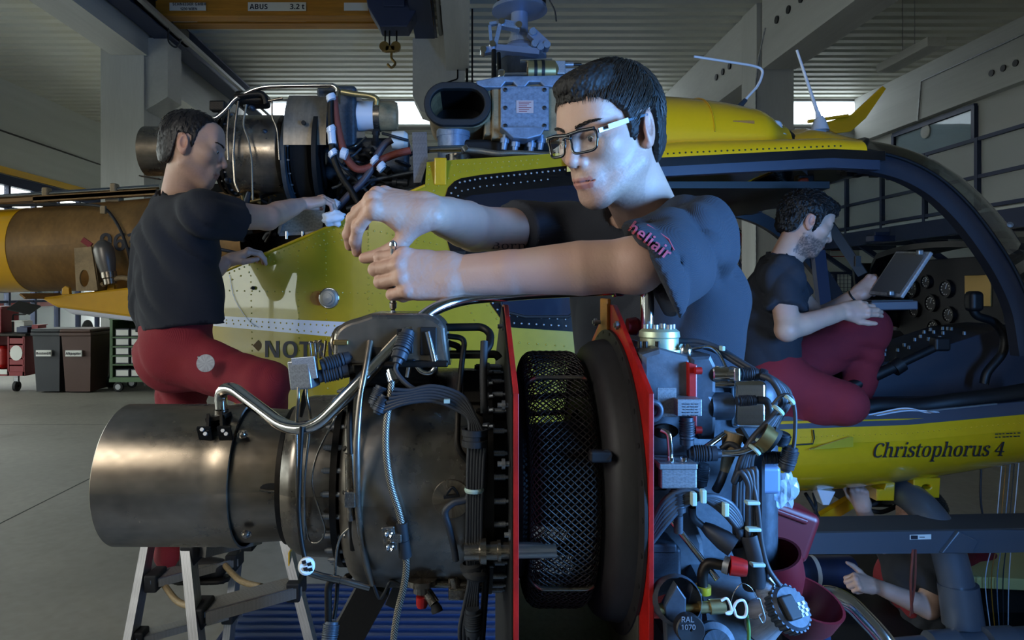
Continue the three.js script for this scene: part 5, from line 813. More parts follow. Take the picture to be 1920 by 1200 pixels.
// bracket and the big air pipe
{
  const a = EP(390, 815, 131), br = obj('pipe_bracket', [bar(P(392, 785, 1.06), P(428, 778, 1.06), 0.03, 0.006), bar(P(395, 785, 1.055), P(394, 818, 1.035), 0.03, 0.004, V(1, 0, 0)), bar(P(418, 780, 1.055), P(420, 815, 1.035), 0.026, 0.004, V(1, 0, 0)), rotB(P(384, 812, 1.03), 0.02, 0.022, 0.004, V(1, 0, 0), V(0, 1, 0.5)), rotB(P(422, 812, 1.028), 0.02, 0.024, 0.004, V(1, 0, 0), V(0, 1, 0.5))], M.darkmetal, ENG);
  for (const [x, y] of [[380, 806], [386, 814], [419, 808], [425, 814]]) obj('bolt', [lathe([[0, 0.003], [0.004, 0.003], [0.004, 0]], P(x, y, 1.025), V(0, 0.4, 1), 8)], M.alu, br);
  const ap = obj('air_pipe', [pipe([[416, 788, 1.08], [413, 732, 1.08], [436, 727, 1.06], [535, 802, 0.98], [590, 803, 0.96], [650, 742, 0.96], [798, 586, 1.0], [862, 560, 1.03], [1000, 549, 1.06], [1150, 542, 1.08]].map(([x, y, d]) => P(x, y, d)), 0.0098, 0.035, 20)], M.tubesteel, ENG);
  obj('elbow', [pipe([P(1168, 540, 1.08), P(1190, 539, 1.08), P(1213, 545, 1.08), P(1214, 580, 1.08), P(1213, 650, 1.08)], 0.0105, 0.028, 20)], M.tubesteel, ENG);
  obj('pipe_union', [lathe([[0, 0.008], [0, 0.0125], [0.003, 0.0135], [0.008, 0.0125], [0.012, 0.0135], [0.016, 0.0125], [0.016, 0.008]], P(1148, 542, 1.08), V(1, 0.06, 0), 24)], M.chrome, ap);
  obj('pipe_foot', [lathe([[0, 0.016], [0.004, 0.016], [0.006, 0.011], [0.02, 0.011]], P(415, 792, 1.075), V(0, 1, 0), 20)], M.steel, ap);
}
// valve cover box on top
{
  const d = 1.04, c = P(741, 632, d), W = 190 / FOC * d, H = 74 / FOC * d;
  const s = new THREE.Shape(); const w = W / 2, h = H;
  s.moveTo(-w, 0); s.lineTo(-w, h * 0.5); s.quadraticCurveTo(-w + 0.002, h * 0.8, -w + 0.028, h * 0.88); s.lineTo(-w + 0.05, h); s.lineTo(w - 0.03, h); s.quadraticCurveTo(w - 0.012, h * 0.95, w - 0.006, h * 0.75); s.lineTo(w, 0); s.closePath();
  const g = new THREE.ExtrudeGeometry(s, { depth: 0.1, bevelEnabled: true, bevelSize: 0.008, bevelThickness: 0.012, bevelSegments: 4, curveSegments: 10 });
  const vc = obj('valve_cover', [g.translate(c.x, c.y - H / 2, -d - 0.055)], M.casing, ENG);
  for (const [x, y, hh] of [[759, 640, 44], [803, 640, 50], [700, 662, 20]]) obj('cutout', [B(P(x, y, d - 0.06).x, P(x, y, d - 0.06).y, -d + 0.058, 0.024, hh / FOC * d, 0.004, 0.0018)], M.soot, vc);
  obj('tray', [B(P(770, 674, d).x, P(770, 674, d).y, -d, 145 / FOC * d, 0.009, 0.14, 0.003), B(P(865, 664, d).x, P(865, 664, d).y, -d + 0.02, 0.08, 0.007, 0.03)], M.darkmetal, vc);
  obj('cover_screw', [lathe([[0, 0.004], [0.006, 0.004], [0.007, 0]], P(737, 590, d), V(0, 1, 0), 6)], M.alu, vc);
  obj('pedestal', [B(P(740, 690, 1.06).x, P(740, 690, 1.06).y, -1.08, 0.13, 0.05, 0.1, 0.01)], M.darkmetal, vc);
}
const ep = (name, pts, r, m, b = 0.012) => obj(name, [pipe(pts.map(([x, y, d]) => P(x, y, d)), r, b, 12)], m, ENG);
ep('oil_pipe', [[801, 622, 0.98], [817, 690, 0.975], [806, 700, 0.975], [790, 697, 0.975], [776, 676, 0.98], [769, 680, 0.99], [764, 705, 1.0]], 0.0042, M.chrome, 0.012);
plug(P(765, 622, 0.985), P(744, 682, 0.96), 0.0125); cab('sensor_cable', [[744, 682, 0.96], [742, 694, 0.955], [765, 722, 0.945], [800, 738, 0.94], [850, 745, 0.94], [880, 770, 0.935], [889, 800, 0.935]], 0.0035);
ep('fuel_pipe', [[836, 614, 1.03], [905, 613, 1.03], [920, 625, 1.02], [918, 648, 1.0], [908, 660, 0.99]], 0.006, M.darkmetal, 0.02); ep('fuel_pipe', [[908, 640, 0.99], [906, 700, 0.975], [908, 775, 0.96]], 0.0055, M.rubber);
ep('fuel_pipe', [[838, 630, 1.02], [872, 634, 1.01], [866, 680, 0.99], [859, 760, 0.955], [857, 840, 0.94], [878, 866, 0.94]], 0.0042, M.darkmetal); ep('fuel_pipe', [[836, 642, 1.05], [862, 650, 1.04], [862, 668, 1.04]], 0.005, M.darkmetal);
ep('fuel_pipe', [[838, 664, 1.05], [930, 664, 1.05], [936, 672, 1.05]], 0.006, M.darkmetal);
ep('fuel_pipe', [[694, 640, 0.985], [686, 690, 0.965], [676, 740, 0.95], [668, 830, 0.935], [670, 960, 0.945], [684, 1050, 0.965], [698, 1095, 0.98]], 0.0048, M.casing, 0.05); ep('vent_pipe', [[629, 660, 0.99], [622, 640, 0.99], [632, 617, 1.0], [647, 612, 1.0]], 0.004, M.steel); ep('vent_pipe', [[640, 668, 0.99], [641, 622, 0.99]], 0.0035, M.steel); ep('vent_pipe', [[652, 668, 0.99], [653, 624, 0.99]], 0.0035, M.steel);
for (const x of [584, 592, 600, 607]) ep('thermocouple_lead', [[x, 672, 1.0], [x + (x % 2 ? 4 : -3), 640, 1.0], [x + 3, 638 + (x % 3) * 3, 1.0]], 0.0018, M.steel, 0.004);
box('yellow_clamp', 640, 642, 0.98, 28, 10, 0.012, M.brass, 0.002);
// silver junction box at the left of the cover, its plugs
{
  const p = P(570, 700, 0.98), jb = obj('junction_box', [rotB(p, 0.034, 0.042, 0.03, V(1, 0.1, 0.25), V(0.16, 1, 0.1), 0.003)], M.alu, ENG);
  obj('box_lid', [rotB(P(571, 690, 0.965), 0.036, 0.032, 0.003, V(1, 0.1, 0.25), V(0.2, 1, 0.2), 0.001)], M.silverplate, jb);
  plug(P(602, 686, 0.975), P(664, 668, 0.99), 0.0115); plug(P(598, 706, 0.975), P(662, 692, 0.985), 0.0115);
  obj('box_bracket', [bar(P(572, 730, 1.0), P(568, 770, 1.02), 0.03, 0.004, V(1, 0, 0))], M.darkmetal, jb);
  for (const x of [559, 574]) ep('capillary_pipe', [[x, 722, 0.97], [x + 1, 745, 0.965], [x - 3 + (x > 560 ? 12 : 0), 780, 0.97], [556 + (x > 560 ? 14 : 0), 900, 0.965], [560 + (x > 560 ? 10 : 0), 985, 0.98], [572, 1010, 1.0]], 0.0022, M.steel, 0.02);
}
obj('thermocouple_pipe', [tube([[566, 800], [561, 900], [560, 960], [566, 1020], [575, 1060]].map(([x, y]) => P(x, y, 0.955)), 0.0036, 30, 8)], M.darkmetal, ENG);
obj('lead_clip', [B(EP(556, 910, 125).x, EP(556, 910, 125).y, EP(556, 910, 125).z + 0.004, 0.024, 0.014, 0.012, 0.002)], M.steel, ENG);
cab('thin_wire', [[640, 756, 0.99], [625, 790, 0.98], [594, 855, 0.975], [585, 905, 0.97], [600, 960, 0.975], [609, 995, 0.985], [600, 1015, 0.99], [583, 1016, 1.0], [574, 990, 0.99], [570, 930, 0.975]], 0.0015, M.steel, ENG, 6);
cab('thin_wire', [[655, 990, 0.96], [640, 1005, 0.965], [632, 1030, 0.97], [628, 1080, 0.98]], 0.002, M.steel, ENG, 6);
{ const p = P(575, 1060, 0.95), pc = obj('checked_cap', [lathe([[0, 0.0115], [0.01, 0.0115], [0.012, 0.009], [0.012, 0]], p, V(0.2, 0.2, 1), 20)], M.paper, ENG); for (const [x, y] of [[570, 1054], [580, 1058], [573, 1067], [582, 1068]]) obj('dark_mark', [rotB(P(x, y, 0.936), 0.0055, 0.0045, 0.0015, V(1, 0.3, 0), V(-0.3, 1, 0.2))], M.black, pc); }
ep('drain_pipe', [[576, 1072, 0.96], [600, 1080, 0.965], [640, 1088, 0.97], [692, 1102, 0.98]], 0.005, M.steel, 0.02); ep('drain_pipe', [[616, 1200, 0.98], [615, 1100, 0.975], [622, 1086, 0.972], [640, 1088, 0.97]], 0.0052, M.darkmetal, 0.02); ep('drain_pipe', [[633, 1080, 0.99], [631, 1130, 0.99], [626, 1160, 0.985]], 0.003, M.darkmetal);
plug(P(622, 1165, 0.98), P(616, 1210, 0.97), 0.012, M.casting2);
for (let k = 0; k < 9; k++) { const y = 760 + k * 40; obj('flange_fitting', [lathe([[0, 0.005], [0.008, 0.006], [0.014, 0.004], [0.016, 0]], EP(656 + (k % 2) * 5, y, 166), V(-0.4, 0.1, 1), 10)], k % 3 ? M.darkmetal : M.steel, ENG); }
ep('manifold_pipe', [[662, 700, 0.99], [656, 760, 0.97], [655, 820, 0.955], [658, 870, 0.95], [657, 960, 0.955], [662, 1030, 0.97]], 0.0045, M.darkmetal, 0.03);
obj('manifold_joint', [rod(P(655, 850, 0.95), P(657, 930, 0.95), 0.0065), rod(P(656, 930, 0.95), P(658, 975, 0.952), 0.0055), B(P(657, 935, 0.945).x, P(657, 935, 0.945).y, -0.945, 0.016, 0.022, 0.014, 0.002)], M.steel, ENG);
// braided line with its boot
{
  const braid = (pts) => sweep(new THREE.CatmullRomCurve3(pts, false, 'centripetal').getPoints(70), 0.0048, 14); const b = obj('braided_hose', [braid([[736, 706, 0.955], [731, 745, 0.945], [724, 800, 0.938], [724, 850, 0.935], [733, 910, 0.935], [748, 960, 0.937], [754, 985, 0.938]].map(([x, y, d]) => P(x, y, d))), braid([[760, 1036, 0.945], [762, 1060, 0.947], [757, 1100, 0.955], [745, 1150, 0.965], [738, 1200, 0.97], [740, 1230, 0.975]].map(([x, y, d]) => P(x, y, d)))], M.braid, ENG);
  obj('boot', [rod(P(753, 980, 0.937), P(757, 1012, 0.94), 0.0075), rod(P(757, 1012, 0.94), P(760, 1042, 0.945), 0.0075, 0.0095)], M.rubber, b);
  obj('hose_end', [rod(P(733, 700, 0.957), P(738, 716, 0.95), 0.008), rod(P(731, 694, 0.96), P(733, 702, 0.957), 0.0055)], M.chrome, b);
  const sp = obj('boss_plate', [rotB(P(730, 1010, 0.935), 0.018, 0.036, 0.004, V(1, 0.1, 0), V(-0.1, 1, 0.2), 0.0018), B(P(742, 1010, 0.93).x, P(742, 1010, 0.93).y, -0.932, 0.016, 0.012, 0.006, 0.002)], M.casing, ENG);
  for (const [x, y] of [[730, 1000], [732, 1025]]) obj('boss_bolt', [lathe([[0, 0.0055], [0.005, 0.0055], [0.0065, 0.004], [0.004, 0]], P(x, y, 0.932), V(0, 0, 1), 14)], M.chrome, sp);
  const cp = EP(847, 935, 197), n = V(0, cp.y - AY, cp.z + AD).normalize(), cv = obj('inspection_cover', [lathe([[0, 0.027], [0.003, 0.026], [0.003, 0]], cp, n, 28)], M.casing, ENG);
  obj('cover_clip', [tube([P(834, 932, 0.932), P(840, 922, 0.93), P(848, 914, 0.93), P(855, 921, 0.93), P(860, 930, 0.932)], 0.0022), bar(P(832, 932, 0.932), P(862, 928, 0.932), 0.006, 0.004)], M.darkmetal, cv);
  cab('igniter_lead', [[882, 915, 0.93], [876, 935, 0.928], [850, 943, 0.928], [835, 958, 0.928], [842, 990, 0.932], [852, 1030, 0.94], [855, 1050, 0.945]], 0.0048, M.cable);
  obj('port_boss', [lathe([[0, 0.016], [0.006, 0.014], [0.01, 0.008], [0.01, 0]], EP(806, 716, 197), V(0, 0.8, 0.6), 18), lathe([[0, 0.012], [0.01, 0.011], [0.014, 0.006], [0.014, 0]], EP(769, 704, 199), V(0, 0.8, 0.6), 16)], M.darkmetal, ENG);
  obj('edge_bracket', [rotB(EP(888, 722, 200, 0.004), 0.032, 0.05, 0.003, V(1, 0, 0), V(-0.1, 1, -0.8)), rotB(EP(886, 746, 200, 0.004), 0.024, 0.016, 0.01, V(1, 0, 0), V(0, 1, -0.6))], M.darkmetal, ENG);
  for (let k = 0; k < 6; k++) obj('rim_bolt', [lathe([[0, 0.0055], [0.008, 0.0055], [0.01, 0.003], [0.016, 0.003], [0.016, 0]], EP(908, [700, 720, 744, 770, 800, 1060][k], 206), V(1, 0.2, 0.6), 8)], M.alu, ENG);
}
// harness over the case
plug(P(716, 725, 0.95), P(700, 765, 0.945), 0.011); plug(P(722, 742, 0.945), P(706, 776, 0.94), 0.0105);
for (let k = 0; k < 6; k++) { const o = k * 5.6; cab('harness_cable', [[716 + o * 0.8, 772 - o * 1.5, 0.938 - k * 0.001], [756 + o * 0.3, 757 - o * 0.9, 0.934], [812, 752 - o * 1.0, 0.934], [852 + o * 0.6, 766 - o * 0.8, 0.932], [878 + o * 0.5, 784, 0.928], [880 + o, 820, 0.926], [878 + o, 870, 0.925], [877 + o * 0.9, 960, 0.926], [876 + o * 0.9, 1040, 0.934], [880 + o * 0.6, 1085, 0.945], [872 + o * 0.8, 1130, 0.955], [862 + o * 1.3, 1180, 0.96], [866 + o, 1230, 0.97]], 0.0029); }
obj('harness_clamp', [lathe([[0, 0.014], [0, 0.0175], [0.008, 0.0175], [0.009, 0.016], [0.014, 0.016], [0.015, 0.0175], [0.023, 0.0175], [0.023, 0.014]], P(890, 836, 0.926), V(0, 1, 0), 24)], M.rubber, ENG);
obj('cable_tie', [lathe([[0, 0.0125], [0.003, 0.0135], [0.006, 0.0125]], P(889, 922, 0.925), V(0, 1, 0), 18), B(P(838, 752, 0.925).x, P(838, 752, 0.925).y, -0.925, 0.008, 0.005, 0.008)], M.green, ENG);
obj('harness_strap', [lathe([[0, 0.014], [0.004, 0.018], [0.01, 0.018], [0.014, 0.014]], P(890, 1084, 0.94), V(0.15, 1, 0), 22), lathe([[0, 0.012], [0.004, 0.0165], [0.009, 0.0165], [0.012, 0.012]], P(886, 1070, 0.942), V(-0.15, 1, 0), 22)], M.rubber, ENG);
plug(P(886, 1140, 0.95), P(888, 1195, 0.955), 0.0125);
ep('scavenge_pipe', [[908, 800, 0.945], [908, 1000, 0.945], [912, 1080, 0.955], [908, 1130, 0.965], [902, 1220, 0.97]], 0.005, M.darkmetal, 0.04);
obj('support_strut', [lathe([[0, 0.012], [0.02, 0.013], [0.022, 0.018], [0.03, 0.018], [0.03, 0.012], [0.045, 0.0125], [0.046, 0.0145], [0.05, 0.0145], [0.05, 0.011], [0.125, 0.011], [0.125, 0]], P(870, 1034, 0.93), V(1, 0.02, 0), 22), rod(P(935, 1032, 0.93), P(1035, 1027, 0.93), 0.0075, 0.0068)], M.steel, ENG);
obj('drain_valve', [latheY([[0, 0.012], [0.012, 0.012], [0.014, 0.024], [0.022, 0.024], [0.022, 0]], P(790, 1110, 1.0).x, P(790, 1110, 1.0).y, -1.0, 24), rod(P(800, 1110, 1.0), P(815, 1132, 0.99), 0.008), rod(P(806, 1095, 1.0), P(890, 1097, 1.0), 0.005), rod(P(850, 1080, 1.0), P(858, 1118, 1.0), 0.009), B(P(860, 1110, 1.0).x, P(860, 1110, 1.0).y, -1.0, 0.03, 0.018, 0.02, 0.003)], M.steel, ENG);
obj('red_cap', [latheY([[-0.016, 0], [-0.016, 0.007], [-0.012, 0.0085], [0, 0.0085], [0, 0]], P(791, 1118, 1.0).x, P(791, 1118, 1.0).y, -1.0, 18)], M.red, ENG);
obj('dark_plug', [lathe([[0, 0.006], [0.008, 0.0085], [0.012, 0.0085], [0.012, 0]], P(815, 1132, 0.99), V(0.4, -1, 0.3), 16)], M.rubber, ENG);
cab('loose_lead', [[700, 1095, 1.0], [712, 1122, 1.0], [722, 1110, 1.0], [733, 1090, 1.0], [750, 1096, 1.0]], 0.0024); obj('lower_strut', [bar(P(752, 1092, 1.05), P(733, 1135, 1.05), 0.012, 0.018)], M.rubber, ENG);
// firewall plates
function plate(px, bw) {
  const x = EX(px), out = [[0.235, 0.6], [0.235, 1.316], [0.022, 1.426], [-0.022, 1.426], [-0.245, 1.316], [-0.245, 0.6]], ins = (k) => [[0.235 - k, 0.6], [0.235 - k, 1.316 - k * 0.55], [0.01, 1.426 - k * 1.05], [-0.01, 1.426 - k * 1.05], [-0.245 + k, 1.316 - k * 0.55], [-0.245 + k, 0.6]];
  const mk = (pts, t, xx) => extr(pts.map(([a, b]) => [-a, b]), t, 0.0008).rotateY(Math.PI / 2).translate(xx, 0, -AD);
  const o = obj('firewall_plate', [extr(out.map(([a, b]) => [-a, b]), 0.005, 0.001, [ins(0.05).map(([a, b]) => [-a, b])]).rotateY(Math.PI / 2).translate(x, 0, -AD)], M.red, ENG);
  obj('inner_sheet', [mk(ins(bw), 0.003, x - 0.003)], bw < 0.01 ? M.soot : M.greyplate, o);
  return o;
}
const pl1 = plate(945, 0.003), pl2 = plate(1145, 0.048);
obj('edge_tab', [B(EX(1142), AY + 0.262, -AD - 0.03, 0.006, 0.05, 0.06, 0.002)], M.amber, pl2);
obj('amber_guard', [extr([[-0.02, 0.425], [0, 0.428], [0, 0.34], [-0.0, 0.33], [-0.16, 0.325]].map(([a, b]) => [-a, b + 1.0]), 0.003).rotateY(Math.PI / 2).translate(EX(1145) - 0.006, 0, -AD)], M.amber, pl2);
for (const [x, y, d] of [[1118, 604, 1.16], [1158, 610, 1.05], [1206, 997, 0.9]]) obj('plate_bolt', [rod(P(x - 7, y, d), P(x + 8, y, d), 0.0035), rod(P(x - 4, y, d), P(x + 1, y, d), 0.0065)], M.alu, pl2);
for (const [x, y, d] of [[945, 612, 1.08], [945, 760, 0.95], [945, 870, 0.9], [958, 1003, 0.9]]) obj('plate_bolt', [rod(P(x - 12, y, d), P(x + 10, y, d), 0.0035), rod(P(x - 4, y, d), P(x + 2, y, d), 0.007)], M.alu, pl1);
{ const bs = []; for (let k = 0; k < 30; k++) { const a = k / 30 * 6.283; bs.push(rod(V(EX(1136), AY + Math.sin(a) * ER(262), -AD + Math.cos(a) * ER(262)), V(EX(1146), AY + Math.sin(a) * ER(262), -AD + Math.cos(a) * ER(262)), 0.0042)); } obj('bell_bolts', bs, M.soot, pl2).userData.kind = 'stuff'; }
obj('bell_housing', [eLathe([[1082, 120], [1088, 190], [1092, 226], [1100, 240], [1112, 248], [1134, 252], [1138, 270], [1143, 270]], 96)], mat('#2c2b2a', 0.6, 0.3, { map: rep(T.grime, 4) }), ENG);
obj('bell_lug', [rod(EP(1138, 853, 250, -0.004), EP(1138, 853, 250, 0.004), 0.007), B(EP(1125, 855, 246).x, EP(1125, 855, 246).y, EP(1125, 855, 246).z, 0.03, 0.016, 0.016, 0.004)], M.soot, ENG);
obj('inlet_drum', [eLathe([[946, 150], [950, 176], [966, 182], [974, 176], [978, 150]], 80), eLathe([[975, 90], [1090, 100]], 60)], mat('#242322', 0.6, 0.4), ENG);
for (let k = 0; k < 8; k++) { const a = k / 8 * 6.283 + 0.3; obj('inlet_strut', [bar(V(EX(978), AY + Math.sin(a) * ER(175), -AD + Math.cos(a) * ER(175)), V(EX(1086), AY + Math.sin(a) * ER(185), -AD + Math.cos(a) * ER(185)), 0.016, 0.006)], M.soot, ENG); }
{ // woven wire screen round the air inlet
  const R = 228, cr = 30, x0 = 976, x1 = 1088, pr = [];
  for (let k = 0; k <= 5; k++) pr.push([x0 - 2 + 2 * (k / 5), R - cr - 46 * (1 - k / 5)]);
  for (let k = 1; k <= 8; k++) { const a = k / 8 * 1.5708; pr.push([x0 + cr * 0.8 * (1 - Math.cos(a)), R - cr + cr * Math.sin(a)]); }
  for (let k = 1; k <= 10; k++) pr.push([mix(x0 + cr * 0.8, x1 - cr * 0.8, k / 10), R]);
  for (let k = 1; k <= 8; k++) { const a = (1 - k / 8) * 1.5708; pr.push([x1 - cr * 0.8 * (1 - Math.cos(a)), R - cr + cr * Math.sin(a)]); }
  for (let k = 1; k <= 3; k++) pr.push([x1 + k, R - cr - 12 * k]);
  const s = [0]; for (let i = 1; i < pr.length; i++) s.push(s[i - 1] + Math.hypot(pr[i][0] - pr[i - 1][0], pr[i][1] - pr[i - 1][1]) / R);
  const ws = [], N = 132;
  for (const dir of [-1, 1]) for (let k = 0; k < N; k++) {
    const th0 = k / N * 6.28319 + (dir > 0 ? 0.02 : 0), ps = pr.map(([x, r], i) => { const th = th0 + dir * s[i] * 0.9, w = dir * 0.0009 * Math.sin(s[i] * 0.9 * N * 0.5 + k * Math.PI); return V(EX(x), AY + Math.sin(th) * (ER(r) + w), -AD + Math.cos(th) * (ER(r) + w)); });
    ws.push(sweep(ps, 0.0011, 4, false));
  }
  const sc = obj('intake_screen', ws, M.wire, ENG); sc.userData.kind = 'stuff';
  for (const y of [706, 1012]) { const f = Math.asin((888 - y) / R * 1.06); obj('screen_band', [sweep(pr.slice(6, 27).map(([x, r]) => { const th = f; return V(EX(x), AY + Math.sin(th) * (ER(r) + 0.003), -AD + Math.cos(th) * (ER(r) + 0.003)); }), 0.0034, 8)], M.steel, ENG); }
  obj('screen_rim', [eLathe([[x0 - 3, 150], [x0 - 3, 158], [x0, 158], [x0, 150]], 60), eLathe([[1088, 178], [1092, 192], [1094, 178]], 60)], M.darkmetal, ENG);
}
// gearbox and accessories beyond the second plate
{
  const q = (x, y, d) => { const v = P(x, y, d); return [v.x, v.y]; };
  const D = 0.95;
  const gb = obj('gearbox_housing', [extr([q(1215, 672, D), q(1240, 664, D), q(1292, 678, D), q(1296, 700, D), q(1296, 880, D), q(1215, 900, D)], 0.2, 0.008).translate(0, 0, -D - 0.215), extr([q(1215, 900, D), q(1290, 880, D), q(1300, 960, D), q(1330, 1040, D), q(1335, 1110, D), q(1215, 1150, D)], 0.22, 0.008).translate(0, 0, -D - 0.27), extr([q(1290, 840, 1.0), q(1410, 850, 1.0), q(1420, 1000, 1.0), q(1380, 1090, 1.0), q(1290, 1080, 1.0)], 0.15, 0.01).translate(0, 0, -1.2)], M.casting, ENG);
  obj('red_gasket', [extr([q(1292, 682, D), q(1304, 686, D), q(1304, 812, D), q(1293, 815, D)], 0.2, 0.002).translate(0, 0, -D - 0.2)], M.red, gb);
  for (const y of [695, 806]) obj('red_nut', [rod(P(1303, y, D - 0.008), P(1315, y, D - 0.008), 0.0055, 0.0055, 6)], M.red, gb);
  obj('regulator', [extr([q(1304, 676, D), q(1331, 674, D), q(1338, 688, D), q(1338, 735, D), q(1330, 745, D), q(1338, 760, D), q(1338, 795, D), q(1336, 818, D), q(1318, 818, D), q(1304, 790, D)], 0.16, 0.006).translate(0, 0, -D - 0.17)], M.casting2, ENG);
  obj('pump', [latheX([[P(1338, 0, D).x, 0.02], [P(1338, 0, D).x, 0.0205], [P(1345, 0, D).x, 0.0195], [P(1378, 0, D).x, 0.0195], [P(1381, 0, D).x, 0.018], [P(1381, 0, D).x, 0]], P(0, 766, D).y, -D - 0.02, 36)], M.casting2, ENG);
  obj('solenoid', [latheX([[P(1338, 0, D).x, 0.0095], [P(1340, 0, D).x, 0.0115], [P(1352, 0, D).x, 0.0115], [P(1352, 0, D).x, 0.0105], [P(1370, 0, D).x, 0.0105], [P(1370, 0, D).x, 0]], P(0, 703, D).y, -D - 0.01, 30), latheX([[P(1338, 0, D).x, 0.006], [P(1382, 0, D).x, 0.006], [P(1382, 0, D).x, 0]], P(0, 722, D).y, -D - 0.015, 20)], M.tubesteel, ENG);
  box('solenoid_flange', 1377, 701, D - 0.004, 11, 26, 0.022, M.chrome, 0.002);
  plug(P(1384, 701, D), P(1426, 702, D), 0.0095); plug(P(1381, 752, D - 0.005), P(1422, 750, D - 0.005), 0.0078);
  cab('plug_cable', [[1420, 750, 0.945], [1436, 752, 0.943], [1443, 768, 0.943], [1442, 790, 0.945]], 0.0055, M.rubber);
  obj('steel_tank', [B(P(1402, 758, 1.05).x, P(1402, 758, 1.05).y, -1.08, 66 / FOC * 1.05, 88 / FOC * 1.05, 0.08, 0.008)], M.tubesteel, ENG);
  obj('name_plate', [B(P(1246, 752, D).x, P(1246, 752, D).y, -D + 0.01, 0.026, 0.04, 0.003)], M.alu, gb);
  const cb = obj('control_box', [B(P(1292, 764, 0.925).x, P(1292, 764, 0.925).y, -0.94, 46 / FOC * 0.925, 32 / FOC * 0.925, 0.035, 0.001)], M.alu, ENG);
  { const t = []; for (let k = 0; k < 5; k++) for (let i = 0; i < 4; i++) t.push(B(P(1284, 0, 0.92).x + i * 0.0056, P(0, 757, 0.925).y - k * 0.0038, -0.922, 0.0042 - ((i + k) % 3) * 0.0009, 0.0012, 0.0006)); obj('engraving', t, M.ink, cb); }
  plug(P(1288, 782, 0.93), P(1288, 842, 0.93), 0.0105);
  obj('lifting_eye', [place(new THREE.TorusGeometry(0.012, 0.0045, 8, 24), P(1222, 770, 0.93), V(0, 1, 0))], M.casting2, gb);
  obj('oval_flange', [extr(circ(0, 0, 0.017, 24, 0.009), 0.006, 0.001).translate(P(1242, 805, D).x, P(1242, 805, D).y, -D + 0.008)], M.darkmetal, gb);
  ep('oil_pipe', [[1240, 806, 0.93], [1254, 812, 0.925], [1257, 840, 0.925], [1256, 872, 0.925]], 0.0042, M.tubesteel, 0.012);
  const fc = obj('filter_cap', [latheY([[-0.012, 0.036], [-0.006, 0.036], [-0.006, 0.028], [0.01, 0.028], [0.012, 0.03], [0.02, 0.029], [0.024, 0.024], [0.024, 0]], P(1236, 646, 1.02).x, P(1236, 646, 1.02).y, -1.02, 44)], mat('#b3bfa2', 0.35, 0.6), ENG);
  for (let k = 0; k < 6; k++) { const a = k * 1.05; obj('cap_bolt', [latheY([[0, 0.0045], [0.007, 0.0045], [0.007, 0]], P(1236, 0, 1.02).x + Math.cos(a) * 0.02, P(0, 618, 1.02).y + 0.001, -1.02 + Math.sin(a) * 0.02, 6)], M.alu, fc); }
  obj('filter_base', [latheY([[-0.03, 0.03], [0, 0.03], [0, 0]], P(1240, 660, 1.02).x, P(1240, 660, 1.02).y, -1.02, 36), B(P(1212, 660, 1.03).x, P(1212, 660, 1.03).y, -1.04, 0.045, 0.02, 0.06, 0.003)], M.casting, ENG);
  for (const x of [1199, 1210, 1233]) obj('stud', [rod(P(x, 652, 0.985), P(x, 640, 0.985), 0.0035)], M.darkmetal, gb);
  obj('bleed_fitting', [latheY([[-0.012, 0.01], [0, 0.012], [0.008, 0.01], [0.012, 0.006], [0.012, 0]], P(1284, 660, 1.0).x, P(1284, 660, 1.0).y, -1.0, 8), rod(P(1284, 660, 1.0), P(1296, 652, 1.0), 0.004), latheY([[-0.01, 0.008], [0.006, 0.008], [0.006, 0]], P(1300, 670, 0.99).x, P(1300, 670, 0.99).y, -0.99, 6)], M.chrome, ENG);
  obj('red_plug', [latheX([[P(1176, 0, 1.1).x, 0], [P(1176, 0, 1.1).x, 0.013], [P(1192, 0, 1.1).x, 0.015], [P(1198, 0, 1.1).x, 0.012]], P(0, 612, 1.1).y, -1.1, 20)], M.darkred, ENG);
  // cables
  for (const o of [0, 7]) cab('thick_cable', [[1265, 640 + o, 1.02], [1310, 641 + o, 1.01], [1345, 652 + o, 1.0], [1385, 676 + o, 0.98], [1422, 698 + o, 0.96], [1435, 704 + o * 0.4, 0.95]], 0.0042);
  ep('steel_line', [[1296, 654, 1.0], [1330, 648, 0.99], [1348, 662, 0.985], [1362, 692, 0.975]], 0.0026, M.tubesteel, 0.03);
  box('cable_tie', 1354, 653, 0.98, 6, 9, 0.012, M.green, 0.001);
  plug(P(1422, 700, 0.95), P(1440, 706, 0.945), 0.009); 
  for (let k = 0; k < 5; k++) cab('loom_cable', [[1428 + k * 2, 704, 0.94], [1446 + k * 4, 712 + k * 2, 0.93], [1462 + k * 4, 736, 0.925], [1466 + k * 3, 756, 0.922], [1452 + k * 3, 778, 0.92], [1432 + k * 4, 800 + k * 2, 0.918], [1412 + k * 4, 822 + k * 3, 0.918], [1396 + k * 4, 848, 0.92], [1382 + k * 6, 890, 0.925], [1378 + k * 7, 960, 0.93], [1380 + k * 8, 1010, 0.935]], 0.0045, [M.cable, M.rubber, M.casting2, M.cable, M.rubber][k]);
  cab('thin_cable', [[1448, 760, 0.915], [1466, 742, 0.912], [1482, 742, 0.91], [1490, 768, 0.91], [1490, 820, 0.91], [1486, 850, 0.91]], 0.0026);
  plug(P(1470, 812, 0.915), P(1462, 835, 0.92), 0.0105); plug(P(1484, 838, 0.912), P(1472, 884, 0.915), 0.011); plug(P(1428, 858, 0.93), P(1470, 858, 0.925), 0.009);
  obj('loom_clamp', [lathe([[0, 0.014], [0, 0.0185], [0.016, 0.0185], [0.016, 0.014]], P(1424, 815, 0.915), V(1, -0.7, 0.3), 26)], M.brass, ENG);
  obj('loom_clamp_rubber', [lathe([[0, 0.013], [0, 0.0175], [0.01, 0.0175], [0.01, 0.013]], P(1440, 820, 0.915), V(1, -0.7, 0.3), 26)], M.rubber, ENG);
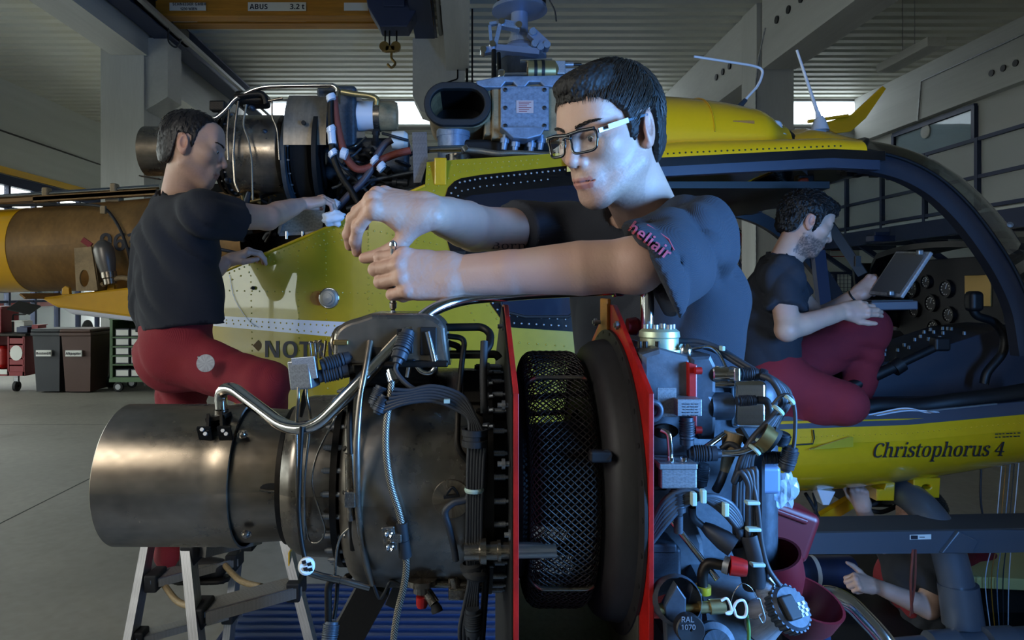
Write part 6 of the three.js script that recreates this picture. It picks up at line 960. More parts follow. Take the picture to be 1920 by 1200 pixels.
  for (const [x, y] of [[1476, 752], [1456, 772], [1425, 835], [1412, 846]]) { const p = P(x, y, 0.912); obj('cable_tie', [lathe([[0, 0.008], [0.0015, 0.0095], [0.004, 0.0095], [0.0055, 0.008]], p, V(1, 1, 0), 14)], M.green, ENG); }
  plug(P(1290, 850, 0.93), P(1352, 850, 0.925), 0.0115); cab('plug_cable', [[1352, 850, 0.925], [1385, 848, 0.92], [1412, 838, 0.918]], 0.005, M.chrome);
  ep('lever_rod', [[1322, 840, 0.93], [1358, 814, 0.94]], 0.004, M.tubesteel); obj('ball_joint', [new THREE.SphereGeometry(0.011, 20, 14).translate(P(1372, 826, 0.96).x, P(1372, 826, 0.96).y, -0.96)], M.chrome, ENG);
  obj('linkage', [bar(P(1385, 802, 0.96), P(1408, 840, 0.95), 0.012, 0.008)], M.darkmetal, ENG);
  cab('loop_cable', [[1352, 842, 0.94], [1368, 832, 0.935], [1386, 842, 0.93], [1398, 870, 0.93]], 0.004);
  obj('funnel_fitting', [lathe([[0, 0.006], [0.02, 0.0085], [0.04, 0.0125], [0.055, 0.013], [0.055, 0]], P(1358, 884, 0.945), V(0.25, 1, 0), 22)], M.tan, ENG); cab('funnel_hose', [[1358, 884, 0.945], [1350, 905, 0.945], [1342, 920, 0.95]], 0.006, M.casting2);
  const sb = obj('sensor_box', [B(P(1270, 892, 0.905).x, P(1270, 892, 0.905).y, -0.92, 68 / FOC * 0.905, 44 / FOC * 0.905, 0.045, 0.0025), B(P(1268, 872, 0.905).x, P(1268, 872, 0.905).y, -0.92, 72 / FOC * 0.905, 0.008, 0.05, 0.002)], M.alu, ENG);
  for (const x of [1258, 1282]) obj('box_bolt', [latheY([[0, 0.005], [0.005, 0.005], [0.005, 0]], P(x, 862, 0.905).x, P(0, 864, 0.905).y, -0.905, 6)], M.chrome, sb);
  obj('box_bracket', [B(P(1234, 895, 0.91).x, P(1234, 895, 0.91).y, -0.93, 0.024, 0.036, 0.04, 0.002)], M.darkmetal, sb);
  plug(P(1270, 916, 0.905), P(1272, 966, 0.905), 0.011); obj('plug_tail', [rod(P(1272, 966, 0.905), P(1272, 998, 0.908), 0.006)], M.casting2, ENG);
  plug(P(1320, 870, 0.94), P(1313, 915, 0.945), 0.009);
  for (let k = 0; k < 6; k++) cab('arched_cable', [[1222, 1016 - k * 7, 0.905], [1250, 980 - k * 9, 0.9], [1285, 945 - k * 5, 0.9], [1330, 930 + k * 2, 0.9], [1370, 945 + k * 6, 0.903], [1392 - k, 985 + k * 4, 0.91], [1395 - k * 5, 1020, 0.92]], 0.0042, k % 2 ? M.cable : M.casting2);
  for (const [x, y] of [[1300, 935], [1360, 955], [1318, 930]]) { const p = P(x, y, 0.893); obj('cable_tie', [B(p.x, p.y, p.z, 0.007, 0.018, 0.01, 0.002)], M.green, ENG); }
  for (let k = 0; k < 4; k++) cab('vertical_cable', [[1384 + k * 8, 880, 0.925], [1376 + k * 9, 905 - k * 6, 0.915], [1388 + k * 9, 885 - k * 2, 0.908], [1402 + k * 5, 905, 0.905], [1403 + k * 5, 960, 0.905], [1404 + k * 7, 1010, 0.908], [1415 + k * 6, 1060, 0.915]], 0.0042);
  obj('sleeved_loom', [tube([P(1405, 1000, 0.91), P(1418, 1050, 0.91), P(1420, 1095, 0.915)], 0.013, 20, 14)], M.cable, ENG); obj('sleeved_loom', [tube([P(1385, 1020, 0.92), P(1400, 1060, 0.92), P(1410, 1100, 0.925)], 0.012, 20, 14)], M.rubber, ENG);
  cab('side_cable', [[1410, 900, 0.905], [1420, 950, 0.9], [1428, 1020, 0.9], [1440, 1065, 0.9], [1462, 1098, 0.9]], 0.0035);
  for (const [x, y] of [[1410, 942], [1412, 992], [1420, 1058]]) { const p = P(x, y, 0.898); obj('cable_tie', [B(p.x, p.y, p.z, 0.018, 0.005, 0.012, 0.002)], M.green, ENG); }
  const ab = obj('actuator_box', [B(P(1438, 898, 0.96).x, P(1438, 898, 0.96).y, -0.98, 44 / FOC * 0.96, 52 / FOC * 0.96, 0.06, 0.006)], mat('#6f819c', 0.5, 0.3), ENG); obj('box_plate', [B(P(1411, 905, 0.96).x, P(1411, 925, 0.96).y, -0.95, 0.004, 0.14, 0.05)], M.casting2, ab);
  // lower end
  obj('stub_connector', [lathe([[0, 0.006], [0.01, 0.01], [0.03, 0.014], [0.045, 0.014], [0.045, 0]], P(1318, 985, 0.93), V(0.9, -0.6, 0.5), 20)], M.connector, ENG); cab('stub_cable', [[1298, 950, 0.92], [1300, 970, 0.925], [1318, 987, 0.93]], 0.005);
  ep('push_rod', [[1258, 975, 0.93], [1345, 1086, 0.9]], 0.0042, M.tubesteel);
  obj('cover_block', [B(P(1250, 1060, 0.93).x, P(1250, 1060, 0.93).y, -0.97, 62 / FOC * 0.93, 60 / FOC * 0.93, 0.07, 0.006), B(P(1248, 1034, 0.93).x, P(1248, 1034, 0.93).y, -0.96, 0.036, 0.016, 0.05, 0.004)], M.casting2, ENG);
  obj('drive_drum', [latheX([[P(1290, 0, 0.98).x, 0], [P(1290, 0, 0.98).x, 0.075], [P(1300, 0, 0.98).x, 0.085], [P(1380, 0, 0.98).x, 0.085], [P(1408, 0, 0.98).x, 0.074], [P(1418, 0, 0.98).x, 0.055], [P(1420, 0, 0.98).x, 0]], P(0, 1175, 0.98).y, -1.0, 56)], M.casting, ENG);
  ep('elbow_pipe', [[1318, 1110, 0.9], [1316, 1075, 0.9], [1326, 1054, 0.9], [1362, 1062, 0.89]], 0.007, M.darkmetal, 0.02);
  obj('elbow_nut', [rod(P(1357, 1058, 0.892), P(1368, 1062, 0.888), 0.0125, 0.0125, 6)], M.alu, ENG);
  obj('red_cap', [lathe([[0, 0], [0, 0.0125], [0.014, 0.0115], [0.02, 0.01], [0.02, 0.004], [0.014, 0]], P(1369, 1060, 0.886), V(1, -0.1, 0.25), 22)], M.red, ENG); obj('pipe_collar', [rod(P(1318, 1112, 0.9), P(1318, 1098, 0.9), 0.0105)], M.olive, ENG);
  obj('shaft', [rod(P(1235, 1144, 0.88), P(1332, 1138, 0.88), 0.0055), rod(P(1235, 1144, 0.88), P(1256, 1143, 0.88), 0.0085)], M.brass, ENG); obj('knurled_sleeve', [rod(P(1330, 1138, 0.88), P(1358, 1136, 0.88), 0.0095), rod(P(1310, 1139, 0.88), P(1332, 1138, 0.88), 0.0075)], M.gold, ENG);
  obj('s_hook', [tube([[1352, 1126], [1362, 1122], [1370, 1136], [1370, 1150], [1360, 1150], [1372, 1145], [1382, 1128], [1394, 1126], [1400, 1142], [1396, 1156], [1382, 1156], [1376, 1140]].map(([x, y]) => P(x, y, 0.872)), 0.0018, 80, 7)], M.stripe, ENG);
  obj('safety_wire', [tube([[1370, 1130], [1378, 1108], [1392, 1094], [1408, 1102], [1418, 1120]].map(([x, y]) => P(x, y, 0.875)), 0.0006, 40, 5), tube([[1400, 1160], [1420, 1160], [1440, 1148]].map(([x, y]) => P(x, y, 0.875)), 0.0006, 20, 5)], M.steel, ENG);
  obj('wire_clip', [pipe([P(1418, 1122, 0.875), P(1424, 1122, 0.875), P(1435, 1160, 0.87), P(1430, 1170, 0.87), P(1422, 1155, 0.87), P(1428, 1150, 0.87)], 0.0012, 0.004, 6)], M.alu, ENG);
  obj('green_lead', [tube([P(1400, 1152, 0.88), P(1404, 1180, 0.88), P(1402, 1230, 0.88)], 0.0022, 16, 6)], mat('#4f7a35', 0.6), ENG);
  obj('fork_lever', [extr([[0, -0.09], [0.016, -0.09], [0.018, 0.02], [0.008, 0.035], [-0.006, 0.01]], 0.012, 0.002).translate(P(1256, 1150, 0.875).x, P(0, 1150, 0.875).y, -0.885), extr([[0, -0.09], [0.014, -0.09], [0.014, 0.02], [0.004, 0.03], [-0.002, 0.01]], 0.012, 0.002).translate(P(1297, 1150, 0.88).x, P(0, 1150, 0.88).y, -0.9)], M.casting2, ENG);
  const kb = obj('marked_knob', [lathe([[0, 0], [0, 0.0175], [0.014, 0.018], [0.016, 0.0165], [0.015, 0.002], [0.012, 0]], P(1288, 1174, 0.86), V(0, 0.15, 1), 32)], M.black, ENG);
  obj('engraving', [text('RAL', 0.007, 0.0006, fontR).translate(-0.008, 0.003, 0), text('1070', 0.006, 0.0006, fontR).translate(-0.008, -0.006, 0)].map(g => g.translate(P(1288, 0, 0.845).x, P(0, 1170, 0.845).y, -0.8435)), M.silverplate, kb);
  obj('wheel_hub', [lathe([[0, 0], [0, 0.026], [0.012, 0.026], [0.014, 0.018], [0.02, 0.018], [0.02, 0]], P(1335, 1204, 0.88), V(0, 0.3, 1), 30), lathe([[0, 0.03], [0.02, 0.032], [0.03, 0.028]], P(1262, 1124, 0.9), V(0, 0.4, 1), 26)], M.casting2, ENG);
  const kc = P(1470, 1145, 0.9), kd = V(0.35, 0.6, 0.7).normalize(), cap = obj('oil_filler_cap', [lathe([[-0.02, 0.016], [-0.004, 0.018], [0, 0.0285], [0.014, 0.0285], [0.018, 0.025], [0.018, 0]], kc, kd, 40)], M.casting2, ENG);
  { const rb = [], u = V(0, 1, 0).cross(kd).normalize(), w = kd.clone().cross(u); for (let k = 0; k < 26; k++) { const a = k / 26 * 6.283, e = u.clone().multiplyScalar(Math.cos(a)).addScaledVector(w, Math.sin(a)); rb.push(rod(kc.clone().addScaledVector(e, 0.0285), kc.clone().addScaledVector(e, 0.0285).addScaledVector(kd, 0.014), 0.0022)); } obj('grip_ribs', rb, M.casting2, cap); const ch = []; for (let i = 0; i < 5; i++) for (let j = 0; j < 4; j++) if ((i + j) % 2) ch.push(frame(B(0, 0, 0, 0.0042, 0.0042, 0.0008), kc.clone().addScaledVector(kd, 0.0185).addScaledVector(u, -0.018 + i * 0.0044 + 0.02).addScaledVector(w, -0.012 + j * 0.0044), u, w)); obj('checker_mark', ch, M.paper, cap); obj('cap_handle', [frame(B(0, 0, 0, 0.022, 0.03, 0.008, 0.003), kc.clone().addScaledVector(kd, 0.022).addScaledVector(u, -0.01), u, w)], M.rubber, cap); }
  obj('cap_neck', [lathe([[-0.05, 0.03], [-0.02, 0.02], [0, 0.017]], kc, kd, 26), rod(P(1428, 1085, 0.92), P(1450, 1130, 0.91), 0.016)], M.silverplate, ENG);
  // rear filler so that nothing is hollow behind the looms
  obj('accessory_case', [B(P(1340, 900, 1.1).x, P(1340, 900, 1.1).y, -1.12, 0.18, 0.34, 0.14, 0.03)], M.casting2, ENG);
}
// engine stand
{
  const st = thing('engine_stand', 'dark steel cradle holding the dismounted engine', 'stand');
  obj('diagonal_strut', [bar(P(706, 1090, 1.1), P(630, 1230, 1.1), 0.05, 0.05), bar(P(630, 1230, 1.1), V(P(560, 0, 1.1).x, 0.12, -1.1), 0.05, 0.05)], M.soot, st);
  const xR = 0.34; for (const x of [-0.3, xR]) obj('post', [bar(V(x, 0.1, -AD), V(x, x > 0 ? 0.9 : 0.78, -AD), 0.05, 0.05, V(1, 0, 0))], M.soot, st);
  for (const z of [-0.82, -1.42]) obj('base_beam', [B(0.02, 0.07, z, 1.1, 0.06, 0.06)], M.soot, st);
  for (const x of [-0.45, 0.5]) obj('cross_beam', [B(x, 0.07, -AD, 0.06, 0.06, 0.66)], M.soot, st);
  for (const x of [-0.45, 0.5]) for (const z of [-0.82, -1.42]) obj('foot', [latheY([[0, 0.04], [0.03, 0.04], [0.04, 0.02], [0.04, 0]], x, 0, z, 16)], M.rubber, st);
  obj('saddle', [bar(V(-0.3, 0.8, -AD), V(xR, 0.8, -AD), 0.06, 0.05)], M.soot, st);
  obj('wide_shelf', [B((EX(960) + EX(1140)) / 2 + 0.01, P(0, 1110, 1.15).y - 0.05, -1.16, 0.16, 0.006, 0.3)], M.greyplate, st);
  // blue ribbed board on the floor
  const bd = thing('ribbed_board', 'blue ribbed plastic board on the floor under the engine', 'board'), x0 = -1.0, x1 = 0.22, z0 = -2.72, z1 = -3.3, bm = mat('#1f355c', 0.45);
  obj('base', [B((x0 + x1) / 2, 0.012, (z0 + z1) / 2, x1 - x0, 0.02, z0 - z1, 0.006)], bm, bd);
  for (let k = 0; k < 9; k++) obj('rib', [B((x0 + x1) / 2, 0.026, mix(z0, z1, (k + 0.5) / 9), x1 - x0 - 0.04, 0.012, 0.03, 0.004)], bm, bd);
  obj('edge_strip', [B((x0 + x1) / 2, 0.014, z0 + 0.01, x1 - x0 + 0.02, 0.026, 0.02, 0.005), B((x0 + x1) / 2, 0.014, z1 - 0.01, x1 - x0 + 0.02, 0.026, 0.02, 0.005), B(x0 - 0.01, 0.014, (z0 + z1) / 2, 0.02, 0.026, z0 - z1, 0.005)], M.navy, bd);
}
// red containers, bag, chrome tube near the gearbox
{
  const rb = thing('red_bin', 'tilted dark red plastic bin behind the gearbox cables', 'bin'), p = P(1462, 985, 1.3);
  obj('shell', [rotB(p, 0.1, 0.095, 0.09, V(1, -0.35, 0.1), V(0.4, 1, 0), 0.014)], M.plastered, rb); obj('rim', [rotB(P(1446, 948, 1.3), 0.105, 0.01, 0.095, V(1, -0.35, 0.1), V(0.4, 1, 0), 0.004)], M.plastered, rb); obj('support_arm', [rod(P(1462, 1000, 1.32), V(P(1462, 0, 1.3).x, 0.01, -1.5), 0.014)], M.soot, rb);
  const bag = thing('plastic_bag', 'crumpled clear plastic bag beside the blue grey actuator box', 'bag'); seed = 3;
  { const g = new THREE.IcosahedronGeometry(0.018, 3), ps = g.attributes.position; for (let i = 0; i < ps.count; i++) { const n = 1 + 0.5 * noise3(ps.getX(i) * 140, ps.getY(i) * 140, ps.getZ(i) * 140); ps.setXYZ(i, ps.getX(i) * n * 0.9, ps.getY(i) * n * 1.3, ps.getZ(i) * n * 0.6); } const h = g.toNonIndexed(); h.computeVertexNormals(); const c = P(1470, 918, 1.0); obj('film', [h.translate(c.x, c.y, c.z)], pmat('#e6eef5', 0.15, 0, { transmission: 0.7, thickness: 0 }), bag); }
  const cv = thing('red_cover', 'dark red plastic cover cups under the oil filler cap', 'cover');
  obj('cup', [lathe([[0, 0.0], [0, 0.03], [0.03, 0.045], [0.06, 0.05], [0.06, 0.046], [0.03, 0.04], [0.005, 0.02]], P(1490, 1180, 1.02), V(0.2, 0.9, 0.3), 30), lathe([[0, 0.0], [0, 0.03], [0.03, 0.04], [0.07, 0.042], [0.07, 0.038]], P(1465, 1110, 1.06), V(-0.3, 0.9, 0.2), 30)], M.plastered, cv); obj('cover_post', [rod(P(1490, 1185, 1.03), V(P(1490, 0, 1.03).x, 0.01, -1.03), 0.014), rod(P(1465, 1110, 1.06), P(1490, 1240, 1.04), 0.012)], M.soot, cv);
  const ct = thing('trolley_handle', 'bent chrome trolley handle standing at the lower edge', 'handle');
  obj('tube', [pipe([V(P(1524, 0, 1.4).x, 0.02, -1.4), P(1524, 1180, 1.4), P(1540, 1108, 1.4), P(1590, 1125, 1.38), P(1690, 1230, 1.3), V(P(1760, 0, 1.25).x, 0.02, -1.25)], 0.017, 0.06, 20)], M.chrome, ct);
  obj('upright', [bar(P(1543, 1120, 1.45), V(P(1560, 0, 1.45).x, 0.02, -1.45), 0.03, 0.014, V(1, 0, 0))], M.navy, ct);
}
// ladder
{
  const L = thing('step_ladder', 'aluminium double step ladder standing behind the exhaust pipe', 'ladder');
  const leg = (a, b, wd) => { const o = obj('leg', [bar(a, b, 0.055, 0.024, V(1, 0, 0))], M.alu, L); return o; };
  const flr = (t, b) => { const k = (t.y - 0.01) / (t.y - b.y); return t.clone().lerp(b, k); };   // extend to the floor
  const tops = { a: P(286, 960, 2.25), b: P(352, 1000, 1.95), c: P(455, 960, 2.5), d: P(515, 985, 2.05) };
  const legs = [[P(280, 1010, 2.25), P(245, 1200, 2.1)], [P(352, 1018, 1.85), P(370, 1200, 1.75)], [P(448, 1010, 2.4), P(428, 1200, 2.3)], [P(535, 1010, 2.0), P(580, 1190, 1.9)]];
  for (const [a, b] of legs) { const up = a.clone().lerp(b, -0.45), dn = flr(up, b); leg(up, dn); obj('foot', [rotB(dn.clone().add(V(0, 0.03, 0)), 0.045, 0.06, 0.06, V(1, 0, 0), V(0, 1, 0), 0.008)], M.rubber, L); }
  const step = (a, b, w, t) => { const s = obj('step', [bar(a, b, w, t)], mat('#a5a39d', 0.55, 0.5, { map: rep(T.grime, 8), bumpMap: rep(T.rough, 30), bumpScale: 0.001 }), L); obj('tread_edge', [bar(a.clone().add(V(0, t * 0.3, w / 2)), b.clone().add(V(0, t * 0.3, w / 2)), 0.008, t * 0.5)], M.alu, s); for (const p of [a, b]) obj('bracket', [rotB(p, 0.04, 0.055, w * 1.05, V(1, 0, 0), V(0, 1, 0), 0.006)], M.rubber, s); };
  step(P(378, 1148, 1.8), P(556, 1100, 1.95), 0.085, 0.028); step(P(362, 1032, 1.86), P(470, 1008, 2.1), 0.085, 0.028); step(P(292, 1086, 2.2), P(440, 1048, 2.35), 0.08, 0.024); step(P(262, 1196, 2.12), P(430, 1150, 2.3), 0.05, 0.02);
  obj('strap', [tube([P(306, 1094, 2.2), P(330, 1125, 2.12), P(360, 1138, 2.0), P(374, 1142, 1.9)], 0.01)], M.tan, L); obj('strap', [tube([P(420, 1058, 2.3), P(450, 1088, 2.2), P(490, 1100, 2.1)], 0.01)], M.tan, L);
  obj('warning_sticker', [rotB(P(544, 1048, 1.96), 0.004, 0.05, 0.03, V(1, 0, 0), V(0.25, 1, 0), 0.001)], M.yelloworange, L);
}
// ---------- people: distance fields joined smoothly and meshed ----------
class Field {
  constructor() { this.p = []; }
  cone(a, b, ra, rb, k = 0.02, op = 1) { const ab = b.clone().sub(a); this.p.push({ t: 0, a, ab, l: 1 / Math.max(1e-9, ab.lengthSq()), ra, rb, k, op }); return this; }
  ball(c, r, k = 0.02, op = 1) { return this.cone(c, c.clone().add(V(0, 1e-4, 0)), r, r, k, op); }
  ell(c, r, k = 0.02, op = 1, X = V(1, 0, 0), Y = V(0, 1, 0)) { const x = X.clone().normalize(), z = x.clone().cross(Y).normalize(), y = z.clone().cross(x); this.p.push({ t: 1, c, x, y, z, r, k, op }); return this; }
  half(pt, n, k = 0.004) { this.p.push({ t: 2, pt, n: n.clone().normalize(), k, op: -1 }); return this; }   // cut away everything on the side n points to
  d(X, Y, Z) {
    let r = 1e3;
    for (const q of this.p) {
      let d;
      if (q.t === 0) {
        const x = X - q.a.x, y = Y - q.a.y, z = Z - q.a.z; let t = (x * q.ab.x + y * q.ab.y + z * q.ab.z) * q.l; t = t < 0 ? 0 : t > 1 ? 1 : t;
        const dx = x - q.ab.x * t, dy = y - q.ab.y * t, dz = z - q.ab.z * t; d = Math.sqrt(dx * dx + dy * dy + dz * dz) - (q.ra + (q.rb - q.ra) * t);
      } else if (q.t === 1) {
        const x = X - q.c.x, y = Y - q.c.y, z = Z - q.c.z, u = (x * q.x.x + y * q.x.y + z * q.x.z) / q.r.x, v = (x * q.y.x + y * q.y.y + z * q.y.z) / q.r.y, w = (x * q.z.x + y * q.z.y + z * q.z.z) / q.r.z;
        const k0 = Math.sqrt(u * u + v * v + w * w), k1 = Math.sqrt(u * u / (q.r.x * q.r.x) + v * v / (q.r.y * q.r.y) + w * w / (q.r.z * q.r.z)); d = k1 < 1e-6 ? -0.01 : k0 * (k0 - 1) / k1;
      } else d = -((X - q.pt.x) * q.n.x + (Y - q.pt.y) * q.n.y + (Z - q.pt.z) * q.n.z);
      if (q.op > 0) { const h = Math.max(q.k - Math.abs(r - d), 0) / q.k; r = Math.min(r, d) - h * h * q.k * 0.25; }
      else { const m = -d, h = Math.max(q.k - Math.abs(r - m), 0) / q.k; r = Math.max(r, m) + h * h * q.k * 0.25; }
    }
    return r;
  }
}
function nets(fn, mn, mx, cell) {                           // surface nets over a box, skipping empty blocks
  const nx = Math.ceil((mx.x - mn.x) / cell) + 1, ny = Math.ceil((mx.y - mn.y) / cell) + 1, nz = Math.ceil((mx.z - mn.z) / cell) + 1;
  const F = new Float32Array(nx * ny * nz).fill(1), BS = 6, rad = cell * BS * 0.87 * 1.5 + 0.012;
  const at = (i, j, k) => (k * ny + j) * nx + i;
  for (let bk = 0; bk < nz; bk += BS) for (let bj = 0; bj < ny; bj += BS) for (let bi = 0; bi < nx; bi += BS) {
    const c = fn(mn.x + (bi + BS / 2) * cell, mn.y + (bj + BS / 2) * cell, mn.z + (bk + BS / 2) * cell), skip = Math.abs(c) > rad;
    for (let k = bk; k < Math.min(nz, bk + BS); k++) for (let j = bj; j < Math.min(ny, bj + BS); j++) for (let i = bi; i < Math.min(nx, bi + BS); i++) F[at(i, j, k)] = skip ? c : fn(mn.x + i * cell, mn.y + j * cell, mn.z + k * cell);
  }
  const id = new Int32Array(nx * ny * nz).fill(-1), pos = [], idx = [];
  const C = [[0, 0, 0], [1, 0, 0], [0, 1, 0], [1, 1, 0], [0, 0, 1], [1, 0, 1], [0, 1, 1], [1, 1, 1]], E = [[0, 1], [2, 3], [4, 5], [6, 7], [0, 2], [1, 3], [4, 6], [5, 7], [0, 4], [1, 5], [2, 6], [3, 7]];
  for (let k = 0; k < nz - 1; k++) for (let j = 0; j < ny - 1; j++) for (let i = 0; i < nx - 1; i++) {
    let m = 0; const v = []; for (let c = 0; c < 8; c++) { const f = F[at(i + C[c][0], j + C[c][1], k + C[c][2])]; v.push(f); if (f < 0) m |= 1 << c; }
    if (m === 0 || m === 255) continue;
    let n = 0, x = 0, y = 0, z = 0;
    for (const [a, b] of E) if ((v[a] < 0) !== (v[b] < 0)) { const t = v[a] / (v[a] - v[b]); x += C[a][0] + (C[b][0] - C[a][0]) * t; y += C[a][1] + (C[b][1] - C[a][1]) * t; z += C[a][2] + (C[b][2] - C[a][2]) * t; n++; }
    id[at(i, j, k)] = pos.length / 3; pos.push(mn.x + (i + x / n) * cell, mn.y + (j + y / n) * cell, mn.z + (k + z / n) * cell);
  }
  const quad = (a, b, c, d, f) => { if (a < 0 || b < 0 || c < 0 || d < 0) return; f ? idx.push(a, b, c, a, c, d) : idx.push(a, c, b, a, d, c); };
  for (let k = 1; k < nz - 1; k++) for (let j = 1; j < ny - 1; j++) for (let i = 1; i < nx - 1; i++) {
    const s = F[at(i, j, k)] < 0;
    if (s !== F[at(i + 1, j, k)] < 0) quad(id[at(i, j - 1, k - 1)], id[at(i, j, k - 1)], id[at(i, j, k)], id[at(i, j - 1, k)], s);
    if (s !== F[at(i, j + 1, k)] < 0) quad(id[at(i - 1, j, k - 1)], id[at(i - 1, j, k)], id[at(i, j, k)], id[at(i, j, k - 1)], s);
    if (s !== F[at(i, j, k + 1)] < 0) quad(id[at(i - 1, j - 1, k)], id[at(i, j - 1, k)], id[at(i, j, k)], id[at(i - 1, j, k)], s);
  }
  const nor = new Float32Array(pos.length), e = cell * 0.6;
  for (let i = 0; i < pos.length; i += 3) { const [x, y, z] = [pos[i], pos[i + 1], pos[i + 2]]; let a = fn(x + e, y, z) - fn(x - e, y, z), b = fn(x, y + e, z) - fn(x, y - e, z), c = fn(x, y, z + e) - fn(x, y, z - e); const l = Math.hypot(a, b, c) || 1; nor[i] = a / l; nor[i + 1] = b / l; nor[i + 2] = c / l; }
  const g = new THREE.BufferGeometry();
  g.setAttribute('position', new THREE.Float32BufferAttribute(pos, 3)); g.setAttribute('normal', new THREE.BufferAttribute(nor, 3));
  const uv = new Float32Array(pos.length / 3 * 2); for (let i = 0; i < uv.length / 2; i++) { uv[2 * i] = pos[3 * i] + pos[3 * i + 2] * 0.8; uv[2 * i + 1] = pos[3 * i + 1] + pos[3 * i + 2] * 0.25; }
  g.setAttribute('uv', new THREE.BufferAttribute(uv, 2)); g.setIndex(idx);
  return g;
}
function boundsOf(f, pad = 0.03) { const a = V(9, 9, 9), b = V(-9, -9, -9); for (const q of f.p) { if (q.op < 0) continue; const pts = q.t === 0 ? [q.a, q.a.clone().add(q.ab)] : [q.c], r = q.t === 0 ? Math.max(q.ra, q.rb) : Math.max(q.r.x, q.r.y, q.r.z); for (const p of pts) { a.min(p.clone().subScalar(r + pad)); b.max(p.clone().addScalar(r + pad)); } } return [a, b]; }
function paint(g, fn) { const p = g.attributes.position, c = new Float32Array(p.count * 3), v = V(0, 0, 0); for (let i = 0; i < p.count; i++) { v.fromBufferAttribute(p, i); const k = fn(v); c[3 * i] = k[0]; c[3 * i + 1] = k[1]; c[3 * i + 2] = k[2]; } g.setAttribute('color', new THREE.BufferAttribute(c, 3)); return g; }
function meshField(f, cell, disp, pad) { const [a, b] = boundsOf(f, pad); return nets(disp ? (x, y, z) => f.d(x, y, z) + disp(x, y, z) : (x, y, z) => f.d(x, y, z), a, b, cell); }

const skinMat = new THREE.MeshPhysicalMaterial({ color: 0xffffff, vertexColors: true, roughness: 0.5, sheen: 0.15, bumpMap: rep(T.rough, 60), bumpScale: 0.0004, side: THREE.DoubleSide });
const SK = [0.47, 0.295, 0.215];                             // linear skin colour
const tone = (v, a = 1) => { const n = 1 + 0.06 * fbm(v.x * 60, v.y * 60, v.z * 60, 3) + 0.05 * fbm(v.x * 14, v.y * 14, v.z * 14, 2); return [SK[0] * n * a, SK[1] * n * a * (0.98 + 0.04 * noise3(v.x * 30, v.y * 30, v.z * 30)), SK[2] * n * a]; };

// the last stretch of the forearm, flattened towards the wrist; shared by the arm and the hand
function wristOn(f, el, wr, X, R, t0 = 0) { const m2 = el.clone().lerp(wr, 0.7 + 0.3 * t0); for (const s of [-1, 1]) f.cone(m2.addScaledVector(X, 0).clone().addScaledVector(X, s * mix(0.006, 0.0125, t0) * R), wr.clone().addScaledVector(X, s * 0.0125 * R), (mix(0.0315, 0.0205, t0) - (t0 ? 0.0016 : 0)) * R, 0.0205 * R, 0.003); f.cone(m2, wr, (mix(0.034, 0.024, t0) - (t0 ? 0.0014 : 0)) * R, 0.024 * R, 0.003); }
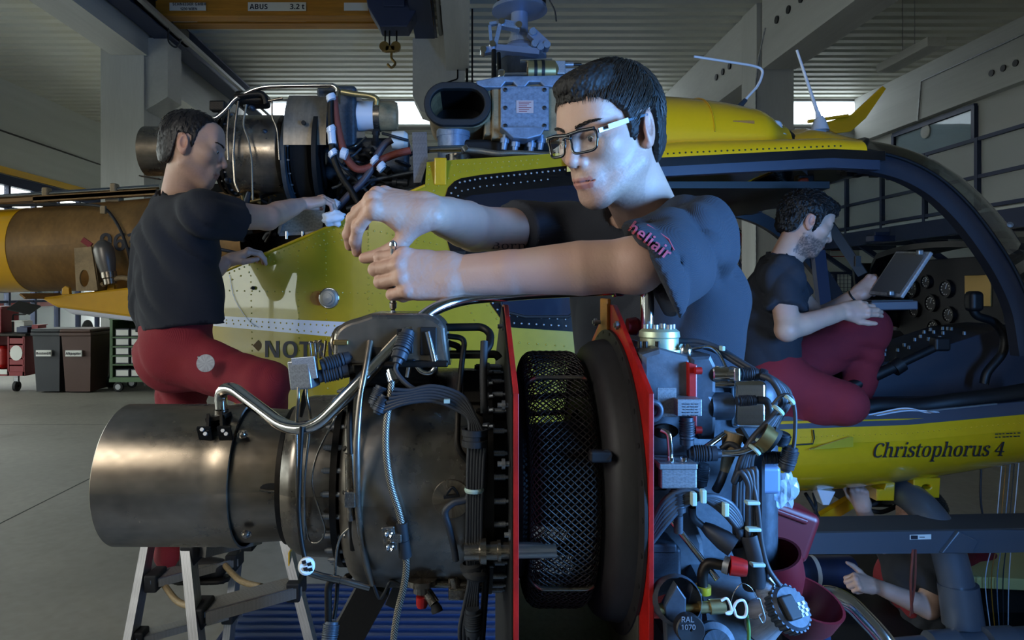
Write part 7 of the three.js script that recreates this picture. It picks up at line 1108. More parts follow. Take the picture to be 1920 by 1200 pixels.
// hand: wrist at w, y towards the knuckles, z out of the back of the hand; side +1 puts the thumb on +x
function hand(w, Yd, Zd, side, curls, thumb, cell, sc = 1, el = null, armK = 1) {
  const Y = Yd.clone().normalize(), X = Y.clone().cross(Zd).normalize(), Z = X.clone().cross(Y);
  const L = (x, y, z) => w.clone().addScaledVector(X, x * side * sc).addScaledVector(Y, y * sc).addScaledVector(Z, z * sc);
  const f = new Field();
  const mcp = [[0.0265, 0.088, 0.002], [0.0085, 0.093, 0.005], [-0.0105, 0.088, 0.003], [-0.0275, 0.078, -0.002]], len = [[0.043, 0.026, 0.021], [0.047, 0.03, 0.022], [0.044, 0.028, 0.022], [0.035, 0.021, 0.019]], R = [[0.0108, 0.0098, 0.0088, 0.0075], [0.0112, 0.01, 0.009, 0.0077], [0.0108, 0.0096, 0.0086, 0.0073], [0.0096, 0.0084, 0.0076, 0.0066]];
  f.cone(L(0.012, 0, 0), L(0.014, 0.014, 0), 0.0195 * armK, 0.0195 * sc, 0.003); f.cone(L(-0.012, 0, 0), L(-0.014, 0.014, 0), 0.0195 * armK, 0.0195 * sc, 0.003);
  mcp.forEach((m, i) => { f.cone(L(m[0] * 0.5, 0.012, -0.002), L(m[0], m[1] - 0.004, m[2] - 0.005), 0.018 * sc, [0.0135, 0.014, 0.0135, 0.0125][i] * sc, 0.014 * sc); });
  f.cone(L(0.012, 0.02, -0.01), L(0.026, 0.05, -0.012), 0.017 * sc, 0.013 * sc, 0.014 * sc); f.cone(L(-0.024, 0.02, -0.008), L(-0.027, 0.06, -0.008), 0.014 * sc, 0.012 * sc, 0.012 * sc);
  if (el) wristOn(f, el, w, X, armK, 0.45);
  const tips = [];
  mcp.forEach((m, i) => {
    const cu = curls[i], sp = (cu[3] || 0); let a = 0, p = [m[0], m[1], m[2]]; f.ball(L(p[0], p[1], p[2] + 0.0005), R[i][0] * 1.16 * sc, 0.006 * sc);
    for (let s = 0; s < 3; s++) { a += cu[s]; const dx = Math.sin(sp) * Math.cos(a), dy = Math.cos(a) * Math.cos(sp), dz = -Math.sin(a), q = [p[0] + dx * len[i][s], p[1] + dy * len[i][s], p[2] + dz * len[i][s]]; f.cone(L(...p), L(...q), R[i][s] * sc, R[i][s + 1] * sc, s === 0 ? 0.004 * sc : 0.003 * sc); if (s < 2) f.ball(L(q[0] + 0, q[1], q[2]), R[i][s + 1] * 1.06 * sc, 0.003 * sc); p = q; }
    tips.push(L(...p));
  });
  { let p = [0.02, 0.022, -0.01]; const r = [0.0155, 0.0125, 0.011, 0.0085], l = [0.044, 0.034, 0.027]; thumb.forEach((d, s) => { const n = Math.hypot(...d), q = [p[0] + d[0] / n * l[s], p[1] + d[1] / n * l[s], p[2] + d[2] / n * l[s]]; f.cone(L(...p), L(...q), r[s] * sc, r[s + 1] * sc, s === 0 ? 0.014 * sc : 0.004 * sc); p = q; }); tips.push(L(...p)); }
  const g = meshField(f, cell, cell < 0.003 ? (x, y, z) => 0.0005 * fbm(x * 220, y * 220, z * 220, 2) : null);
  paint(g, (v) => { let t = 0, kn = 0; for (const q of tips) t = Math.max(t, 1 - v.distanceTo(q) / (0.02 * sc)); for (const m of mcp) kn = Math.max(kn, 1 - v.distanceTo(L(m[0], m[1], m[2] + 0.01)) / (0.015 * sc)); const c = tone(v), k = Math.max(t * 0.8, kn * 0.5); return [c[0] * (1 + 0.04 * k), c[1] * (1 - 0.12 * k), c[2] * (1 - 0.1 * k)]; });
  return { g, tips, L };
}
// head: centre c, forward F, up U; returns parts
function head(c, F, U, o) {
  const z = F.clone().normalize(), x = U.clone().cross(z).normalize(), y = z.clone().cross(x), s = o.s || 1;
  const L = (a, b, d) => c.clone().addScaledVector(x, a * s).addScaledVector(y, b * s).addScaledVector(z, d * s), Rv = (a, b, d) => V(a * s, b * s, d * s);
  const f = new Field(), jw = o.jaw || 1;
  f.ell(L(0, 0.036, -0.016), Rv(0.0755, 0.085, 0.097), 0.02, 1, x, y); f.ell(L(0, -0.03, 0.02), Rv(0.06, 0.085, 0.068), 0.03 * s, 1, x, y);
  f.ball(L(0, -0.104, 0.066), 0.019 * s * jw, 0.03 * s);
  for (const k of [-1, 1]) { f.cone(L(k * 0.053, -0.058, -0.004), L(k * 0.017, -0.101, 0.06), 0.019 * s, 0.016 * s, 0.03 * s); f.ball(L(k * 0.043, -0.014, 0.054), 0.024 * s, 0.03 * s); f.cone(L(k * 0.042, 0.026, 0.07), L(k * 0.012, 0.024, 0.083), 0.0095 * s, 0.01 * s, 0.02 * s); }
  f.ell(L(0, 0.055, 0.06), Rv(0.05, 0.035, 0.024), 0.03 * s, 1, x, y);
  for (const k of [-1, 1]) f.ball(L(k * 0.033, 0.004, 0.096), 0.0145 * s, 0.012 * s, -1);
  f.cone(L(0, 0.018, 0.083), L(0, -0.028, 0.107), 0.0085 * s, 0.0105 * s, 0.012 * s); f.ball(L(0, -0.031, 0.105), 0.0112 * s, 0.006 * s);
  for (const k of [-1, 1]) { f.ball(L(k * 0.0125, -0.035, 0.094), 0.0082 * s, 0.007 * s); f.ball(L(k * 0.007, -0.043, 0.1), 0.004 * s, 0.003 * s, -1); f.ell(L(k * 0.033, 0.004, 0.074), Rv(0.0165, 0.0128, 0.0135), 0.004 * s, 1, x, y); f.ell(L(k * 0.033, 0.003, 0.092), Rv(0.0125, 0.003, 0.011), 0.002 * s, -1, x, y); }
  f.ell(L(0, -0.062, 0.076), Rv(0.03, 0.026, 0.02), 0.02 * s, 1, x, y);
  f.cone(L(-0.021, -0.069, 0.082), L(0, -0.066, 0.0925), 0.0045 * s, 0.0062 * s, 0.008 * s); f.cone(L(0.021, -0.069, 0.082), L(0, -0.066, 0.0925), 0.0045 * s, 0.0062 * s, 0.008 * s); f.cone(L(-0.017, -0.076, 0.082), L(0.017, -0.076, 0.082), 0.0058 * s, 0.0058 * s, 0.008 * s); f.ball(L(0, -0.0765, 0.088), 0.0072 * s, 0.008 * s);
  f.cone(L(-0.025, -0.0705, 0.086), L(0, -0.0715, 0.101), 0.0012 * s, 0.0018 * s, 0.003 * s, -1); f.cone(L(0.025, -0.0705, 0.086), L(0, -0.0715, 0.101), 0.0012 * s, 0.0018 * s, 0.003 * s, -1);
  for (const k of [-1, 1]) { const ex = x.clone().multiplyScalar(k).addScaledVector(z, -0.35); f.ell(L(k * 0.081, -0.002, -0.016), Rv(0.008, 0.033, 0.02), 0.008 * s, 1, ex, y.clone().addScaledVector(z, -0.2)); f.ell(L(k * 0.089, 0.003, -0.012), Rv(0.007, 0.02, 0.011), 0.004 * s, -1, ex, y.clone().addScaledVector(z, -0.2)); f.ell(L(k * 0.079, -0.03, -0.008), Rv(0.007, 0.009, 0.009), 0.006 * s, 1, x, y); }
  f.cone(L(0, -0.03, -0.02), o.neck, 0.054 * s * (o.nr || 1), 0.058 * s * (o.nr || 1), 0.03 * s); f.cone(L(0, -0.08, 0.0), o.neck.clone().addScaledVector(z, 0.03), 0.035 * s, 0.04 * s, 0.03 * s);
  const loc = (v) => { const d = v.clone().sub(c); return [d.dot(x) / s, d.dot(y) / s, d.dot(z) / s]; };
  const g = meshField(f, o.cell, o.cell < 0.003 ? (X, Y, Z) => 0.0003 * fbm(X * 300, Y * 300, Z * 300, 2) : null);
  const hairAt = o.hairline;
  paint(g, (v) => {
    const [a, b, d] = loc(v), t = tone(v, 1); let k = t;
    const lip = (d > 0.074 && Math.abs(a) < 0.027 - Math.abs(b + 0.071) * 0.5 && b < -0.0625 + 0.0 && b > -0.0835) ? 1 : 0;
    if (lip) k = [t[0] * 0.8, t[1] * 0.56, t[2] * 0.6];
    else if (b < -0.047 && d > -0.02 && b > -0.135) { const st = (o.stubble || 0) * clamp((hash3(Math.round(v.x * 1400), Math.round(v.y * 1400), Math.round(v.z * 1400)) > 0.45 ? 1 : 0.45), 0, 1) * smooth(-0.045, -0.06, b) * (Math.abs(a) < 0.0265 && b > -0.085 && b < -0.06 ? 0.4 : 1); k = t.map((q, i) => mix(q, [0.06, 0.045, 0.04][i], st)); }
    const ear = Math.abs(a) > 0.076 && Math.abs(d + 0.012) < 0.03 && Math.abs(b) < 0.045 ? 1 : 0; if (ear) k = [k[0], k[1] * 0.82, k[2] * 0.8];
    if (d > 0.086 && b < -0.02 && b > -0.045) k = [k[0], k[1] * 0.9, k[2] * 0.88];
    return k;
  });
  // hair
  const hf = new Field(), th = o.thick || 0.01;
  hf.ell(L(0, 0.036, -0.016), Rv(0.0755 + th, 0.085 + th * 1.1, 0.097 + th), 0.02, 1, x, y); hf.ell(L(0, -0.02, -0.045), Rv(0.066 + th * 0.6, 0.075, 0.062 + th * 0.7), 0.02, 1, x, y); if (o.tuft) hf.ell(L(0, 0.1, 0.05), Rv(0.05, 0.022, 0.045), 0.03, 1, x, y);
  const hl = (X, Y, Z) => { const [a, b, d] = loc(V(X, Y, Z)); return (o.hairline(Math.abs(a), d) - b) * 0.8 * s; };
  const hg = meshField({ p: hf.p, d: (X, Y, Z) => { const h = hl(X, Y, Z), q = hf.d(X, Y, Z) + (o.rough || 0.0025) * (fbm(X * 130, Y * 60, Z * 130, 3) + 0.6 * noise3(X * 420, Y * 150, Z * 420)); return Math.max(q, h + 0.004 * noise3(X * 260, Y * 260, Z * 260)); } }, o.cell * 1.1);
  // strands lying on the hair
  const st = []; seed = o.seed || 11;
  for (let n = 0; n < (o.strands || 500); n++) {
    const u = rr(-1, 1), ph = rr(0, 6.283), q = Math.sqrt(1 - u * u), a0 = q * Math.cos(ph), b0 = u, d0 = q * Math.sin(ph);
    const base = [a0 * (0.0755 + th * 0.85), 0.036 + b0 * (0.085 + th * 0.9), -0.016 + d0 * (0.097 + th * 0.85)];
    if (base[1] < o.hairline(Math.abs(base[0]), base[2]) + 0.006) continue;
    const len = rr(0.018, 0.036) * (o.strandLen || 1), flow = o.flow(base), pts = [];
    for (let i = 0; i < 4; i++) { const t = i / 3 * len, lift = 0.001 + Math.sin(i / 3 * 2.2) * rr(0.001, 0.0035) * (o.lift || 1); const dir = V(base[0] + flow[0] * t, base[1] - 0.036 + flow[1] * t, base[2] + 0.016 + flow[2] * t), m = Math.hypot(dir.x / (0.0755 + th), dir.y / (0.085 + th), dir.z / (0.097 + th)); pts.push(L(dir.x / m * (1 + lift * 10), 0.036 + dir.y / m * (1 + lift * 10), -0.016 + dir.z / m * (1 + lift * 10))); }
    if (Math.min(...pts.map(p => { const [a, b, d] = loc(p); return b - o.hairline(Math.abs(a), d); })) < -0.01) continue;
    st.push(sweep(pts, (t) => (o.strandR || 0.0011) * (1.2 - t), 4, false));
  }
  const brows = []; for (const k of [-1, 1]) for (let n = 0; n < 110; n++) { const t = rr(0, 1), a = k * (0.013 + t * 0.042), b = 0.0235 + 0.0065 * Math.sin(t * 2.2) + rr(-0.0035, 0.0035) * (1 - t * 0.6), d = 0.0945 - t * t * 0.026, q = trace((X, Y, Z) => f.d(X, Y, Z), L(a, b, d + 0.02), z.clone().negate(), 0.05); if (!q) continue; q.addScaledVector(z, 0.0004); brows.push(sweep([q, q.clone().addScaledVector(x, k * 0.0035 * s).addScaledVector(y, 0.0018 * s).addScaledVector(z, (0.0006 - 0.0012 * t) * s), q.clone().addScaledVector(x, k * 0.007 * s).addScaledVector(y, 0.0012 * s).addScaledVector(z, -0.0035 * t * s)], (u) => 0.0006 * s * (1.1 - u), 3, false)); }
  const eyes = [], iris = [];
  for (const k of [-1, 1]) { const p = L(k * 0.033, 0.0035, 0.0755), dd = z.clone().addScaledVector(y, -0.32).addScaledVector(x, o.gaze || 0); eyes.push(new THREE.SphereGeometry(0.0112 * s, 18, 12).translate(p.x, p.y, p.z)); const q = p.clone().addScaledVector(dd.normalize(), 0.0085 * s); iris.push(place(new THREE.SphereGeometry(0.006 * s, 14, 8).scale(1, 0.62, 1), q, dd)); }
  return { g, hair: hg, strands: st, brows, eyes, iris, L, loc, x, y, z, s };
}
const hairMat = mat('#ffffff', 0.42); const eyeWhite = mat('#d8d2cc', 0.25), irisMat = mat('#2a1c14', 0.2);
function foldsAt(amp, fr, dir) { return (x, y, z) => { const w = fbm(x * 4 + 5, y * 4, z * 4, 2), w2 = noise3(x * 7, y * 7 + 3, z * 7), u = (x * dir.x + y * dir.y + z * dir.z) * fr + w * 4.5 + w2 * 0.8, m = smooth(-0.25, 0.3, fbm(x * 4.5 + 3, y * 4.5, z * 4.5 + 9, 2)), v = (x * dir.y - y * dir.x + z * 0.6) * fr * 0.7 - w * 5 + 2, m2 = smooth(0.0, 0.35, noise3(x * 5 + 20, y * 5, z * 5)); return -amp * (Math.abs(Math.sin(u)) - 0.5) * (0.15 + 0.85 * m) - amp * 0.7 * (Math.abs(Math.sin(v)) - 0.5) * m2; }; }
function person(o) {
  const t = thing('person', o.label, 'person');
  const j = o.j, tr = [];
  const lat = j.shL.clone().sub(j.shR).setY(0).normalize(), k = o.k || 1;
  // bare body under the clothes
  const f = new Field();
  f.cone(j.hip, j.chest, 0.085 * k, 0.09 * k, 0.05); for (const s of [-1, 1]) { f.cone(j.hip.clone().addScaledVector(lat, s * 0.055), j.chest.clone().addScaledVector(lat, s * 0.06), 0.07 * k, 0.08 * k, 0.05); }
  f.cone(j.shL, j.shR, 0.042 * k, 0.042 * k, 0.05); f.cone(j.neck, j.chest, 0.05 * k, 0.08 * k, 0.05);
  for (const S of ['L', 'R']) { f.cone(j['sh' + S], j['el' + S], 0.05 * k, 0.04 * k, 0.03); f.cone(j['el' + S], j['wr' + S], 0.036 * k, 0.024 * k, 0.02); f.cone(j['hp' + S], j['kn' + S], 0.075 * k, 0.05 * k, 0.04); f.cone(j['kn' + S], j['an' + S], 0.05 * k, 0.035 * k, 0.03); }
  const gs = [paint(meshField(f, o.cb || 0.014), tone)];
  // arms in finer cells
  for (const S of ['L', 'R']) { const a = new Field(), sh = j['sh' + S], el = j['el' + S], wr = j['wr' + S], mid = el.clone().lerp(wr, 0.3), m2 = el.clone().lerp(wr, 0.72), R = o['arm' + S] || 1; a.cone(sh, el, 0.054 * k * R, 0.0425 * k * R, 0.02); a.cone(el, mid, 0.041 * k * R, 0.0435 * k * R, 0.012); a.cone(mid, m2, 0.0435 * k * R, 0.034 * k * R, 0.002); { const h = o['hand' + S]; wristOn(a, el, wr, h.y.clone().normalize().cross(h.z).normalize(), k * R); } a.ball(el.clone().addScaledVector(sh.clone().add(wr).multiplyScalar(0.5).sub(el).normalize(), -0.008), 0.036 * k * R, 0.02); if (o.armX) o.armX(a, S); gs.push(paint(meshField(a, o.ca, (x, y, z) => 0.0009 * fbm(x * 18, y * 18, z * 18, 2)), tone)); }
  const H = head(j.head, o.F, o.U, { neck: j.neck, cell: o.ch, s: k, ...o.hd }); gs.push(H.g);
  const hands = {}; for (const S of ['L', 'R']) { const h = o['hand' + S]; hands[S] = hand(j['wr' + S], h.y, h.z, h.side, h.curls, h.thumb, o.chd, h.sc || k, j['el' + S], k * (o['arm' + S] || 1)); gs.push(hands[S].g); }
  const merged = mergeGeometries(gs.map(g => { g = g.index ? g.toNonIndexed() : g; return g; }), false);
  const body = new THREE.Mesh(merged, skinMat); body.name = 'body'; body.castShadow = body.receiveShadow = true; t.add(body);
  const hm = o.hairMat; const hair = obj('hair', [H.hair], hm, t); if (H.strands.length) { const s = obj('hair_strands', H.strands, o.strandMat || hm, hair); s.userData.kind = 'stuff'; }
  obj('eyebrows', H.brows, hm, t).userData.kind = 'stuff'; const ew = obj('eyes', H.eyes, eyeWhite, t); obj('irises', H.iris, irisMat, ew);
  // shirt
  const sf = new Field(), pad = o.pad || 1;
  sf.cone(j.waist.clone().addScaledVector(lat, 0.07), j.chest.clone().addScaledVector(lat, 0.075), 0.108 * k * pad, 0.122 * k, 0.05); sf.cone(j.waist.clone().addScaledVector(lat, -0.07), j.chest.clone().addScaledVector(lat, -0.075), 0.108 * k * pad, 0.122 * k, 0.05); sf.cone(j.hem.clone().addScaledVector(lat, 0.07), j.waist.clone().addScaledVector(lat, 0.07), 0.112 * k * pad, 0.11 * k * pad, 0.04); sf.cone(j.hem.clone().addScaledVector(lat, -0.07), j.waist.clone().addScaledVector(lat, -0.07), 0.112 * k * pad, 0.11 * k * pad, 0.04);
  sf.cone(j.shL, j.shR, 0.066 * k, 0.066 * k, 0.07); sf.cone(j.chest, j.neck.clone().lerp(j.chest, 0.1), 0.12 * k, 0.07 * k, 0.05);
  const bodyAxis = j.hem.clone().sub(j.chest).normalize(); sf.half(j.hem, o.hemN || bodyAxis, 0.004);
  for (const S of ['L', 'R']) { const sh = j['sh' + S], el = j['el' + S], e = sh.clone().lerp(el, o['slv' + S] || 0.72), dir = el.clone().sub(sh).normalize(), a = new Field(); const drop = o['drop' + S] || V(0, -0.012, 0), r1 = o['slvR' + S] || 0.068; const e2 = e.clone().addScaledVector(dir, 0.08); a.cone(sh, e2.clone().add(drop), 0.068 * k, r1 * k, 0.02); a.half(e, o['cut' + S] || dir, 0.004); const inn = new Field(); inn.cone(sh.clone().lerp(el, (o['slv' + S] || 0.72) - 0.2), e2.clone().add(drop), (r1 - 0.036) * k, (r1 - 0.018) * k, 0.01); sf.p.push({ t: 3 }); sf.p.pop(); tr.push({ a, inn, e, dir }); }
  const base = { p: sf.p }, D0 = (x, y, z) => sf.d(x, y, z), shirtD = (x, y, z) => { let d = D0(x, y, z); for (const q of tr) { const s = q.a.d(x, y, z), kk = 0.035, h = Math.max(kk - Math.abs(d - s), 0) / kk; d = Math.min(d, s) - h * h * kk * 0.25; } if (o.cc < 0.01) for (const q of tr) { const m = -q.inn.d(x, y, z); if (m > d) d = m; } return d; };
  const neckCut = new Field(); neckCut.cone(j.neck.clone().lerp(j.head, 0.1), j.neck.clone().lerp(j.head, 1), 0.074 * k, 0.09 * k, 0.01);
  const fo = foldsAt(o.fold || 0.006, o.foldF || 9, o.foldDir || V(0.6, 0.6, 0.3));
  const shirtF = (x, y, z) => Math.max(shirtD(x, y, z) + fo(x, y, z), -neckCut.d(x, y, z));
  const [ba, bb] = boundsOf({ p: sf.p.concat(...tr.map(q => q.a.p)) }, 0.03);
  const shirt = obj('shirt', [nets(shirtF, ba, bb, o.cc)], M.tshirt, t);
  // trousers
  const pf = new Field(), lr = o.legR || 1;
  pf.cone(j.hem.clone().addScaledVector(bodyAxis, -0.06).addScaledVector(lat, 0.06), j.hpL, 0.1 * k, 0.102 * k * lr, 0.05); pf.cone(j.hem.clone().addScaledVector(bodyAxis, -0.06).addScaledVector(lat, -0.06), j.hpR, 0.1 * k, 0.102 * k * lr, 0.05); if (o.seat) pf.ball(o.seat, 0.1 * k, 0.06); pf.cone(j.hpL, j.hpR, 0.1 * k, 0.1 * k, 0.06);
  for (const S of ['L', 'R']) { pf.cone(j['hp' + S], j['kn' + S], 0.1 * k * lr, 0.074 * k * lr, 0.04); pf.cone(j['kn' + S], j['an' + S], 0.074 * k * lr, 0.058 * k * lr, 0.03); pf.half(j['an' + S].clone().add(V(0, 0.0, 0)), j['an' + S].clone().sub(j['kn' + S]), 0.004); }
  const pg = o.noCut ? (pf.p = pf.p.filter(q => q.t !== 2), pf) : pf;
  const fo2 = foldsAt((o.fold || 0.006) * (o.foldPA || 0.9), o.foldP || 38, o.foldPD || V(0.35, 0.85, 0.4));
  if (o.cutLegs === undefined || o.cutLegs) { pf.p = pf.p.filter(q => q.t !== 2); }
  const [pa, pb] = boundsOf(pf, 0.03);
  const pants = obj('trousers', [nets((x, y, z) => pf.d(x, y, z) + fo2(x, y, z), pa, pb, o.cp || o.cc)], M.trousers, t);
  // shoes
  for (const S of ['L', 'R']) { const a = j['an' + S], td = o['toe' + S] || V(1, 0, 0), hz = td.clone().normalize(), q = new Field(), up = o['shoeUp' + S] || V(0, 1, 0); const b = a.clone().addScaledVector(up, -0.03); q.cone(b.clone().addScaledVector(hz, -0.05), b.clone().addScaledVector(hz, 0.06), 0.04, 0.04, 0.02); q.cone(b.clone().addScaledVector(hz, 0.05).addScaledVector(up, -0.01), b.clone().addScaledVector(hz, 0.165).addScaledVector(up, -0.016), 0.045, 0.032, 0.02); q.cone(a, b, 0.045, 0.045, 0.02); q.half(b.clone().addScaledVector(up, -0.04), up.clone().negate(), 0.006); const s = obj('shoe', [meshField(q, o.cs || 0.01)], M.rubber, t); obj('sole', [(() => { const z = new Field(), e = b.clone().addScaledVector(up, -0.045); z.cone(e.clone().addScaledVector(hz, -0.055), e.clone().addScaledVector(hz, 0.06), 0.045, 0.045, 0.01); z.cone(e.clone().addScaledVector(hz, 0.06), e.clone().addScaledVector(hz, 0.17), 0.049, 0.038, 0.02); z.half(e.clone().addScaledVector(up, 0.008), up, 0.004); z.half(e.clone().addScaledVector(up, -0.008), up.clone().negate(), 0.004); return meshField(z, o.cs || 0.01); })()], M.soot, s); }
  return { t, H, hands, shirt, shirtF, body, j, pants };
}
function trace(fn, o, dir, max = 3) { let d = 0; for (let i = 0; i < 120; i++) { const p = o.clone().addScaledVector(dir, d), v = fn(p.x, p.y, p.z); if (v < 0.0004) return p; d += v * 0.7; if (d > max) return null; } return o.clone().addScaledVector(dir, d); }
const FIST = [[1.25, 1.65, 1.0], [1.3, 1.65, 1.0], [1.35, 1.6, 1.0], [1.4, 1.5, 0.9]];
const hairTop = (pts) => (a, d) => polyY(pts, d);
// the man with glasses leaning over the engine
{
  const hd = { stubble: 0.22, thick: 0.0125, tuft: 1, rough: 0.0025, strands: 7000, strandR: 0.00075, strandLen: 1.2, seed: 21, hairline: hairTop([[-0.2, -0.075], [-0.06, -0.07], [-0.046, -0.045], [-0.038, 0.034], [0.004, 0.03], [0.008, -0.02], [0.022, -0.012], [0.029, 0.034], [0.05, 0.06], [0.08, 0.07], [0.2, 0.074]]), flow: (b) => [Math.sign(b[0]) * 0.25, -0.55 * Math.abs(b[0]) / 0.08 - 0.1, b[2] > -0.05 ? 0.75 : -0.2] };
  const j = { head: P(1141, 252, 1.27), neck: P(1226, 420, 1.37), shL: P(1308, 446, 1.25), shR: P(1058, 440, 1.53), elL: P(1190, 497, 1.0), elR: P(893, 428, 1.31), wrL: P(862, 516, 1.035), wrR: P(812, 398, 1.075), chest: P(1228, 565, 1.43), waist: P(1224, 740, 1.45), hem: P(1222, 900, 1.46), hip: P(1222, 960, 1.46), hpL: V(0.47, 0.92, -1.4), hpR: V(0.38, 0.92, -1.55), knL: V(0.47, 0.5, -1.38), knR: V(0.36, 0.5, -1.58), anL: V(0.5, 0.1, -1.4), anR: V(0.4, 0.1, -1.62) };
  const p = person({ label: 'man with black glasses leaning over the engine with both hands at a screwdriver', j, F: V(-0.80, -0.3, 0.56), U: V(-0.02, 1, 0.05), hd, k: 1.0, cb: 0.013, ca: 0.006, ch: 0.0026, chd: 0.0022, cc: 0.0085, cp: 0.014, armL: 0.94, armR: 1.0, hairMat: mat('#14100c', 0.7), strandMat: mat('#2e241b', 0.45),
    slvL: 0.86, slvR: 0.64, slvRL: 0.084, slvRR: 0.07, dropL: V(0.0, -0.025, 0.0), cutL: V(-0.86, -0.46, -0.16), dropR: V(0, -0.01, 0), fold: 0.013, foldF: 42, foldDir: V(0.75, 0.6, 0.2), colH: 0.01,
    toeL: V(-0.8, 0, 0.6), toeR: V(-0.8, 0, 0.6),
    handL: { y: V(-1, 0.06, 0.02), z: V(-0.12, 0.32, 1), side: 1, curls: [[0.55, 1.75, 1.0, 0.04], [0.62, 1.75, 1.0], [0.7, 1.75, 1.0], [0.8, 1.7, 1.0, -0.06]], thumb: [[0.3, 0.5, -0.9], [-0.25, 0.5, -0.9], [-0.6, 0.3, -0.75]], sc: 1.0 },
    handR: { y: V(-1, 0.2, 0.12), z: V(-0.05, 0.78, 0.62), side: -1, curls: [[1.15, 0.38, 0.28, -0.06], [1.05, 0.42, 0.3], [0.98, 0.45, 0.32, 0.02], [0.92, 0.5, 0.35, 0.06]], thumb: [[0.55, 0.45, -0.8], [0.05, 0.72, -0.7], [-0.12, 0.85, -0.5]], sc: 1.04 } });
  // glasses
  const L = p.H.L, gl = hold('glasses', p.t), fr = pmat('#0c0c0e', 0.25, 0, { clearcoat: 1 });
  for (const k of [-1, 1]) {
    const rect = Array.from({ length: 40 }, (_, i) => { const a = i / 40 * 6.2832, c = Math.cos(a), s = Math.sin(a), X = Math.sign(c) * Math.pow(Math.abs(c), 0.42) * 0.0265, Y = Math.sign(s) * Math.pow(Math.abs(s), 0.5) * 0.0185; return [k * 0.0335 + X * (Y < 0 ? 0.92 : 1), 0.0 + Y, 0.108 - Math.pow(Math.abs(k * 0.0335 + X) / 0.06, 2) * 0.012 + Y * -0.12]; });
    obj('rim', [sweep([...rect, rect[0], rect[1]].map(q => L(...q)), 0.0026, 6, false)], fr, gl);
    const c = rect.reduce((s, q) => [s[0] + q[0] / 40, s[1] + q[1] / 40, s[2] + q[2] / 40], [0, 0, 0]); const pos = [], idx = []; for (const q of [c, ...rect]) { const v = L(...q); pos.push(v.x, v.y, v.z); } for (let i = 0; i < 40; i++) idx.push(0, 1 + i, 1 + (i + 1) % 40); const g = new THREE.BufferGeometry(); g.setAttribute('position', new THREE.Float32BufferAttribute(pos, 3)); g.setIndex(idx); g.computeVertexNormals();
    obj('lens', [g], M.glass, gl);
    obj('temple', [bar(L(k * 0.064, 0.012, 0.094), L(k * 0.076, 0.016, 0.05), 0.003, 0.0075, p.H.y)], fr, gl);
    obj('temple_inlay', [bar(L(k * 0.0775, 0.015, 0.083), L(k * 0.081, 0.018, 0.035), 0.002, 0.0085, p.H.y)], mat('#e4e2da', 0.3), gl);
    obj('temple_tip', [bar(L(k * 0.08, 0.018, 0.035), L(k * 0.085, 0.02, -0.012), 0.0025, 0.0042, p.H.y)], mat('#1d3c4c', 0.4), gl);
  }
  obj('bridge', [sweep([L(-0.009, 0.01, 0.108), L(0, 0.013, 0.11), L(0.009, 0.01, 0.108)], 0.003, 6), sweep([L(-0.058, 0.018, 0.097), L(-0.03, 0.019, 0.104), L(0, 0.016, 0.108), L(0.03, 0.019, 0.104), L(0.058, 0.018, 0.097)], 0.0036, 6)], fr, gl);
  // sleeve print, laid on the cloth
  const rel = (str, size, dx, dy) => { const g = new TessellateModifier(0.003, 5).modify(text(str, size, 0.001, font, 3)), ps = g.attributes.position, o = P(1192, 424, 1.0), ux = V(0.78, -0.6, 0).normalize(), uy = V(0.6, 0.78, 0).normalize(); for (let i = 0; i < ps.count; i++) { const q = o.clone().addScaledVector(ux, ps.getX(i) + dx).addScaledVector(uy, ps.getY(i) + dy), dir = q.clone().sub(camera.position).normalize(), h = trace(p.shirtF, q.clone().addScaledVector(dir, -0.12), dir, 0.8) || q; h.addScaledVector(dir, -0.0016 - (ps.getZ(i) > 0 ? 0.0006 : 0)); ps.setXYZ(i, h.x, h.y, h.z); } g.computeVertexNormals(); return g; };
  obj('sleeve_print', [rel('heliair', 0.017, -0.008, -0.012)], M.print, p.shirt);
  { const pts = [[0.012, 0.012], [0.05, 0.014], [0.066, 0.006]].map(([a, b]) => { const o = P(1192, 424, 1.0), q = o.clone().addScaledVector(V(0.78, -0.6, 0).normalize(), a).addScaledVector(V(0.6, 0.78, 0).normalize(), b), dir = q.clone().sub(camera.position).normalize(); return trace(p.shirtF, q.clone().addScaledVector(dir, -0.12), dir, 0.8).addScaledVector(dir, -0.001); }); obj('sleeve_print', [sweep(pts, 0.0012, 5)], M.print, p.shirt); }
  obj('necklace', [sweep(Array.from({ length: 20 }, (_, i) => { const a = 0.2 + i / 19 * 1.9, ax = j.head.clone().sub(j.neck).normalize(), lat = j.shL.clone().sub(j.shR).normalize(), u = lat.clone().sub(ax.clone().multiplyScalar(lat.dot(ax))).normalize(), w = ax.clone().cross(u); return j.neck.clone().addScaledVector(ax, 0.032).addScaledVector(u, Math.cos(a) * 0.064).addScaledVector(w, -Math.sin(a) * 0.064); }), 0.0012, 5)], M.gold, p.t);
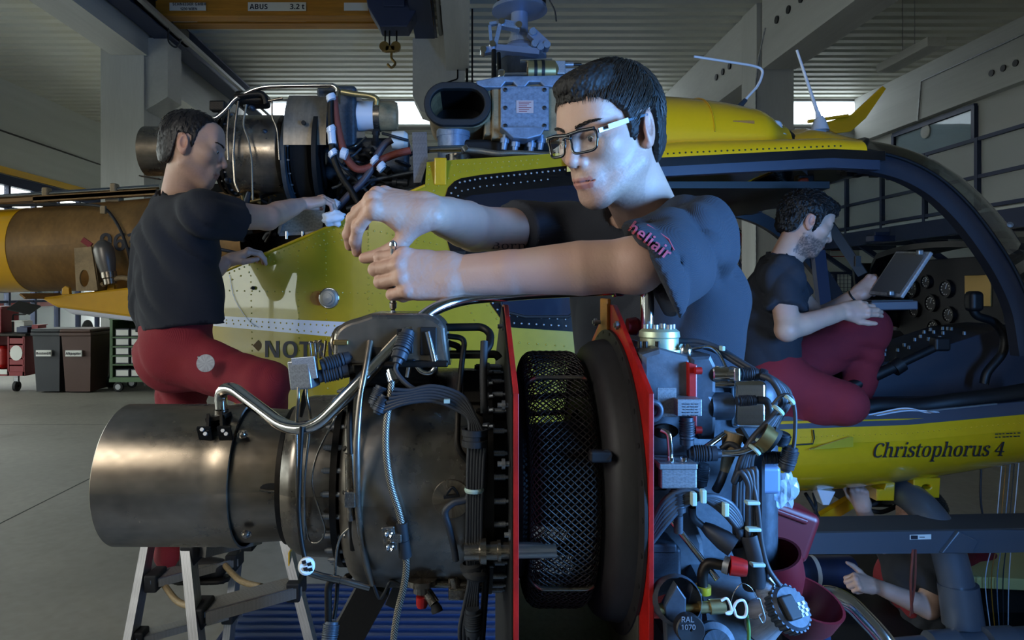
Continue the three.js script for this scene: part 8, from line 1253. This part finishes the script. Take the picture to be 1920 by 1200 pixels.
  // tattoo lettering on the upper arm
  { const g = text('Born', 0.016, 0.0008, fontS, 3), ps = g.attributes.position, a = new Field(); a.cone(j.shR, j.elR, 0.054 * 0.98, 0.0425 * 0.98, 0.02); for (let i = 0; i < ps.count; i++) { const q = P(920 + ps.getX(i) * 1000 * 1.3, 467 - ps.getY(i) * 800, 1.3), dir = q.clone().sub(camera.position).normalize(), h = trace((x, y, z) => a.d(x, y, z), q.clone().addScaledVector(dir, -0.2), dir, 0.6); if (h) { h.addScaledVector(dir, -0.0025 - (ps.getZ(i) > 0 ? 0.0004 : 0)); ps.setXYZ(i, h.x, h.y, h.z); } else ps.setXYZ(i, q.x, q.y, q.z); } g.computeVertexNormals(); obj('tattoo', [g], mat('#4a3a36', 0.7), p.body); }
  // screwdriver
  const sd = thing('screwdriver', 'chrome ratchet screwdriver held upright on the engine cover', 'screwdriver'), at = (py) => P(737, py, mix(1.032, 1.08, (py - 450) / 141)), ax = at(450).sub(at(591)).normalize();
  obj('handle_ball', [lathe([[0, 0], [0.001, 0.0045], [0.006, 0.0064], [0.011, 0.005], [0.0135, 0]], at(466), ax, 20)], M.chrome, sd); obj('shaft', [rod(at(575), at(464), 0.0042)], M.chrome, sd);
  obj('collar', [lathe([[0, 0.003], [0.001, 0.0055], [0.01, 0.0058], [0.011, 0.004]], at(578), ax, 20)], M.tubesteel, sd); obj('bit', [rod(at(592), at(576), 0.0022, 0.0035)], M.darkmetal, sd);
}
// the man on the ladder wiping the fitted engine
{
  const hd = { stubble: 0.12, thick: 0.006, rough: 0.002, strands: 500, strandR: 0.0012, seed: 5, nr: 0.93, hairline: hairTop([[-0.2, -0.08], [-0.06, -0.07], [-0.046, -0.045], [-0.038, 0.032], [0.002, 0.03], [0.006, -0.012], [0.016, 0.0], [0.02, 0.05], [0.034, 0.085], [0.06, 0.11], [0.2, 0.13]]), flow: () => [0, -0.8, 0.1] };
  const j = { head: P(363, 279, 2.28), neck: P(334, 362, 2.32), shR: P(378, 402, 2.17), shL: P(322, 390, 2.5), elR: P(500, 408, 2.42), wrR: P(566, 382, 2.66), elL: P(358, 545, 2.66), wrL: P(428, 487, 2.82), chest: P(328, 455, 2.34), waist: P(330, 550, 2.34), hem: P(338, 612, 2.34), hip: P(332, 645, 2.34), hpR: P(328, 668, 2.26), hpL: P(336, 662, 2.44), knR: P(498, 722, 2.12), anR: P(480, 952, 2.22), knL: P(348, 840, 2.36), anL: P(322, 1040, 2.32) };
  const p = person({ label: 'man in dark shirt and red trousers on the ladder wiping the fitted engine', j, F: V(0.95, -0.22, -0.16), U: V(0, 1, 0), hd, cb: 0.016, ca: 0.009, ch: 0.0042, chd: 0.004, cc: 0.0115, cs: 0.01, pad: 1.14, hairMat: mat('#1b1715', 0.5), slvR: 0.5, slvL: 0.6, slvRR: 0.075, dropR: V(0, -0.02, 0.0), fold: 0.017, foldF: 38, foldDir: V(0.7, 0.65, 0.2), seat: P(314, 655, 2.34), legR: 0.95, hemN: V(0.12, -1, 0),
    toeL: V(1, 0.05, 0.1), toeR: V(1, 0, 0),
    handR: { y: V(0.75, 0.25, -0.5), z: V(-0.1, 1, 0.3), side: -1, curls: [[0.5, 0.8, 0.5], [0.55, 0.85, 0.5], [0.6, 0.85, 0.5], [0.65, 0.8, 0.5]], thumb: [[0.7, 0.6, -0.4], [0.3, 0.9, -0.3], [0.1, 0.9, -0.3]] },
    handL: { y: V(0.85, 0.38, -0.1), z: V(-0.2, 0.95, 0.35), side: 1, curls: [[0.6, 0.6, 0.4], [0.7, 0.7, 0.4], [0.75, 0.7, 0.4], [0.8, 0.7, 0.4]], thumb: [[0.6, 0.8, -0.3], [0.2, 1, -0.2], [0, 1, -0.2]] } });
  const bg = hold('badge', p.t), bp = P(386, 681, 2.05); obj('disc', [lathe([[0, 0], [0, 0.0265], [0.002, 0.027], [0.004, 0.0265], [0.004, 0]], bp, V(0.1, 0.1, 1), 36)], M.silverplate, bg); obj('clip', [rod(P(374, 669, 2.05), P(380, 672, 2.05), 0.003), rod(P(372, 668, 2.05), P(375, 674, 2.05), 0.004)], M.chrome, bg);
  const cl = thing('cleaning_cloth', 'crumpled white cleaning cloth in the hand of the man on the ladder', 'cloth'), c = p.hands.R.tips[1].clone().add(V(0.0, -0.02, 0.03));
  { const g = new THREE.IcosahedronGeometry(0.036, 5), ps = g.attributes.position; for (let i = 0; i < ps.count; i++) { const n = 1 + 0.35 * noise3(ps.getX(i) * 60, ps.getY(i) * 60, ps.getZ(i) * 60) + 0.16 * (1 - Math.abs(noise3(ps.getX(i) * 110, ps.getY(i) * 40, ps.getZ(i) * 110))); ps.setXYZ(i, ps.getX(i) * n * 1.1, ps.getY(i) * n * 0.75, ps.getZ(i) * n * 0.8); } const h = mergeVertices(g); h.computeVertexNormals(); obj('cloth_ball', [h.translate(c.x, c.y, c.z)], mat('#d3dbe4', 0.9), cl); }
  // the rung the raised foot stands on
  const ld = scene.children.find(o => o.name === 'step_ladder'); obj('step', [bar(P(372, 1000, 2.2), P(560, 986, 2.2), 0.09, 0.028)], M.alu, ld);
}
// the man kneeling on the sill with a laptop
{
  const hd = { stubble: 0.85, thick: 0.018, rough: 0.007, strands: 700, strandR: 0.0018, lift: 2.5, seed: 9, tuft: 1, hairline: hairTop([[-0.2, -0.07], [-0.06, -0.065], [-0.046, -0.045], [-0.038, 0.028], [0.004, 0.026], [0.008, -0.045], [0.022, -0.035], [0.03, 0.04], [0.05, 0.062], [0.08, 0.066], [0.2, 0.07]]), flow: () => [0.1, -0.3, 0.6] };
  const j = { head: P(1513, 420, 2.85), neck: P(1470, 486, 2.88), shR: P(1466, 514, 2.7), shL: P(1452, 506, 3.06), elR: P(1476, 618, 2.6), wrR: P(1580, 584, 2.66), elL: P(1535, 600, 3.02), wrL: P(1608, 552, 2.9), chest: P(1450, 560, 2.88), waist: P(1438, 640, 2.88), hem: P(1442, 690, 2.88), hip: P(1446, 705, 2.88), hpR: P(1455, 715, 2.78), hpL: P(1462, 708, 2.98), knR: P(1582, 756, 2.7), anR: P(1432, 772, 2.82), knL: P(1630, 612, 2.98), anL: P(1600, 752, 3.0) };
  const p = person({ label: 'bearded man kneeling on the cabin sill with a laptop on his knee', j, F: V(0.9, -0.38, 0.12), U: V(0, 1, 0), hd, cb: 0.017, ca: 0.01, ch: 0.0048, chd: 0.0045, cc: 0.0125, cs: 0.012, hairMat: mat('#0e0c0b', 0.6), slvR: 0.62, slvL: 0.62, dropR: V(0, -0.01, 0.0), fold: 0.017, foldF: 38, foldDir: V(0.7, 0.65, 0.2), seat: P(1440, 715, 2.88), foldP: 26, foldPA: 0.6, legR: 1.12, pad: 1.05, hemN: V(0.25, -1, 0), toeL: V(1, 0, 0), toeR: V(-0.9, -0.1, -0.1),
    handR: { y: V(0.98, 0.12, 0), z: V(0, 0.4, 0.9), side: 1, curls: [[0.3, 0.3, 0.2], [0.35, 0.35, 0.2], [0.4, 0.4, 0.2], [0.5, 0.5, 0.3]], thumb: [[0.6, 0.9, -0.2], [0.3, 1, 0], [0.2, 1, 0]] },
    handL: { y: V(0.75, 0.65, 0.1), z: V(-0.5, 0.4, 0.75), side: -1, curls: [[0.9, 0.9, 0.5], [1.1, 1.1, 0.6], [1.2, 1.1, 0.6], [1.3, 1.1, 0.6]], thumb: [[0.4, 0.7, -0.7], [0, 0.9, -0.4], [-0.1, 1, -0.2]] } });
  obj('print', [text('*', 0.05, 0.002).translate(P(1458, 628, 2.72).x, P(0, 640, 2.72).y, -2.715)], M.print, p.shirt);
  obj('wrist_strap', [lathe([[0, 0.03], [0.004, 0.033], [0.008, 0.03]], j.wrL.clone().addScaledVector(j.elL.clone().sub(j.wrL).normalize(), 0.02), j.wrL.clone().sub(j.elL), 20)], M.black, p.t);
  const lp = thing('laptop', 'open rugged silver laptop on the kneeling man\'s raised knee', 'laptop'), bx = V(1, 0.03, 0.16).normalize();
  obj('base', [rotB(P(1652, 572, 2.78), 0.17, 0.035, 0.24, bx, V(0, 1, 0), 0.006)], M.cabin, lp); obj('keyboard', [rotB(P(1652, 563, 2.78), 0.15, 0.003, 0.2, bx, V(0, 1, 0))], M.black, lp);
  const sc = P(1687, 514, 2.78), su = P(1716, 472, 2.78).sub(P(1662, 553, 2.78)).normalize(), sn = V(-su.y, su.x, 0.12).normalize();
  const ld = obj('lid', [rotB(sc, 0.215, 0.19, 0.016, su, sn.clone().cross(su).negate(), 0.005)], M.silverplate, lp); obj('screen', [rotB(sc.clone().addScaledVector(sn, 0.0095), 0.19, 0.165, 0.002, su, sn.clone().cross(su).negate())], pmat('#55575a', 0.15, 0, { clearcoat: 1 }), ld);
  for (const s of [-1, 1]) obj('hinge_corner', [B(P(s < 0 ? 1664 : 1718, s < 0 ? 550 : 474, 2.74).x, P(0, s < 0 ? 550 : 474, 2.74).y, -2.72, 0.022, 0.022, 0.022, 0.006)], M.alu, lp);
  const sy = thing('stylus', 'thin dark stylus pinched in the kneeling man\'s raised hand', 'pen'); const tp = p.hands.L.tips[4]; obj('barrel', [rod(tp.clone().add(V(-0.03, 0.02, 0.02)), tp.clone().add(V(0.045, -0.012, 0.03)), 0.004)], M.black, sy); obj('nib', [rod(tp.clone().add(V(0.045, -0.012, 0.03)), tp.clone().add(V(0.056, -0.017, 0.0315)), 0.004, 0.001)], M.alu, sy);
}
// the man working under the belly
{
  const hd = { stubble: 0.3, thick: 0.01, rough: 0.004, strands: 0, seed: 9, hairline: hairTop([[-0.2, -0.07], [-0.04, -0.03], [-0.035, 0.028], [0.004, 0.026], [0.008, -0.015], [0.03, 0.03], [0.05, 0.06], [0.2, 0.07]]), flow: () => [0, -0.5, 0.3] };
  const j = { head: P(1722, 965, 2.98), neck: P(1732, 1018, 3.0), shL: P(1758, 1062, 2.86), shR: P(1700, 1042, 3.18), elL: P(1740, 1140, 2.82), wrL: P(1640, 1098, 2.84), elR: P(1640, 1010, 3.12), wrR: P(1618, 955, 3.0), chest: P(1722, 1085, 3.02), waist: P(1735, 1140, 3.04), hem: P(1742, 1158, 3.05), hip: P(1745, 1165, 3.05), hpL: V(2.0, 0.12, -2.98), hpR: V(2.02, 0.12, -3.16), knL: V(2.4, 0.16, -3.2), knR: V(2.42, 0.18, -3.4), anL: V(2.8, 0.08, -3.3), anR: V(2.8, 0.08, -3.5) };
  person({ label: 'man in a dark shirt sitting under the helicopter belly and reaching up', j, F: V(-0.72, 0.55, 0.42), U: V(0.5, 0.8, 0), hd, cb: 0.02, ca: 0.012, ch: 0.006, chd: 0.0055, cc: 0.015, cs: 0.014, hairMat: mat('#0e0c0b', 0.6), fold: 0.014, foldF: 34, slvL: 0.62, slvR: 0.6, toeL: V(1, 0, 0), toeR: V(1, 0, 0), k: 0.96,
    handL: { y: V(-0.95, 0.25, 0.1), z: V(0.2, 0.7, 0.7), side: 1, curls: FIST, thumb: [[0.7, 0.6, 0.1], [0.5, 0.8, 0.1], [0.3, 0.9, 0]] }, handR: { y: V(-0.2, 0.9, 0), z: V(-0.5, 0.1, 0.8), side: -1, curls: FIST, thumb: [[0.6, 0.7, -0.3], [0.2, 0.9, -0.3], [0, 1, -0.3]] } });
}
// things lying round the landing gear
{
  const y0 = thing('yellow_foam_board', 'pale yellow foam board on a dark trestle behind the skid leg', 'board'), c = P(1890, 1085, 3.0);
  obj('foam', [rotB(V(c.x + 0.35, c.y, c.z - 0.25), 1.0, 0.05, 0.7, V(1, 0, 0.12), V(0, 1, 0), 0.004)], mat('#b9b070', 0.9), y0); obj('trestle', [B(c.x + 0.4, (c.y - 0.03) / 2, c.z - 0.3, 0.9, c.y - 0.03, 0.5)], M.soot, y0);
  const bl = thing('blue_roll', 'dark blue roll lying on the floor behind the skid step', 'roll'), b = P(1500, 1060, 3.3); obj('roll', [latheX([[-0.22, 0], [-0.22, 0.075], [0.25, 0.075], [0.25, 0]], 0, 0, 30).translate(b.x, 0.09, b.z)], M.navy, bl); obj('strap', [latheX([[0.05, 0.0765], [0.07, 0.0765]], 0, 0, 30).translate(b.x, 0.09, b.z)], M.paper, bl);
  const lw = thing('hanging_wires', 'thin loose wires hanging below the helicopter nose', 'wires'); seed = 12;
  for (let k = 0; k < 5; k++) { const x = 1868 + k * 8; obj('wire', [tube([P(x + 12, 848, 2.95), P(x + 5, 930, 2.9), P(x - 2, 1000, 2.86), P(x - 20 + k * 3, 1080, 2.84), P(x - 10, 1190, 2.86)], 0.0022, 40, 5)], [M.stripe, M.amber, M.bluegrey, M.cable, M.stripe][k], lw); }
  obj('wire', [tube([P(1840, 870, 2.9), P(1839, 940, 2.9), P(1846, 985, 2.9)], 0.004, 24, 6)], M.cable, lw); obj('wire', [tube([P(1712, 1030, 2.62), P(1708, 1090, 2.6), P(1710, 1150, 2.62)], 0.005, 24, 6), tube([P(1717, 1030, 2.62), P(1716, 1090, 2.6), P(1706, 1155, 2.62)], 0.004, 24, 6)], M.hose, lw);
  const mt = thing('work_mat', 'dark mat on the floor under the helicopter belly', 'mat'); obj('pad', [B(1.9, 0.006, -3.35, 2.6, 0.012, 1.3, 0.004)], M.soot, mt);
}
renderer.render(scene, camera);
